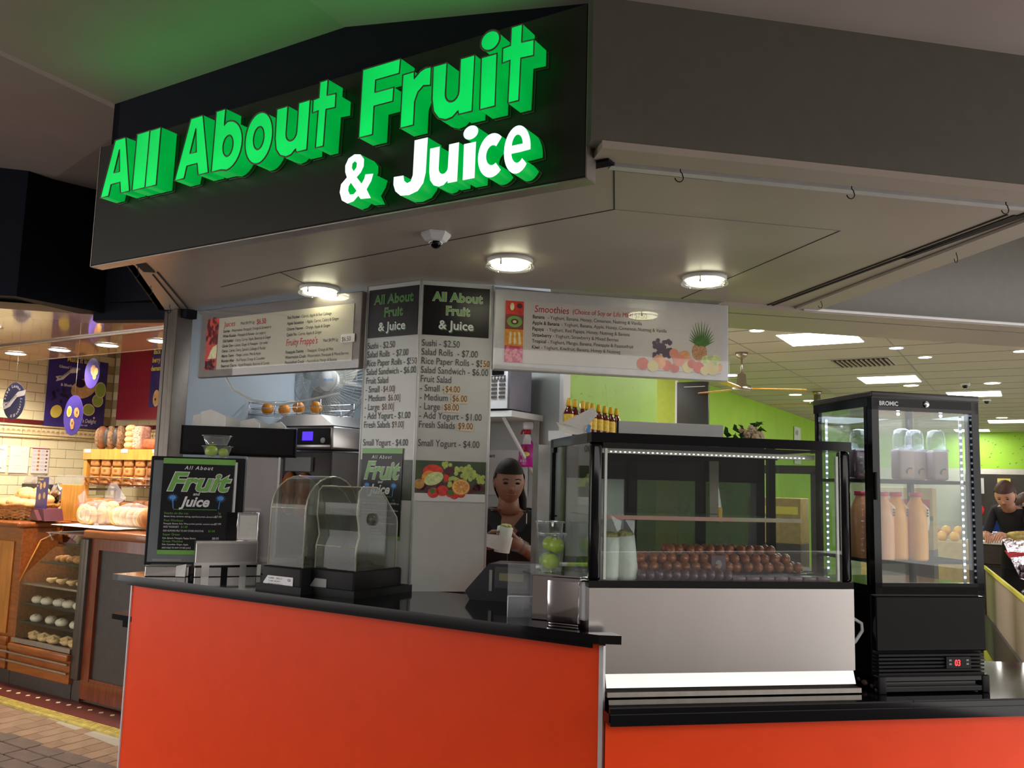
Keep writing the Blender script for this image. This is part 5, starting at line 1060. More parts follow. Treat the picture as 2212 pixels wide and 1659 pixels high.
def person(name, fr, u, v, label, J, head, skin, cloth, hair, rot=0.0, hair_fn=None, sleeve='elbow', neck_open=True, group=None):
    t = thing(name, fr, u, v, 0, label, 'person', group, rot)
    n_ = ['pelvis', 'waist', 'chest', 'necklow', 'neck', 'shl', 'ell', 'wrl', 'shr', 'elr', 'wrr', 'hil', 'knl', 'anl', 'fol', 'hir', 'knr', 'anr', 'for']
    rad = dict(pelvis=(.15, .12), waist=(.125, .10), chest=(.145, .11), necklow=(.06, .06), neck=(.05, .052), shl=.062, ell=.042, wrl=.027, shr=.062, elr=.042, wrr=.027, hil=.10, knl=.062, anl=.042, fol=.035, hir=.10, knr=.062, anr=.042)
    rad['for'] = .035
    E_ = [('pelvis', 'waist'), ('waist', 'chest'), ('chest', 'necklow'), ('necklow', 'neck'), ('chest', 'shl'), ('shl', 'ell'), ('ell', 'wrl'), ('chest', 'shr'), ('shr', 'elr'), ('elr', 'wrr'), ('pelvis', 'hil'), ('hil', 'knl'), ('knl', 'anl'), ('anl', 'fol'), ('pelvis', 'hir'), ('hir', 'knr'), ('knr', 'anr'), ('anr', 'for')]
    me = skin_chain([J[k] for k in n_], [(n_.index(a), n_.index(b)) for a, b in E_], [rad[k] for k in n_])
    mb = MB(); mb.v = [tuple(q.co) for q in me.vertices]
    ell, elr, wrl, wrr, nl = [Vector(J[k]) for k in ('ell', 'elr', 'wrl', 'wrr', 'necklow')]
    ch = Vector(J['chest'])
    for p in me.polygons:
        c = p.center; m = 1
        for e_, w_ in ((ell, wrl), (elr, wrr)):
            d = w_-e_; tt = (c-e_).dot(d)/d.length_squared; cut = .05 if sleeve == 'elbow' else .8
            if tt > cut and (c-e_-d*tt).length < .07: m = 0
        if c.z > nl.z-.01 and Vector((c.x-nl.x, c.y-nl.y)).length < .078: m = 0
        if neck_open and c.y < ch.y-.02 and c.z > ch.z+.02 and abs(c.x-nl.x) < (c.z-ch.z-.01)*.24 and c.y < nl.y-.01: m = 0
        mb.f.append(list(p.vertices)); mb.m.append(m); mb.sm.append(True)
    bpy.data.meshes.remove(me)
    # head
    hc, hy, hp, hr = head    # centre, yaw, pitch, radius scale
    R = Matrix.Translation(hc) @ Matrix.Rotation(hy, 4, 'Z') @ Matrix.Rotation(hp, 4, 'X')
    n, k = 20, 16; vs = []; fs = []
    for i in range(k+1):
        ph = pi*i/k; z = -cos(ph); r = sin(ph)
        for j in range(n):
            a = 2*pi*j/n; x, y = cos(a)*r, sin(a)*r
            X, Y, Z = x*.074, y*.092, z*.112
            if z < 0: X *= 1-.30*(-z)**1.5; Y = Y*(1-.12*(-z)) - (.012 if y < 0 else -.0)*(-z)
            if y < -.5 and abs(x) < .28 and -.35 < z < .1: Y -= .016*(1-abs(x)/.28)*(1-abs(z+.2)/.35 if abs(z+.2) < .35 else 0)
            if y < -.5 and .15 < abs(x) < .55 and abs(z-.08) < .16: Y += .008
            vs.append(tuple(R @ Vector((X*hr, Y*hr, Z*hr))))
    for i in range(k):
        for j in range(n): a, b = i*n+j, i*n+(j+1) % n; fs.append((a, b, b+n, a+n))
    mb.add(vs, fs, 0, True)
    mb.tube([J['necklow'], J['neck'], tuple(R @ Vector((0, .015, -.05)))], [.062, .052, .050], 14, 0)
    for s in (-1, 1):
        mb.ball(tuple(R @ Vector((s*.074*hr, .008, -.005))), .020, 0, n=8, k=6, mat=R.to_3x3().to_4x4(), sc=(.35, .7, 1.3))
    # nose
    mb.ball(tuple(R @ Vector((0, -.098*hr, -.022))), .012, 0, n=8, k=6, sc=(.9, .9, 1.2))
    b = mb.obj('body', [skin, cloth], t)
    f = MB()
    for s in (-1, 1):
        f.ball(tuple(R @ Vector((s*.030*hr, -.083*hr, .004))), .010, 0, n=8, k=6, sc=(1.2, .5, .55)); f.tube([tuple(R @ Vector((s*x, -.088*hr, .022+z))) for x, z in ((.018, 0), (.032, .004), (.045, -.001))], .0025, 5, 0)
    f.obj('eyes_and_brows', M['hair'], b)
    f = MB(); f.tube([tuple(R @ Vector((x, -.090*hr, -.052+abs(x)*.15))) for x in (-.022, -.01, 0, .01, .022)], .0045, 6); f.obj('mouth', mat('lip', (.30, .09, .07), .4), b)
    # hair cap
    hb = MB(); vs = []; fs = []; k0 = 8
    for i in range(k+1):
        ph = pi*i/k; z = -cos(ph); r = sin(ph)
        for j in range(n):
            a = 2*pi*j/n; x, y = cos(a)*r, sin(a)*r; g = 1.10
            X, Y, Z = x*.074*g, y*.092*g+.008, z*.112*g
            if z < 0: X *= 1-.2*(-z)
            vs.append(tuple(R @ Vector((X*hr, Y*hr, Z*hr))))
    for i in range(k):
        for j in range(n):
            a = 2*pi*(j+.5)/n; y = sin(a); z = -cos(pi*(i+.5)/k)
            if z > .36-.12*(1+y) or (y > -.15 and z > -.35) or (y > .2 and z > -.75):
                q, w_ = i*n+j, i*n+(j+1) % n; fs.append((q, w_, w_+n, q+n))
    hb.add(vs, fs, 0, True)
    if hair_fn: hair_fn(hb, R)
    hb.obj('hair', hair, t)
    return t, b, R
def fingers(par, wr, dirv, across, curl, skin, s=1.0, name='hand', n_bend=3):
    """palm and five curled fingers; dirv = hand direction, across = little finger to index, curl = towards the palm"""
    wr = Vector(wr); d = Vector(dirv).normalized(); a = Vector(across).normalized(); c = Vector(curl).normalized(); mb = MB()
    palm = [wr-d*.01, wr+d*.03*s, wr+d*.075*s]
    mb.tube(palm, [.026*s, .034*s, .036*s], 12); 
    for i, L in enumerate((.060, .072, .076, .068)):
        b = wr+d*.075*s+a*(-.027+.018*i)*s; p = [b-d*.02]; cur = d.copy(); q = b
        for k in range(3):
            p.append(q.copy()); cur = (cur+c*(.55+.2*k)).normalized(); q = q+cur*L/3*s*1.1
        p.append(q); mb.tube(p, [.0095*s, .0095*s, .009*s, .008*s, .0065*s], 8); mb.ball(tuple(q), .0066*s, n=8, k=5)
    b = wr+d*.025*s+a*.028*s; q = b+a*.025*s+d*.025*s+c*.012*s; r = q+d*.030*s+c*.018*s; mb.tube([b-a*.012*s, b, q, r], [.014*s, .013*s, .011*s, .008*s], 8); mb.ball(tuple(r), .0082*s, n=8, k=5)
    return mb.obj(name, skin, par)

def braid(hb, R):
    hb.tube([tuple(R @ Vector(p)) for p in ((.02, .09, .04), (.06, .07, -.03), (.078, .04, -.09), (.080, .02, -.15), (.078, .01, -.20))], [.03, .028, .022, .018, .012], 10)
J = dict(pelvis=(0, .02, .92), waist=(0, .02, 1.08), chest=(0, .0, 1.27), necklow=(0, -.005, 1.405), neck=(0, -.01, 1.46), shl=(-.155, .0, 1.375), ell=(-.205, -.09, 1.17), wrl=(-.125, -.26, 1.27), shr=(.155, .0, 1.375), elr=(.195, -.09, 1.165), wrr=(.055, -.25, 1.265),
         hil=(-.09, .02, .86), knl=(-.10, .0, .48), anl=(-.10, .03, .09), fol=(-.10, -.09, .035), hir=(.09, .02, .86), knr=(.10, .0, .48), anr=(.10, .03, .09))
J['for'] = (.10, -.09, .035)
wm, wb_, wR = person('person', 'B', .10, .655, 'woman in a black polo shirt holding a cut wrap behind the counter', J, ((.0, -.02, 1.558), .15, .10, 1.0), M['skin'], M['cloth'], M['hair'], rot=-ANG['B'], hair_fn=braid)
h1 = fingers(wm, J['wrr'], (-.85, -.25, .45), (0, -.5, .75), (0, -1, -.2), M['skin'], 1.0)
g_ = MB(); g_.lathe([(.034, 0), (.033, .03), (.040, .055)], n=14, cap=False, mat=Matrix.Translation(Vector(J['wrr'])+Vector((.030, .02, -.018))) @ Vector((-.85, -.25, .45)).to_track_quat('Z', 'Y').to_matrix().to_4x4()); g_.obj('glove_cuff', M['plastic_clear'], wm)
h2 = fingers(wm, J['wrl'], (.55, -.35, .1), (0, -.4, .9), (.6, .3, 0), M['skin'], 1.0)
mb = MB()
for s in (-1, 1):
    mb.add([(s*.028, -.105, 1.345), (s*.095, -.06, 1.43), (s*.115, -.07, 1.375), (s*.06, -.118, 1.315)], [(0, 1, 2, 3)])
mb.obj('collar', M['cloth'], wm)
mb = MB(); mb.box(.0, .0025, -.128, -.124, .95, 1.26); mb.obj('zip', M['greyp'], wm)
mb = MB(); mb.box(.088, .092, -.112, -.108, 1.36, 1.41); mb.obj('collar_tip', M['whitepr'], wm)
t = thing('wrap_roll', 'B', .10, .655, 0, 'cut salad wrap in white paper held in the woman\'s gloved hand', 'wrap', rot=-ANG['B'])
mm = Matrix.Translation((-.025, -.315, 1.245)) @ Matrix.Rotation(.12, 4, 'Y')
mb = MB(); mb.lathe([(.030, 0), (.034, .03), (.037, .105), (.034, .108)], n=18, mat=mm); mb.obj('wrap_skin', M['rice'], t)
mb = MB(); mb.ball(tuple(mm @ Vector((0, 0, .108))), .033, n=14, k=8, sc=(1, 1, .4), jit=.2); mb.obj('filling', mat('green_salad_filling', (.42, .45, .12), .6, var=.7, scale=90, bump=.5), t)
mb = MB(); mb.lathe([(.036, -.01), (.041, .06), (.040, .065)], n=14, cap=False, mat=mm); mb.add([(-.105, -.33, 1.262), (-.03, -.36, 1.245), (-.03, -.36, 1.315), (-.098, -.33, 1.318)], [(0, 1, 2, 3)]); mb.obj('paper', M['paper'], t)

J2 = dict(J); J2.update(wrr=(.10, -.30, 1.02), elr=(.19, -.08, 1.08), wrl=(-.10, -.30, 1.02), ell=(-.19, -.08, 1.08))
up = .045
m2, b2_, R2_ = person('person', 'B', -.98, .90, 'dark haired worker in black, side view, behind the left edge of the menu column', {k: (a, b, c+(up if c > .5 else 0)) for k, (a, b, c) in J2.items()}, ((.0, -.035, 1.615), .1, .15, 1.06), mat('skin_dark', (.20, .085, .05), .5, sub=.1), M['cloth'], M['hair'], rot=-pi/2-.35-ANG['B'], neck_open=False)
fingers(m2, (.10, -.30, 1.065), (-.2, -.8, .0), (-1, 0, 0), (0, -.2, -1), M['skin']); fingers(m2, (-.10, -.30, 1.065), (.2, -.8, .0), (1, 0, 0), (0, -.2, -1), M['skin'])

# supermarket customer leaning over a checkout
J3 = dict(J); J3.update(chest=(0, -.13, 1.19), waist=(0, -.02, 1.05), necklow=(0, -.24, 1.285), neck=(0, -.28, 1.325), shl=(-.155, -.17, 1.26), shr=(.155, -.17, 1.26), ell=(-.20, -.28, 1.04), wrl=(-.10, -.50, 1.06), elr=(.18, -.27, 1.04), wrr=(.03, -.50, 1.07))
hb_ = lambda hb, R: hb.tube([tuple(R @ Vector(p)) for p in ((.0, .08, .05), (.0, .12, .03), (.0, .15, -.01))], [.035, .04, .03], 10)
J3 = {k: (a, b, c*1.13) for k, (a, b, c) in J3.items()}
m3, b3_, R3_ = person('person', 'B', 2.22, 6.45, 'brown haired woman in black leaning forward at the supermarket checkout on the right', J3, ((.0, -.335, 1.575), .1, .45, 1.15), M['skin2'], M['cloth'], M['hairbr'], rot=-pi/2+.75-ANG['B'], hair_fn=hb_, neck_open=False)
fingers(m3, J3['wrl'], (.3, -.8, .0), (1, 0, .2), (0, -.2, -1), M['skin2']); fingers(m3, J3['wrr'], (-.2, -.8, .0), (-1, 0, .2), (0, -.2, -1), M['skin2'])
J4 = dict(J3); 
m4, b4_, R4_ = person('person', 'B', 1.92, 7.5, 'person in a blue shirt bending behind the woman in black, mostly hidden by the fridge', J4, ((.0, -.36, 1.50), .1, .7, 1.0), M['skin2'], M['clothblue'], M['hairbr'], rot=.9-ANG['B'], neck_open=False)

# =================================================================== KITCHEN FITTINGS
fan = thing('wall_fan', 'B', -1.50, 1.0, 2.19, 'round wall fan with a clear cage and white hub under the juices board', 'fan', rot=radians(18))
mb = MB()
for rr, y in ((.278, .0), (.274, -.02), (.22, -.045), (.15, -.06), (.095, -.066)): mb.tube([(rr*cos(2*pi*k/48), y, rr*sin(2*pi*k/48)) for k in range(48)], .0016 if rr < .27 else .004, 5, closed=True)
mb.obj('cage_ring', M['greyp'], fan, kind='stuff')
mb = MB()
for k in range(72):
    a = 2*pi*k/72; mb.tube([(r*cos(a+tw), y, r*sin(a+tw)) for r, y, tw in ((.06, -.068, 0), (.15, -.060, .12), (.22, -.045, .2), (.272, -.018, .25), (.278, .02, .26))], .0009, 4, cap=False)
mb.obj('cage_wire', mat('clear_grey_wire', (.45, .45, .42), .3), fan, kind='stuff')
for k in range(3):
    mb = MB(); a0 = k*2*pi/3+.3; pts = []
    for i in range(9):
        q = i/8; r = .05+.20*q; a = a0+.25*q; wd = .5*sin(pi*(.15+.8*q))/(r*3+.3); pts.append((r, a, wd))
    vs = [(r*cos(a-w_), -.012, r*sin(a-w_)) for r, a, w_ in pts]+[(r*cos(a+w_), .018, r*sin(a+w_)) for r, a, w_ in pts]
    mb.add(vs, [(i, i+1, 10+i, 9+i) for i in range(8)], 0, True); mb.obj('blade', glassy('smoky_blade', (.75, .73, .66), 1.3, .1, haze=.3, hazecol=(.42, .40, .34)), fan)
mb = MB(); mb.lathe([(.0, .0), (.068, .002), (.072, .014), (.07, .03)], n=28, mat=Matrix.Translation((.03, -.062, -.015)) @ Matrix.Rotation(-pi/2, 4, 'X')); hb = mb.obj('hub', M['whiteg'], fan)
texts([('TRUSON', .000, -.0635, -.021, .020, dict(bold=.02, wid=.85))], hb, M['bluepr'], 'brand_lettering')
mb = MB(); mb.bbox(-.05, .05, .02, .14, -.06, .06, r=.02); mb.tube([(0, .10, 0), (.05, .3, -.0), (.05, .78, .0)], .018, 8); mb.obj('motor', M['whiteg'], fan)
sh = thing('wall_shelf', 'B', -1.42, 1.80, 1.985, 'grey wall shelf with a long diagonal bracket behind the fan', 'shelf')
mb = MB(); mb.box(.02, .42, -.32, .0, 0, .02); mb.obj('board', M['alu_white'], sh)
mb = MB(); mb.tube([(.06, -.30, -.0), (.03, -.02, -.34)], .014, 6); mb.box(.02, .04, -.02, .0, -.4, 0); mb.obj('bracket', M['steel'], sh)
t = thing('wall_box', 'B', -1.22, 1.62, 2.006, 'white box standing on the wall shelf beside the fan', 'box'); mb = MB(); mb.bbox(-.05, .25, -.10, .12, 0, .25, r=.01); mb.obj('box', M['white'], t)
fr2 = thing('upright_cabinet', 'B', -2.0+.32, 1.15, 0, 'pale upright cabinet with a dark side behind the fan and wire basket', 'cabinet')
mb = MB(); mb.bbox(-.0, .36, 0, .5, 0, 1.86, r=.01); mb.obj('body', M['wall_kitchen_grey'], fr2)
t = thing('water_bottle', 'B', -1.62, 1.25, 1.862, 'clear plastic bottle standing on the pale cabinet beside the fan', 'bottle')
mb = MB(); mb.lathe([(.05, 0), (.052, .02), (.052, .14), (.04, .17), (.02, .20), (.02, .22)], n=18); mb.obj('bottle', M['plastic_clear'], t)
# orange juicer
jz = thing('orange_juicer', 'B', -1.36, .52, 1.05, 'commercial orange juicer with blue display and whole oranges behind its window', 'juicer')
mb = MB(); mb.prism([(-.30, .66), (-.30, .79), (-.15, .88), (.10, .88), (.40, .81), (.40, .66)], 0, .34, axis='y') if False else mb.bbox(-.12, .375, .0, .34, .665, .80, r=.015); mb.prism([(-.12, .80), (.0, .862), (.28, .862), (.375, .80)], .0, .34, axis='y'); hd = mb.obj('head', M['steel_dark'], jz)
mb = MB(); mb.bbox(.11, .36, -.008, .0, .69, .785, r=.01); mb.obj('control_panel', M['blackmat'], jz)
mb = MB(); mb.box(.155, .235, -.012, -.007, .715, .765); mb.obj('display', M['lcdblue'], jz)
mb = MB(); mb.lathe([(.016, 0), (.016, .006)], n=16, mat=Matrix.Translation((.315, -.008, .715)) @ Matrix.Rotation(pi/2, 4, 'X')); mb.obj('button', M['white'], jz)
mb = MB(); mb.bbox(-.12, .36, .02, .30, .0, .655, r=.01); mb.obj('cabinet', M['slate'], jz)
mb = MB(); mb.box(.02, .22, .0, .02, .54, .62); mb.obj('frosted_window', M['greyp'], jz)
for i, (x, z, r) in enumerate(((.06, .46, .055), (.17, .45, .060), (-.02, .44, .05), (.06, .36, .05), (.16, .35, .055))):
    mb = MB(); mb.ball((x, .0, z), r, n=16, k=10, sc=(.9, .5, 1.4)); mb.obj('press_cup', mat('dark_orange_cup', (.42, .11, .02), .3), jz)
mb = MB(); mb.box(-.10, -.04, .005, .02, .3, .55); mb.obj('side_label', M['paper'], jz)
bk_ = thing('wire_basket', 'B', -1.43, .62, 1.922, 'chrome wire fruit basket on top of the orange juicer', 'basket')
mb = MB()
for z in (0, .035, .07): mb.tube([(-.22, -.12, z), (.36, -.12, z), (.36, .16, z), (-.22, .16, z)], .0022, 5, closed=True)
for x, y in ((-.22, -.12), (.0, -.12), (.18, -.12), (.36, -.12), (.36, .16), (-.22, .16), (.07, .16)): mb.tube([(x, y, -.01), (x, y, .075)], .003, 5)
for k in range(10): mb.tube([(-.2+k*.06, -.12, 0), (-.2+k*.06, .16, 0)], .0015, 4, cap=False)
mb.obj('wire', M['chrome'], bk_, kind='stuff')
for i, (u, v) in enumerate(((-1.60, .60), (-1.52, .66), (-1.32, .58), (-1.20, .60))):
    t = thing('orange', 'B', u, v, 1.928, ['orange at the left end of the wire basket', 'orange second from the left in the wire basket', 'orange in the middle of the wire basket', 'rightmost orange in the wire basket, on the juicer'][i], 'fruit', 'oranges in the wire basket')
    mb = MB(); mb.ball((0, 0, .034), .036, n=16, k=10); mb.obj('fruit', M['lemon'], t)
# scale, melon and notices
sc_ = thing('kitchen_scale', 'B', -.88, 1.27, 1.20, 'black kitchen scale on the dark rear bench beside the worker', 'scale')
mb = MB(); mb.bbox(-.09, .09, -.08, .08, 0, .10, r=.015); mb.prism([(-.14, -.1), (.14, -.1), (.14, .1), (-.14, .1)], .15, .16); mb.tube([(0, 0, .09), (0, 0, .15)], .03, 8); mb.obj('body', M['blackmat'], sc_)
t = thing('melon', 'B', -.90, 1.25, 1.362, 'pale green melon slice lying on the kitchen scale', 'fruit'); mb = MB(); mb.ball((0, 0, .02), .085, n=16, k=8, sc=(1.1, .8, .28)); mb.obj('flesh', fm[7], t)
bn = thing('rear_bench', 'B', -.98, 1.32, 0, 'dark rear work bench under the scale in the kitchen', 'bench'); mb = MB(); mb.bbox(-.28, .50, -.18, .17, 0, 1.20, r=.01); mb.obj('bench', M['blackmat'], bn)
nt_ = thing('wall_notice', 'B', -.93, 1.793, 1.50, 'white paper notice on the kitchen wall left of the column', 'notice')
mb = MB(); mb.box(-.22, .02, 0, .003, 0, .30); mb.obj('sheet', M['paper'], nt_); texts([('FRESH', -.17, -.002, .2, .035, dict(bold=.02)), ('DAILY', -.13, -.002, .15, .03, {}), ('please wash hands', -.19, -.002, .05, .018, {})], nt_, M['ink'])
n3 = thing('wall_notice', 'B', -.70, 1.493, 1.50, 'printed equipment cleaning notice on the kitchen wall behind the woman', 'notice')
mb = MB(); mb.box(0, .42, 0, .003, -.02, .26); mb.obj('sheet', M['panel'], n3)
texts([('Equipment', .05, -.002, .215, .03, dict(bold=.02)), ('wash and dry all parts', .02, -.002, .115, .014, {}), ('after every use and', .02, -.002, .092, .014, {}), ('store in a clean place', .02, -.002, .069, .014, {}), ('________', .02, -.002, .03, .014, {}), ('spray, wipe, rinse', .26, -.002, .19, .014, {}), ('sanitise', .28, -.002, .15, .014, {})], n3, M['ink'])
mb = MB(); mb.disc((.07, -.002, .175), .016, .014, 0, 8); mb.obj('picture', M['slate'], n3)
# microwave on its shelf, spray bottle
ms = thing('microwave_shelf', 'B', -.62, 1.49, 1.935, 'white wall shelf with an angled bracket carrying the microwave', 'shelf')
mb = MB(); mb.box(-.25, .44, -.37, .0, 0, .035); mb.obj('board', M['white'], ms)
mb = MB(); mb.tube([(.36, -.33, 0), (.40, -.01, -.34)], .011, 6); mb.box(.385, .415, -.015, 0, -.42, 0); mb.obj('bracket', M['white'], ms)
mw = thing('microwave', 'B', -.53, 1.465, 1.972, 'silver microwave oven on the wall shelf right of the column', 'microwave')
mb = MB(); mb.bbox(-.20, .33, -.34, -.09, .008, .29, r=.006); mb.obj('case', mat('microwave_case', (.20, .19, .24), .4), mw)
mb = MB(); mb.box(-.20, .32, -.352, -.34, .01, .285); mb.obj('front', M['alu_white'], mw)
mb = MB(); mb.box(-.18, .175, -.357, -.351, .06, .27); mb.obj('door_window', M['black'], mw)
mb = MB(); mb.box(.215, .295, -.357, -.351, .205, .245); mb.obj('display', M['black'], mw)
mb = MB()
for i in range(5):
    for j in range(2): mb.box(.21+j*.055, .25+j*.055, -.357, -.351, .070+i*.024, .083+i*.024)
for i in range(2):
    for j in range(5): mb.box(.205+j*.022, .218+j*.022, -.357, -.351, .150+.03+i*.014-.0, .157+.03+i*.014)
mb.obj('buttons', M['slate'], mw, kind='stuff')
sp2 = thing('spray_bottle', 'B', -.235, 1.40, 1.655, 'magenta cleaning spray bottle hanging from the microwave shelf bracket', 'bottle', rot=radians(10))
mb = MB(); mb.lathe([(.05, 0), (.054, .01), (.052, .09), (.032, .15), (.018, .19), (.017, .21)], n=20, sy=.6); mb.obj('bottle', mat('magenta_gradient', (.45, .01, .25), .25, var=.3, scale=6), sp2)
mb = MB(); mb.lathe([(.036, .135), (.019, .19), (.018, .20)], n=20, sy=.65); mb.obj('upper_label', M['whiteg'], sp2)
mb = MB(); mb.lathe([(.021, .195), (.021, .222)], n=16); mb.tube([(-.01, 0, .225), (-.035, 0, .215), (-.04, 0, .195)], .006, 6); mb.obj('collar', M['red'], sp2)
mb = MB(); mb.bbox(-.03, .036, -.014, .014, .222, .27, r=.012); mb.obj('trigger_head', M['whiteg'], sp2)
texts([('AJAX', -.034, -.0335, .10, .030, dict(bold=.04, wid=.85))], sp2, M['red'], 'brand_lettering'); texts([('2 in 1', -.03, -.0345, .03, .018, dict(bold=.02))], sp2, M['whitepr'])
mb = MB(); mb.disc((.0, -.033, .075), .030, .014, n=18); mb.obj('badge', M['yellowpr'], sp2)
kl = bpy.data.lights.new('kitchen_fill', 'AREA'); kl.shape = 'RECTANGLE'; kl.size = 1.2; kl.size_y = .12; kl.energy = 7; kl.color = (.85, .95, 1.0)  # unseen lamp added to brighten the kitchen walls
tt = thing('kitchen_fill_light', 'B', -.75, .95, ZS-.01, 'added fill light on the kitchen ceiling, unseen behind the menu column', 'light')
mb = MB(); mb.box(-.6, .6, -.06, .06, -.02, .0); mb.obj('diffuser', M['panel_l'], tt); lo = bpy.data.objects.new('lamp_glow', kl); COL.objects.link(lo); lo.parent = tt; lo.location = (0, 0, -.03)

# =================================================================== BAKERY
ZK = 1.165
# slanted pastry case between two timber counters
def woodbox(name, u0, u1, v0, v1, z0, z1, m='wood'): pass
cl = thing('bakery_counter', 'B', -4.90, .60, 0, 'varnished timber counter at the far left under the wicker basket', 'counter')
mb = MB(); mb.bbox(0, .79, 0, .55, .10, 1.125, r=.004, seg=1); mb.obj('body', M['wood'], cl)
mb = MB(); mb.bbox(.0, .80, -.045, .6, 1.125, ZK, r=.012); mb.obj('top', M['wood'], cl)
mb = MB(); mb.bbox(.05, .70, -.012, .0, .35, 1.02, r=.004); mb.obj('panel', mat('golden_panel', (.50, .20, .04), .3, var=.2, scale=6, stretch=(8, 8, 1)), cl)
mb = MB(); mb.bbox(.0, .745, -.03, .0, .27, .33, r=.008); mb.bbox(0, .745, -.02, 0, .10, .27, r=.004, seg=1); mb.obj('lower_board', M['wood'], cl)
mb = MB(); mb.box(0, .785, -.0, .5, 0, .10); mb.obj('kick_board', M['slate'], cl)
for z in (.225, .165): mb = MB(); mb.bbox(.05, .785, -.045, -.032, z, z+.014, r=.003, seg=1); mb.obj('bump_rail', M['alu'], cl)
pc = thing('pastry_case', 'B', -4.11, .60, 0, 'timber pastry case with six glass fronted trays of pastries', 'display case')
W_ = .76
side = [(0, .10), (0, .40), (-.0, .73), (.13, 1.02), (.17, 1.06), (.30, 1.10), (.30, 1.155), (.60, 1.155), (.60, .10)]
for x0, nm in ((-.0, 'side_panel'), (.735, 'side_panel')):
    mb = MB(); mb.prism(side, x0, x0+.022, axis='x'); mb.obj(nm, M['wood'], pc)
mb = MB(); mb.box(.02, .74, .58, .60, .1, 1.15); mb.box(.0, W_, .28, .60, 1.135, 1.16); mb.obj('back_panel', M['wooddk'], pc)
mb = MB(); mb.tube([(.022, -.0, .74), (.022, .13, 1.03), (.022, .30, 1.10)], .006, 6); mb.obj('edge_bead', M['pine'], pc)
mb = MB(); mb.bbox(.02, .76, -.05, .0, .255, .30, r=.01); mb.obj('sill_board', M['wood'], pc)
mb = MB(); mb.box(.0, .76, -.02, .02, .10, .26); mb.obj('lower_panel', M['wood'], pc)
mb = MB(); mb.box(.0, .76, .0, .5, .0, .10); mb.obj('kick_board', M['slate'], pc)
mb = MB(); mb.box(.02, .75, -.025, .0, .305, .335); mb.obj('metal_sill', M['alu'], pc)
for z in (.225, .165): mb = MB(); mb.bbox(.003, .755, -.045, -.030, z, z+.014, r=.003, seg=1); mb.obj('bump_rail', M['alu'], pc)
mb = MB(); mb.add([(.022, .0, .34), (.738, .0, .34), (.738, -.0, .74), (.022, -.0, .74), (.738, .13, 1.03), (.022, .13, 1.03), (.738, .26, 1.10), (.022, .26, 1.10)], [(0, 1, 2, 3), (3, 2, 4, 5), (5, 4, 6, 7)]); mb.obj('glass_front', M['glass'], pc)
mb = MB(); mb.box(.30, .745, .0, .30, 1.105, 1.110); mb.tube([(.30, .02, 1.107), (.33, .04, 1.05)], .005, 6); mb.obj('glass_top', M['plastic_clear'], pc)
P_lab = [('golden pastry pieces on the top tray of the pastry case', 'flaky pastries on the top tray'), ('seeded pizza twist on the second tray of the pastry case', 'pizza twists on the second tray'), ('pale sugared scroll on the third tray of the pastry case', 'scrolls on the third tray'), ('sprinkled white iced bun on the fourth tray', 'iced buns on the fourth tray'), ('sprinkled iced bun on the fifth tray', 'iced buns on the fifth tray'), ('plain folded pastry on the bottom tray', 'folded pastries on the bottom tray')]
icing = mat('white_icing_bun', (.78, .70, .52), .5, var=.1, bump=.2); spr = mat('sprinkles', (.30, .13, .04), .6)
def pastry(kind, par):
    mb = MB()
    if kind == 0: [mb.ball((random.uniform(-.03, .03), random.uniform(-.03, .03), .015), .022, n=8, k=5, sc=(1.3, 1, .6), jit=.15) for _ in range(5)]; mb.obj('crust', M['crust'], par)
    elif kind == 1:
        [mb.ball((-.05+.018*k, .018*(-1)**k, .022+.012*sin(k*.5)), .028, n=8, k=5, sc=(.8, 1.2, .8), jit=.12) for k in range(7)]; mb.obj('crust', M['crust'], par)
        s = MB(); [s.box(x-.006, x+.006, y-.003, y+.003, .040, .046) for x, y in [(random.uniform(-.05, .05), random.uniform(-.03, .03)) for _ in range(14)]]; o = s.obj('topping', M['leaf'], par); o['kind'] = 'stuff'
        s = MB(); [s.ball((random.uniform(-.05, .05), random.uniform(-.03, .03), .040), .007, n=6, k=4) for _ in range(14)]; o = s.obj('cheese', M['crumb'], par); o['kind'] = 'stuff'
    elif kind == 2:
        mb.tube([(.012*a*cos(a*2.2)*.55, .012*a*sin(a*2.2)*.45, .02+.004*a) for a in [k*.35 for k in range(1, 19)]], .014, 8); mb.obj('dough', M['crustlt'], par)
    elif kind in (3, 4):
        mb.ball((0, 0, .022), .045, n=14, k=8, sc=(1.15, .9, .7)); mb.obj('bun', icing, par)
        s = MB()
        for _ in range(36):
            a, r = random.uniform(0, 2*pi), random.uniform(0, .035); x, y = r*cos(a), r*sin(a)*.8; z = .022+.030*sqrt(max(0, 1-(r/.047)**2)); s.box(x-.004, x+.004, y-.0015, y+.0015, z, z+.003)
        o = s.obj('sprinkles', spr, par); o['kind'] = 'stuff'
    else:
        mb.ball((0, 0, .02), .05, n=12, k=6, sc=(1.1, .8, .55), jit=.06); mb.tube([(-.04, -.02, .035), (0, 0, .052), (.04, .018, .035)], .014, 8); mb.tube([(-.02, .03, .03), (.0, 0, .05), (.025, -.03, .03)], .012, 8); mb.obj('dough', M['crustlt'] if random.random() < .4 else M['crust'], par)
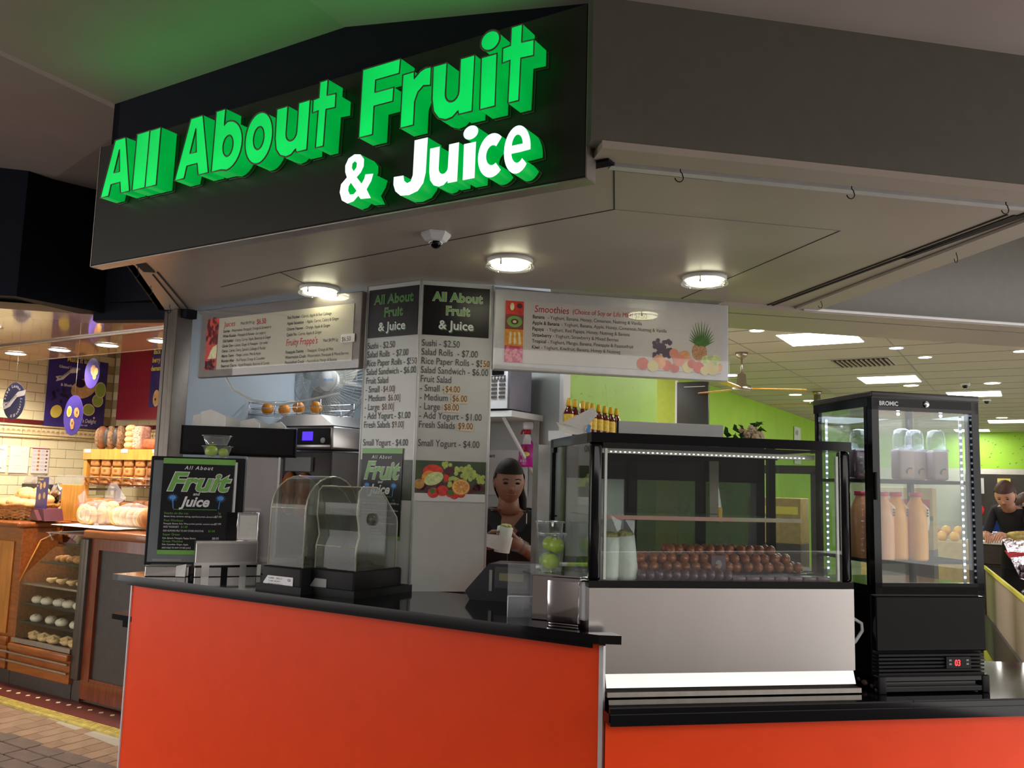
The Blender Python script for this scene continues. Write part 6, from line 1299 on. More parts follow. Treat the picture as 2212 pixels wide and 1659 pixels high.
for i, (z, vf, n_) in enumerate(((1.015, .20, 3), (.878, .10, 4), (.722, .02, 4), (.583, .01, 5), (.450, .01, 4), (.320, .01, 5))):
    mb = MB(); mb.bbox(.03 if i > 1 else .10+.04*(1-i), .735, vf, .50, z-.006, z, r=.002, seg=1); mb.box(.03 if i > 1 else .10+.04*(1-i), .735, vf-.004, vf, z-.008, z+.006); mb.obj('tray', M['blackmat'] if i != 2 else M['steel_dark'], pc)
    proto = None
    for k in range(n_):
        x = .14+.16*k*(4/n_)+(.0 if i > 1 else .12)+(.03 if i == 2 else 0)
        if x > .70: x = .69
        if i == 0: x = .46+k*.10
        if i == 1: x = .27+k*.125
        if i == 2: x = .28+k*.125
        if proto is None:
            proto = thing('pastry', 'B', -4.11+x, .60+vf+.07, z, P_lab[i][0], 'pastry', P_lab[i][1]); pastry(i, proto); bl0 = P_lab[i][0]; proto['label'] = 'leftmost '+bl0
        else:
            c = copy_tree(proto); c['label'] = ['', 'second', 'third', 'fourth', 'fifth'][k]+' from left, '+bl0; place(c, 'B', -4.11+x, .60+vf+.07+random.uniform(-.01, .02), z, random.uniform(-.4, .4))
pp_ = thing('display_pillar', 'B', -3.355, .585, 0, 'dark grey metal pillar at the right end of the pastry case', 'pillar')
mb = MB(); mb.bbox(.0, .06, .0, .55, .14, 1.09, r=.006); mb.bbox(.06, .105, -.01, .55, .14, 1.09, r=.006); mb.box(.0, .10, .02, .5, 0, .14); mb.obj('post', mat('grey_pillar', (.10, .085, .075), .4, metal=.6), pp_)
c2 = thing('bakery_counter', 'B', -3.25, .60, 0, 'dark panelled timber counter with bagged bread on top, beside the kiosk', 'counter')
mb = MB(); mb.box(.0, 1.5, .02, .55, .02, 1.10); mb.obj('body', M['slate'], c2)
mb = MB(); mb.box(.0, .09, -.0, .02, .02, 1.10); mb.box(.09, 1.5, .0, .02, .02, .14); mb.box(.09, 1.5, 0, .02, 1.02, 1.10); mb.box(.09, 1.5, .004, .02, .14, .16); mb.obj('frame', M['wooddk'], c2)
mb = MB(); mb.bbox(-.03, 1.5, -.05, .6, 1.10, ZK-.01, r=.015); mb.obj('top', M['wood'], c2)
t = thing('paper_sheets', 'B', -3.75, .60, ZK+.0, 'white paper sheets spread on the bakery counter under the bagged bread', 'paper')
mb = MB(); mb.box(.0, .75, .0, .30, .0, .004); mb.add([(.02, -.02, .004), (.72, -.03, .002), (.80, .2, .008), (.05, .25, .008)], [(0, 1, 2, 3)]); mb.obj('sheet', M['paper'], t)
# wicker basket with rolls
wk = thing('wicker_basket', 'B', -4.60, .86, ZK, 'shallow oval wicker basket heaped with rolls on the left bakery counter', 'basket')
for k in range(9):
    mb = MB(); z = .008+k*.012; r = .26+.075*(k/8)**.8
    N = 72; mb.tube([(r*cos(2*pi*q/N)*1.0+(.004*sin(q*pi/1.5+k*pi)), r*sin(2*pi*q/N)*.62+(.004*cos(q*pi/1.5+k*pi)), z+.0035*sin(q*pi/2+k*pi)) for q in range(N)], .0062, 6, closed=True); mb.obj('cane_ring', M['wicker'], wk)
mb = MB()
for q in range(30):
    a = 2*pi*q/30; mb.tube([(.26*1.0*cos(a), .26*.62*sin(a), 0), (.335*1.0*cos(a), .335*.62*sin(a), .112)], .006, 5)
mb.lathe([(0, .004), (.26, .004)], n=30, sx=1.0, sy=.62); mb.obj('stakes', M['wicker'], wk, kind='stuff')
mb = MB(); N = 60; mb.tube([(.345*1.0*cos(2*pi*q/N), .345*.62*sin(2*pi*q/N)-.0, .118+.006*sin(q)) for q in range(N)], .012, 8, closed=True); mb.obj('rim', M['wicker'], wk)
rolls = [(-.10, -.02, .11, .2, 1.2), (.02, -.08, .13, -.3, 1.15), (.14, -.07, .12, .5, 1.15), (.24, -.05, .12, -.2, 1.1), (.30, .0, .10, .4, .9), (.05, .02, .19, .9, 1.2), (.17, .03, .18, -.6, 1.15), (-.03, .03, .21, 0, 1.1), (.27, .05, .16, .3, 1.0), (.12, .08, .22, .2, 1.0), (-.15, -.08, .12, .4, 1.1), (-.22, -.0, .13, .4, 1.1), (-.12, .05, .19, -.4, 1.2)]
pr_ = None
RL = ['pale roll at the right rim of the wicker basket']
for i, (x, y, z, rz, s) in enumerate(rolls):
    if pr_ is None:
        pr_ = thing('bread_roll', 'B', 0, 0, 0, 'pale seeded roll heaped in the wicker basket', 'roll', 'rolls in the wicker basket'); mb = MB(); mb.ball((0, 0, 0), .048, n=14, k=8, sc=(1.45, .95, .85), jit=.03); mb.obj('crust', M['crustlt'], pr_); o = pr_
    else: o = copy_tree(pr_)
    place(o, 'B', -4.60+x*.82, .86+y, ZK+z-.0, rz+.4); o.scale = (s, s, s); o['label'] = ['pale roll low at the left front of the wicker basket', 'roll at the front middle of the wicker basket', 'roll at the front right of the wicker basket', 'roll next to the rightmost one along the basket rim', 'rightmost small roll against the basket rim', 'roll in the middle of the upper heap in the wicker basket', 'upper roll right of the heap centre in the wicker basket', 'roll near the top of the heap, left of centre', 'upper roll at the right end of the heap', 'topmost roll of the heap in the wicker basket', 'second roll from the left at the basket front', 'leftmost roll of the heap in the wicker basket', 'upper roll at the left end of the heap'][i]
t = thing('foil_packet', 'B', -4.50, 1.08, ZK+.11, 'shiny silver foil bag behind the wicker basket', 'bag'); mb = MB(); mb.ball((0, 0, .09), .085, n=16, k=10, sc=(1.15, .6, 1), jit=.14); mb.obj('foil', M['foil'], t)
t = thing('flour_shelf', 'B', -5.0, 1.05, ZK, 'grey metal shelf end with plastic bags behind the basket at the far left', 'shelf'); mb = MB(); mb.prism([(-.1, .0), (.42, .0), (.36, .16), (-.1, .16)], .235, .275); mb.box(-.1, -.05, 0, .1, 0, .24); mb.obj('shelf', M['slate'], t)
for k in range(3): mb = MB(); mb.ball((.02+k*.13, .06, .30), .06, n=12, k=8, sc=(1.2, .8, .7), jit=.15); mb.obj('film_bag', M['film'], t)
# tent card
tc_ = thing('tent_card', 'B', -4.26, .76, ZK+.10, 'indigo promotional card with pastry pictures on a dark red holder', 'card', rot=radians(-8))
mb = MB(); mb.box(.0, .20, .0, .004, .0, .24); mb.obj('card', M['purple'], tc_)
mb = MB()
for x, z in ((.08, .17), (.14, .18), (.07, .09), (.15, .10)): mb.disc((x, -.001, z), .022, .026, 0, 10)
mb.obj('cake_print', M['crustlt'], tc_)
texts([('A Dessert', .01, -.002, .215, .026, dict(bold=.03)), ('Table', .01, -.002, .19, .026, dict(bold=.03)), ('for', .01, -.002, .165, .022, dict(bold=.03))], tc_, M['yellowpr'])
mb = MB(); mb.prism([(-.04, -.09), (.24, -.09), (.20, .0), (.0, .0)], -.02, .12, axis='y'); mb.prism([(.02, -.085), (.20, -.085), (.11, -.01)], -.05, -.02, axis='y'); mb.obj('holder', mat('dark_red_holder', (.10, .02, .035), .3), tc_)
wp = thing('timber_divider', 'B', -4.27, .97, ZK, 'upright golden timber board on the bakery counter beside the bread bags', 'board')
mb = MB(); mb.bbox(.0, .245, .0, .02, 0, .285, r=.003, seg=1); mb.obj('board', M['pine'], wp); mb = MB(); mb.box(-.07, .23, .02, .05, .262, .285); mb.obj('rail', M['pine'], wp)
mb = MB(); mb.box(-.22, .16, .08, .083, .15, .36); mb.obj('acrylic_sheet', M['plastic_clear'], wp)
# bagged bread
def breadbag(u, v, lab, kind):
    t = thing('bread_bag', 'B', u, v, ZK+.006, lab, 'bread bag', 'clear bags of bread on the bakery counter')
    if kind == 0:
        for (x, y, z, r, ax) in ((.0, -.03, .075, .070, .2), (.11, -.05, .068, .066, -.2), (.16, -.0, .07, .066, -.3), (.21, .03, .07, .064, -.3), (.10, .06, .10, .065, 0), (.20, .05, .12, .055, .4)):
            mm = Matrix.Translation((x, y, z)) @ Matrix.Rotation(ax, 4, 'Z') @ Matrix.Rotation(pi/2, 4, 'X')
            mb = MB(); mb.lathe([(r*.80, -.022), (r, -.012), (r*1.02, .012), (r*.85, .024)], n=20, mat=mm); mb.lathe([(r*.55, .0255), (r*.8, .0245)], n=20, mat=mm, cap=True); mb.obj('muffin', M['crustlt'], t)
            mb = MB(); mb.disc((0, 0, 0), r*.62, r*.62, n=18); mb.v = [tuple(Matrix.Translation((x, y, z)) @ Matrix.Rotation(ax, 4, 'Z') @ Vector((a, b-.027, c))) for a, b, c in mb.v]; mb.obj('crumb_face', M['crumb'], t)
        mb = MB(); mb.ball((.11, 0, .085), .13, n=18, k=10, sc=(1.35, .75, .72), jit=.04); mb.add([(-.08, 0, .05), (-.14, -.01, .20), (-.10, .02, .25), (-.02, 0, .15)], [(0, 1, 2, 3)]); mb.add([(.14, 0, .16), (.22, 0, .30), (.27, .02, .31), (.40, .02, .20), (.30, 0, .14)], [(0, 1, 2, 3, 4)]); mb.obj('plastic_bag', M['film'], t)
        mb = MB(); mb.add([(-.03, -.10, .13), (.03, -.11, .145), (.05, -.08, .16), (-.02, -.07, .155)], [(0, 1, 2, 3)]); mb.obj('bag_print', M['magenta'], t)
    else:
        for k in range(9):
            mm = Matrix.Translation((.03+k*.040, -.01*k/9, .070)) @ Matrix.Rotation(pi/2, 4, 'Y') @ Matrix.Rotation(.25, 4, 'X')
            mb = MB(); mb.lathe([(.052, -.014), (.066, -.009), (.066, .009), (.052, .014)], n=18, mat=mm, sx=1.05); mb.obj('slice', M['crumb'] if k % 2 else M['crustlt'], t)
        mb = MB(); mb.lathe([(.045, -.02), (.075, -.012), (.078, .02), (.05, .045)], n=18, mat=Matrix.Translation((.40, -.01, .075)) @ Matrix.Rotation(pi/2, 4, 'Y')); mb.obj('end_slice', M['crust'], t)
        mb = MB(); mb.ball((.20, 0, .08), .12, n=18, k=10, sc=(1.95, .72, .72), jit=.04); mb.add([(-.02, -.02, .03), (-.09, -.04, .02), (-.06, -.02, .09), (.0, 0, .12)], [(0, 1, 2, 3)]); mb.obj('plastic_bag', M['film'], t)
breadbag(-3.62, .80, 'clear bag of round English muffins with a tall twisted top', 0); breadbag(-3.32, .82, 'clear bag of sliced round bread beside the muffins', 1)
# bread rack
rk = thing('bread_rack', 'B', -4.50, 1.28, 0, 'golden timber bread rack against the back wall with loaves on its shelves', 'rack')
for x in (.0, 1.03): 
    for y in (0, .30): mb = MB(); mb.bbox(x, x+.045, y, y+.04, .0, 1.745, r=.003, seg=1); mb.obj('post', M['pine'], rk)
mb = MB(); mb.bbox(-.01, 1.085, -.01, .34, 1.70, 1.745, r=.004, seg=1); mb.box(0, 1.07, -.012, 0, 1.66, 1.745); mb.obj('top_shelf', M['pine'], rk)
for z in (1.445, 1.15):
    mb = MB()
    for k in range(7): mb.tube([(.05, .02+k*.045, z), (1.03, .02+k*.045, z)], .003, 5)
    mb.tube([(.03, -.01, z+.065), (1.05, -.01, z+.065)], .006, 6); mb.tube([(.05, -.01, z+.02), (1.03, -.01, z+.02)], .0025, 5)
    for k in range(16): mb.tube([(.06+k*.062, -.01, z+.065), (.06+k*.062, -.01, z), (.06+k*.062, .3, z)], .0018, 4, cap=False)
    mb.obj('wire_shelf', M['chrome'], rk, kind='stuff')
for x in (.02, .52, .92): mb = MB(); mb.box(x, x+.09, -.016, -.012, 1.715, 1.745); mb.obj('price_tag', M['alu_white'], rk)
for z in (1.60, 1.40, 1.25): mb = MB(); mb.box(.0, .045, .04, .30, z, z+.02); mb.obj('side_rail', M['alu'], rk)
tops = [(.11, 'seed', 'seeded loaf'), (.23, 'seed', 'seeded loaf'), (.36, 'seed', 'seeded loaf'), (.50, 'crustlt', 'plaited'), (.64, 'cheese', 'cheese'), (.80, 'crust', 'lying')]
LB = ['leftmost seeded loaf standing on top of the rack', 'second seeded loaf standing on top of the rack', 'third poppy seeded loaf on top of the rack', 'pale knotted loaf standing on top of the rack', 'pink cheese topped loaf standing on top of the rack', 'reddish loaf lying at the right end of the rack top']
for i, (x, m_, s) in enumerate(tops):
    t = thing('bread_loaf', 'B', -4.50+x, 1.36, 1.747, LB[i], 'bread', 'loaves on top of the bread rack')
    mb = MB()
    if i < 3:
        mb.ball((0, 0, .098), .10, n=14, k=10, sc=(.56, .60, 1.0), jit=.02); mb.obj('crust', M['crustdk' if i == 0 else 'seed'], t)
        s_ = MB(); s_.ball((0, -.035, .10), .085, n=12, k=8, sc=(.35, .40, .95), jit=.08); s_.obj('seed_topping', M['seed'] if i == 0 else M['slate'], t)
    elif i == 3:
        for k in range(4): mb.ball((0, 0, .035+k*.045), .048, n=14, k=8, sc=(1.15-.05*k, 1, .72), jit=.02)
        mb.obj('crust', M['crustlt'], t)
    elif i == 4: mb.bbox(-.052, .052, -.055, .055, 0, .19, r=.022); mb.obj('crust', M['cheese'], t); s_ = MB(); [s_.ball((random.uniform(-.045, .045), -.056, random.uniform(.01, .18)), .007, n=6, k=4) for _ in range(30)]; o = s_.obj('cheese_bits', M['crumb'], t); o['kind'] = 'stuff'
    else: mb.bbox(-.07, .10, -.06, .06, 0, .085, r=.025); mb.obj('crust', mat('reddish_crust', (.34, .09, .03), .6, var=.4, scale=40, bump=.4), t)
def block_loaf(u, z, m_, lab, w_=.118):
    t = thing('bread_loaf', 'B', u, 1.40, z, lab, 'bread', 'block loaves on the wire shelf')
    mb = MB(); mb.bbox(-w_/2, w_/2, -.09, .10, .0, .222, r=.016); mb.obj('loaf', m_, t)
    for k in range(3):
        q = MB(); q.bbox(-w_/2+.004, w_/2-.004, -.118, -.085, .006+k*.073, .074+k*.073, r=.018); o = q.obj('domed_end', m_, t)
        d_ = MB(); d_.disc((0, -.1185, .044+k*.073), .038, .022, n=18); d_.obj('baked_patch', M['crustdk'] if m_ is M['crustdk'] else mat('toasted_patch', (.34, .12, .03), .55, var=.3), o) if False else None
        d2 = MB(); d2.ball((0, -.112, .046+k*.073), .036, n=14, k=6, sc=(1, .22, .62)); d2.obj('baked_patch', M['toast'], t)
    return t
M['toast'] = mat('toasted_patch', (.33, .115, .03), .5, var=.25, scale=20)
CL = ['first', 'second', 'third', 'fourth', 'fifth', 'sixth']
for k in range(6): block_loaf(-4.50+.145+k*.150, 1.45, M['crust'] if k < 5 else M['crustdk'], 'stack of golden block bread, %s from the left on the wire shelf' % CL[k])
for k in range(6):
    x = .11+k*.155; t = thing('bread_loaf', 'B', -4.50+x, 1.38, 1.155, 'loaf %s from the left on the lower rack shelf' % CL[k], 'bread', 'loaves on the lower rack shelf')
    mb = MB(); mb.bbox(-.065, .065, -.09, .1, 0, .185 if k in (0, 1, 4, 5) else .165, r=.03); mb.obj('crust', M['crust'] if k < 2 else M['crustdk'], t)
    mb = MB(); mb.ball((0, -.088, .10), .045, n=12, k=6, sc=(1, .25, 1.2)); mb.obj('baked_patch', M['toast'], t)
# posters
po = thing('wall_poster', 'B', TU+.01, 1.18, 1.945, 'large indigo poster with muffin and lime pictures on the tiled wall', 'poster', rot=0)
po.rotation_euler = (0, 0, ANG['B']+pi/2)
mb = MB(); mb.box(.0, .56, -.004, 0, 0, .62); mb.obj('sheet', M['purple'], po)
mb = MB(); mb.disc((.34, -.006, .36), .13, .085, 0, 20, rot=.5); mb.disc((.30, -.0065, .40), .05, .04, 4, 12); mb.disc((.50, -.008, .36), .055, .075, 1, 22); mb.disc((.50, -.0082, .36), .046, .064, 2, 22); mb.disc((.48, -.0075, .26), .055, .06, 1, 22); mb.disc((.48, -.0077, .26), .046, .05, 2, 22); mb.disc((.40, -.008, .17), .06, .055, 1, 22); mb.disc((.40, -.0082, .17), .05, .045, 2, 22)
mb.disc((.10, -.006, .13), .05, .06, 3, 18, rot=-.5); mb.disc((.46, -.006, .10), .01, .01, 1, 8)
for _ in range(24): mb.disc((random.uniform(.04, .30), -.0055, random.uniform(.20, .34)), .014, .016, 4, 10)
mb.obj('picture_print', [M['crustlt'], M['crumb'], mat('print_lime', (.42, .58, .10), .4), M['yellowpr'], mat('print_blueberry', (.02, .02, .06), .3)], po)
texts([('Make it last one', .16, -.006, .585, .065, dict(bold=.02, wid=.75))], po, M['yellowpr'])
texts([('Glazed Lemon', .09, -.006, .52, .034, dict(bold=.02)), ('& Blueberry', .12, -.006, .36, .034, dict(bold=.02)), ("Baker's Delight", .26, -.006, .05, .050, dict(bold=.015, shear=.2, wid=.72)), ('for the real', .30, -.006, .02, .022, dict(bold=.02))], po, M['whitepr'])
def ribbon(par, x, z, s, y):
    mb = MB(); mb.poly([(x-.16*s, z-.10*s), (x-.05*s, z-.06*s), (x+.04*s, z+.04*s), (x+.15*s, z+.06*s), (x+.17*s, z+.12*s), (x+.05*s, z+.10*s), (x-.06*s, z+.0*s), (x-.17*s, z-.03*s), (x-.14*s, z-.06*s)], y); o = mb.obj('ribbon_print', M['whitepr'], par)
    tx = text('MUFFIN SEASON', x-.11*s, y-.002, z-.055*s, .035*s, M['ink'], par, tilt=.62, bold=.01, wid=.72) if s > .5 else None
ribbon(po, .17, .455, .62, -.0065)
def oval(u, v, z, r, lab, kind, rot=0.0):
    t = thing('hanging_sign', 'B', u, v, z, lab, 'sign', 'oval signs hanging in the bakery', rot)
    mb = MB(); mb.prism([(r*.80*cos(2*pi*k/40), r*sin(2*pi*k/40)) for k in range(40)], 0, .004, axis='y'); mb.obj('disc', mat('navy_oval', (.045, .05, .13), .35) if kind == 0 else M['purple'], t)
    mb = MB(); mb.tube([(0, .002, r), (0, .002, ZS-z)], .0012, 5); mb.obj('thread', M['greyp'], t)
    if kind == 0:
        for i, ch in enumerate('Glazed Lemon'):
            a = radians(195-i*12.5); text(ch, .105*r/.15*cos(a)*.85-.006, -.002, .118*r/.15*sin(a)-.008, .034, M['whitepr'], t, tilt=(a-pi/2), bold=.02)
        for i, ch in enumerate('& Blueberry'):
            a = radians(-102+i*11); text(ch, .110*r/.15*cos(a)*.85-.006, -.002, .125*r/.15*sin(a)-.006, .032, M['whitepr'], t, tilt=(a+pi/2), bold=.02)
        ribbon(t, 0, 0, .72, -.0015)
    elif kind == 1:
        mb = MB(); mb.disc((.02, -.002, .02), .035, .045, 0, 8, rot=.4); mb.disc((.055, -.0025, .01), .025, .03, 1, 14); mb.disc((.04, -.0028, -.03), .022, .02, 1, 14)
        for _ in range(20): mb.disc((random.uniform(-.07, .0), -.002, random.uniform(-.07, .03)), .004, .004, 2, 6)
        mb.obj('cake_print', [M['crust'], mat('print_citrus', (.80, .50, .12), .4), M['ink']], t)
    else:
        mb = MB(); mb.disc((-.05, -.002, .03), .032, .042, 0, 16); mb.disc((-.05, -.0025, .03), .022, .030, 1, 14); mb.disc((.045, -.002, .02), .035, .042, 2, 7, rot=.5); mb.disc((.0, -.002, -.065), .028, .045, 2, 6, rot=.2); mb.disc((.05, -.0025, .02), .010, .012, 3, 8); mb.disc((.0, -.0025, -.06), .010, .012, 3, 8); mb.obj('cake_print', [M['crustlt'], M['lemon'], M['crust'], M['ink']], t)
oval(-4.40, .60, 2.085, .145, 'navy oval sign reading Glazed Lemon and Blueberry hanging at the far left', 0, radians(10))
oval(-3.70, .78, 2.295, .115, 'upper oval sign with a citrus cake picture, in front of the poster', 1); oval(-3.83, .74, 1.975, .152, 'lower dark oval sign with three little cakes, above the bread rack', 2)
pk = thing('wall_panel', 'B', -4.735, 1.70, 2.03, 'burgundy box panel with faint lettering on the bakery back wall', 'panel')
mb = MB(); mb.box(.0, 1.0, .0, .10, 0, .75); mb.obj('panel', M['burgundy'], pk)
texts([('union of bread', -.05+.06, -.002, .23, .085, {})], pk, mat('faint_pink_print', (.34, .03, .06), .3))
p3 = bpy.data.objects.new('poster', None)
mb = MB(); mb.box(.46, 1.0, -.004, 0, .10, .75); o = mb.obj('poster', M['purple'], pk)
texts([('Back by', .48, -.006, .575, .062, dict(bold=.03, wid=.8)), ('berry', .47, -.006, .50, .062, dict(bold=.03, wid=.8)), ('demand', .46, -.006, .425, .062, dict(bold=.03, wid=.8))], o, M['yellowpr'])
mb = MB(); mb.disc((.56, -.0055, .18), .045, .075, 0, 14); mb.disc((.55, -.006, .17), .012, .012, 1, 8); mb.obj('picture_print', [M['crustlt'], M['ink']], o)
def notice(v0, v1, z0, z1, lab, fn):
    t = thing('wall_notice', 'B', TU+.0105, v0, z0, lab, 'notice', 'paper notices on the tiled bakery wall'); t.rotation_euler = (0, 0, ANG['B']+pi/2)
    mb = MB(); mb.box(0, v1-v0, -.002, 0, 0, z1-z0); mb.obj('sheet', M['whiteg'], t); fn(t, v1-v0, z1-z0)
bl_ = mat('pale_blue_print', (.35, .55, .62), .5)
notice(.76, .897, 1.532, 1.758, 'paper notice cut by the left edge on the tiled wall', lambda t, a, b: texts([('OPENING', .02, -.004, .18, .02, {}), ('hours inside', .02, -.004, .03, .016, dict(bold=.02))], t, M['ink']))
notice(.915, 1.080, 1.528, 1.756, 'pale notice with faint blue handwriting on the tiled wall', lambda t, a, b: texts([('Fresh bread', .02, -.004, .17, .02, {}), ('baked daily', .02, -.004, .14, .018, {}), ('ask for slicing', .02, -.004, .06, .016, {}), ('Thank you', .02, -.004, .03, .018, {})], t, bl_))
def chart(t, a, b):
    mb = MB(); mb.box(.0, a, -.004, -.002, b-.014, b-.006, 0)
    for i in range(6):
        mb.disc((a*.38, -.004, b-.032-.032*i), .012, .010, 1, 8); mb.disc((a*.85, -.004, b-.032-.032*i), .010, .008, 2, 8)
        for q in range(3): mb.box(.008, a*.27, -.003, -.002, b-.028-.032*i-q*.006, b-.026-.032*i-q*.006, 3); mb.box(a*.52, a*.74, -.003, -.002, b-.028-.032*i-q*.006, b-.026-.032*i-q*.006, 3)
    mb.obj('chart_print', [M['burgundy'], M['crust'], mat('print_brown', (.25, .08, .05), .5), mat('print_lilac', (.45, .42, .6), .5)], t)
notice(1.105, 1.255, 1.530, 1.753, 'illustrated bread chart, rightmost notice on the tiled wall', chart)

# =================================================================== SUPERMARKET
def cfan(u, v, lab, rot, drop=.30, s=1.0):
    t = thing('ceiling_fan', 'B', u, v, 2.85, lab, 'fan', 'ceiling fans in the supermarket', rot)
    mb = MB(); mb.lathe([(.060, 0), (.055, -.03), (.030, -.055), (.012, -.06)], n=24); mb.obj('canopy', M['nickel'], t)
    mb = MB(); mb.tube([(0, 0, -.05), (0, 0, -drop+.10)], .011, 10); mb.obj('rod', M['nickel'], t)
    mb = MB(); mb.lathe([(.020, .105), (.040, .09), (.045, .0), (.085, -.02), (.100, -.045), (.085, -.065), (.03, -.08), (.0, -.085)], cz=-drop, n=28); mb.obj('motor', M['nickel'], t)
    for k in range(3):
        a = k*2*pi/3; R_ = Matrix.Rotation(a, 4, 'Z')
        mb = MB(); mb.prism([(.08, -.02), (.16, -.045), (.56, -.05), (.60, -.02), (.60, .03), (.56, .05), (.16, .035), (.08, .02)], -drop-.045, -drop-.038, mat=R_ @ Matrix.Rotation(.0, 4, 'X')); mb.obj('blade', M['pine'], t)
cfan(.03, 4.94, 'brushed metal ceiling fan with timber blades beside the smoothies board', .50); cfan(.0, 8.4, 'distant ceiling fan whose canopy shows left of the fridge top', 1.0, .12)
def scam(u, v, lab):
    t = thing('security_camera', 'B', u, v, 2.85, lab, 'camera', 'small supermarket ceiling cameras')
    mb = MB(); mb.bbox(-.05, .05, -.05, .05, -.03, 0, r=.008); mb.obj('housing', M['white'], t); mb = MB(); mb.ball((.0, -.02, -.04), .028, n=12, k=8); mb.obj('dome', M['black'], t)
scam(1.723, 8.0, 'small white camera between the second and third light panels'); scam(1.86, 9.9, 'small white camera below the third light panel')
t = thing('wall_screen', 'B', -.745, 5.28, 2.17, 'black screen hanging beside the olive wall strip', 'screen')
mb = MB(); mb.bbox(.02, .35, -.04, .0, .0, .46, r=.006); mb.obj('screen', mat('dark_screen', (.03, .03, .032), .35), t); mb = MB(); mb.box(.0, .02, -.03, 0, 0, .48); mb.obj('bracket', M['whiteg'], t); mb = MB(); mb.box(.10, .32, -.05, -.045, .405, .411); mb.obj('bar', M['whiteg'], t)
# sauce bottles on a ledge fixed to the near green wall
lg = thing('wall_ledge', 'B', -.07, 1.60, 1.868, 'cream ledge on the green wall carrying the row of sauce bottles', 'shelf')
mb = MB(); mb.box(0, .16, -.24, .85, -.06, .0); mb.obj('ledge', M['panel'], lg)
BL = ['sauce bottle at the left end of the ledge', 'second sauce bottle from the left on the ledge', 'third sauce bottle, behind the docket papers', 'fourth sauce bottle, behind the docket papers', 'fifth sauce bottle from the left on the ledge', 'fourth sauce bottle from the right end of the ledge', 'third sauce bottle from the right end of the ledge', 'second sauce bottle from the right end of the ledge', 'rightmost sauce bottle on the ledge']
pr_ = None
for i, v in enumerate((1.42, 1.50, 1.60, 1.67, 1.74, 1.83, 1.92, 2.01, 2.10)):
    if pr_ is None:
        pr_ = thing('sauce_bottle', 'B', .03, v, 1.869, BL[0], 'bottle', 'yellow capped sauce bottles on the ledge')
        mb = MB(); mb.lathe([(.027, 0), (.029, .01), (.029, .105), (.022, .125), (.013, .14), (.012, .15)], n=16); mb.obj('glass', M['brownbottle'], pr_)
        mb = MB(); mb.lathe([(.0295, .03), (.0295, .10)], n=16, cap=False); mb.obj('label', M['label_y'], pr_)
        mb = MB(); mb.lathe([(.016, .148), (.017, .155), (.012, .185), (.010, .195)], n=12); mb.obj('cap', M['oyellow'], pr_)
    else: o = copy_tree(pr_); place(o, 'B', .03, v, 1.869, 0, BL[i])
fl_ = thing('flower_pot', 'A', 1.34, -.53, .85+.888, 'small arrangement of cream flowers and leaves behind the display case', 'flowers')
mb = MB(); mb.lathe([(.05, 0), (.055, .012), (.055, .02)], n=18); mb.obj('pot', M['blackmat'], fl_)
R3 = random.Random(5)
for i, (x, y, z, r) in enumerate(((-.01, -.02, .045, .018), (.02, -.03, .03, .017), (.045, -.02, .04, .018), (.06, 0, .03, .016), (.03, 0, .062, .016), (-.03, -.01, .06, .014), (.0, -.03, .068, .014))):
    mb = MB()
    for k in range(6): a = k*pi/3; mb.ball((x+r*.6*cos(a), y, z+r*.6*sin(a)), r*.55, n=8, k=5, sc=(1, .6, 1))
    mb.ball((x, y-.006, z), r*.45, n=8, k=5); mb.obj('flower', M['flower'], fl_)
for i in range(34):
    mb = MB(); x, y, z = R3.uniform(-.08, .06), R3.uniform(-.03, .03), R3.uniform(.02, .085); a = R3.uniform(0, 6.28); mb.add([(x, y, z), (x+.022*cos(a), y-.01, z+.022*sin(a)+.006), (x+.042*cos(a), y, z+.036*sin(a)), (x+.020*cos(a+.7), y+.01, z+.022*sin(a+.7))], [(0, 1, 2, 3)]); mb.obj('leaf', M['leaf'], fl_)
t = thing('wall_notice', 'B', -1.04, 11.6, 2.02, 'narrow white notice strip on the long green wall left of the fridge', 'notice'); t.rotation_euler = (0, 0, ANG['B']+pi/2)
mb = MB(); mb.box(0, .45, -.01, 0, .0, .62); mb.obj('sheet', M['whiteg'], t); texts([('A B', .06, -.015, .48, .12, {}), ('C D', .06, -.015, .32, .12, {}), ('E F', .06, -.015, .05, .12, {})], t, M['ink'])
# checkout counter, conveyor with yellow edge
ck = thing('checkout_counter', 'B', 2.0, 3.0, 0, 'tan checkout counter with a black belt and yellow edge behind the fridge', 'counter')
mb = MB(); mb.prism([(.37, .1), (1.05, .1), (.62, 3.6), (-.075, 3.6)], 0.02, .86); mb.obj('body', M['tan'], ck)
mb = MB(); mb.prism([(.37, .1), (1.05, .1), (.62, 3.6), (-.075, 3.6)], .86, .885); mb.obj('belt', M['stone'], ck)
mb = MB(); mb.prism([(.352, .1), (.37, .1), (-.075, 3.6), (-.093, 3.6)], .862, .892); mb.obj('edge_strip', M['yellow'], ck)
mb = MB(); mb.prism([(.35, .1), (.37, .1), (-.075, 3.6), (-.095, 3.6)], .10, .42); mb.obj('bumper', M['slate'], ck)
mb = MB(); mb.prism([(.33, .1), (.37, .1), (-.075, 3.6), (-.115, 3.6)], .02, .09); mb.obj('yellow_kick', M['yellow'], ck)
c5 = thing('packing_bench', 'B', 1.85, 6.75, 0, 'white topped packing bench in front of the leaning customer', 'bench')
mb = MB(); mb.box(-.1, .55, 0, .25, .9, 1.09); mb.box(-.1, .55, .02, .23, 0.02, .9); mb.obj('body', M['slate'], c5); mb = MB(); mb.bbox(-.1, .55, -.02, .27, 1.09, 1.12, r=.004); mb.obj('top', M['whiteg'], c5)
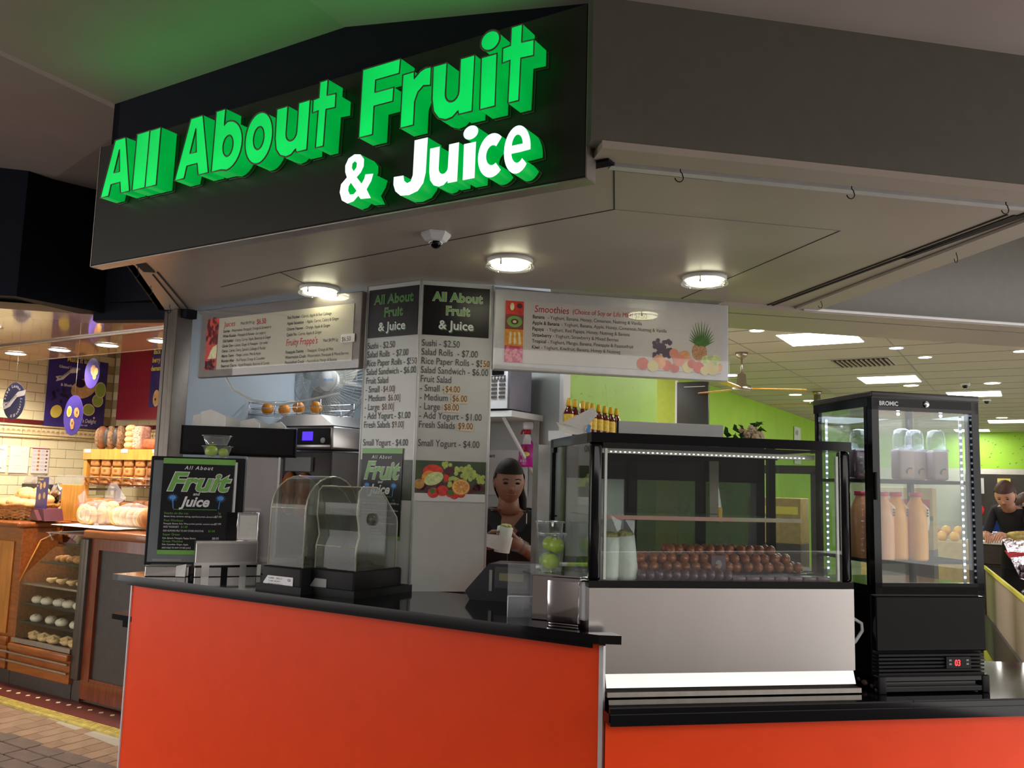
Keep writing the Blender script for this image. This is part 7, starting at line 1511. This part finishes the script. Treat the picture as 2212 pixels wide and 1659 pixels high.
t = thing('plastic_bag', 'B', 2.02, 6.85, 1.122, 'frosted plastic bag lying on the white packing bench', 'bag'); mb = MB(); mb.ball((0, 0, .04), .07, n=12, k=8, sc=(1.3, .8, .7), jit=.1); mb.obj('bag', M['film'], t)
# snack bags
sb_ = thing('snack_bag', 'B', 2.27, 4.84, .887, 'red banded clear snack bag standing on the checkout belt at the right edge', 'bag', rot=-ANG['B']+.2); sb_.scale = (1.55, 1.55, 1.55)
mb = MB(); mb.add([(-.12, 0, .22), (.14, .02, .26), (.14, -.03, .06), (.06, -.04, .0), (-.05, -.03, .03), (-.09, -.02, .12), (.02, -.05, .13)], [(0, 6, 1), (1, 6, 2), (2, 6, 3), (3, 6, 4), (4, 6, 5), (5, 6, 0)], 0, True); mb.obj('bag', M['foil'], sb_)
mb = MB(); mb.add([(-.115, -.006, .165), (.14, -.0, .205), (.14, -.01, .17), (-.10, -.02, .13), (.02, -.054, .15)], [(0, 1, 4), (1, 2, 4), (2, 3, 4), (3, 0, 4)]); mb.obj('red_band', M['red'], sb_)
texts([('RED SEED', -.05, -.062, .148, .026, dict(bold=.03, wid=.8))], sb_, M['whitepr'])
mb = MB(); mb.ball((.02, .01, .235), .05, n=12, k=8, sc=(2.2, .5, .5), jit=.2); mb.obj('top_print', mat('golden_snack_print', (.45, .33, .08), .3, var=.5, scale=40), sb_)
for k in range(7): mb = MB(); mb.ball((-.04+.03*(k % 4), -.045, .05+.03*(k//4)), .018, n=8, k=5, jit=.25); mb.obj('snack_piece', M['foil'] if k % 2 else M['mauve'], sb_)
t = thing('foil_packet', 'B', 2.42, 5.15, .89, 'silver topped snack packet behind the red banded bag', 'packet'); mb = MB(); mb.ball((0, 0, .24), .07, n=12, k=8, sc=(1.4, .5, .7), jit=.18); mb.bbox(-.08, .08, -.02, .02, 0, .2, r=.01); mb.obj('foil', M['foil'], t)
# shelving with yellow and red tickets at the back, fruit stands seen through the display case
gs = thing('back_shelving', 'B', 1.2, 16.1, 0, 'far shelving with yellow and white tickets under the green end wall', 'shelving')
mb = MB(); mb.box(0, 6, 0, .5, .0, 2.0); mb.obj('shelf_body', M['slate'], gs)
for k in range(12): mb = MB(); mb.box(.1+k*.45, .32+k*.45, -.03, 0, 1.62, 1.92); mb.obj('ticket', M['yellowpr'] if k % 3 else M['whiteg'], gs)
for k in range(12): mb = MB(); mb.ball((.2+k*.35, -.02, 1.3), .12, n=10, k=6, sc=(1, .3, 1)); mb.obj('print', M['lime'] if k % 2 else M['red'], gs)
fs = thing('fruit_stand', 'B', .95, 5.6, 0, 'stand of yellow fruit cartons seen through the glass display case', 'stand')
mb = MB(); mb.bbox(0, .9, 0, .5, 0, 1.15, r=.01); mb.obj('base', M['card'], fs)
pr_ = None; R4 = random.Random(2)
for i in range(20):
    if pr_ is None: pr_ = thing('orange', 'B', 0, 0, 0, 'yellow orange heaped on the fruit stand behind the display case', 'fruit', 'oranges on the fruit stand'); mb = MB(); mb.ball((0, 0, 0), .045, n=12, k=8); mb.obj('fruit', mat('bright_orange', (.80, .42, .05), .4), pr_); o = pr_
    else: o = copy_tree(pr_)
    place(o, 'B', 1.03+(i % 8)*.10+.03*(i//8), 5.72+.07*(i//8), 1.19+.05*(i//8))
for i, (u, v, z, w_, h_, l) in enumerate(((.35, 4.0, 1.16, .42, .34, 'yellow carton stack on the left, behind the display case'), (1.25, 4.2, 1.16, .45, .45, 'tall yellow and red carton behind the display case'))):
    t = thing('carton', 'B', u, v, 0, l, 'carton', 'cartons behind the display case'); mb = MB(); mb.bbox(0, w_, 0, .3, 0, z-.02, r=.005); mb.obj('stand', M['slate'], t)
    mb = MB(); mb.bbox(0, w_, 0, .3, z-.02, z+h_, r=.006); mb.obj('carton', M['card'], t); mb = MB(); mb.box(.02, w_-.02, -.004, 0, z+h_*.62, z+h_*.8); mb.obj('label', M['red'] if i else M['yellowpr'], t); mb = MB(); mb.box(.0, w_, -.005, 0, z+h_*.45, z+h_*.52); mb.obj('band', mat('green_band', (.04, .14, .08), .5), t)
sh2 = thing('dark_fixture', 'B', .15, 3.3, 0, 'dark grey fixture frame seen through the rear doors of the display case', 'fixture')
mb = MB(); mb.box(0, .9, 0, .04, 1.68, 1.74); mb.box(0, .05, 0, .04, 0, 1.7); mb.box(.85, .9, 0, .04, 0, 1.7); mb.box(.42, .48, 0, .04, 0, 1.7); mb.box(0, .9, 0, .3, 0, 1.0); mb.obj('frame', M['slate'], sh2)
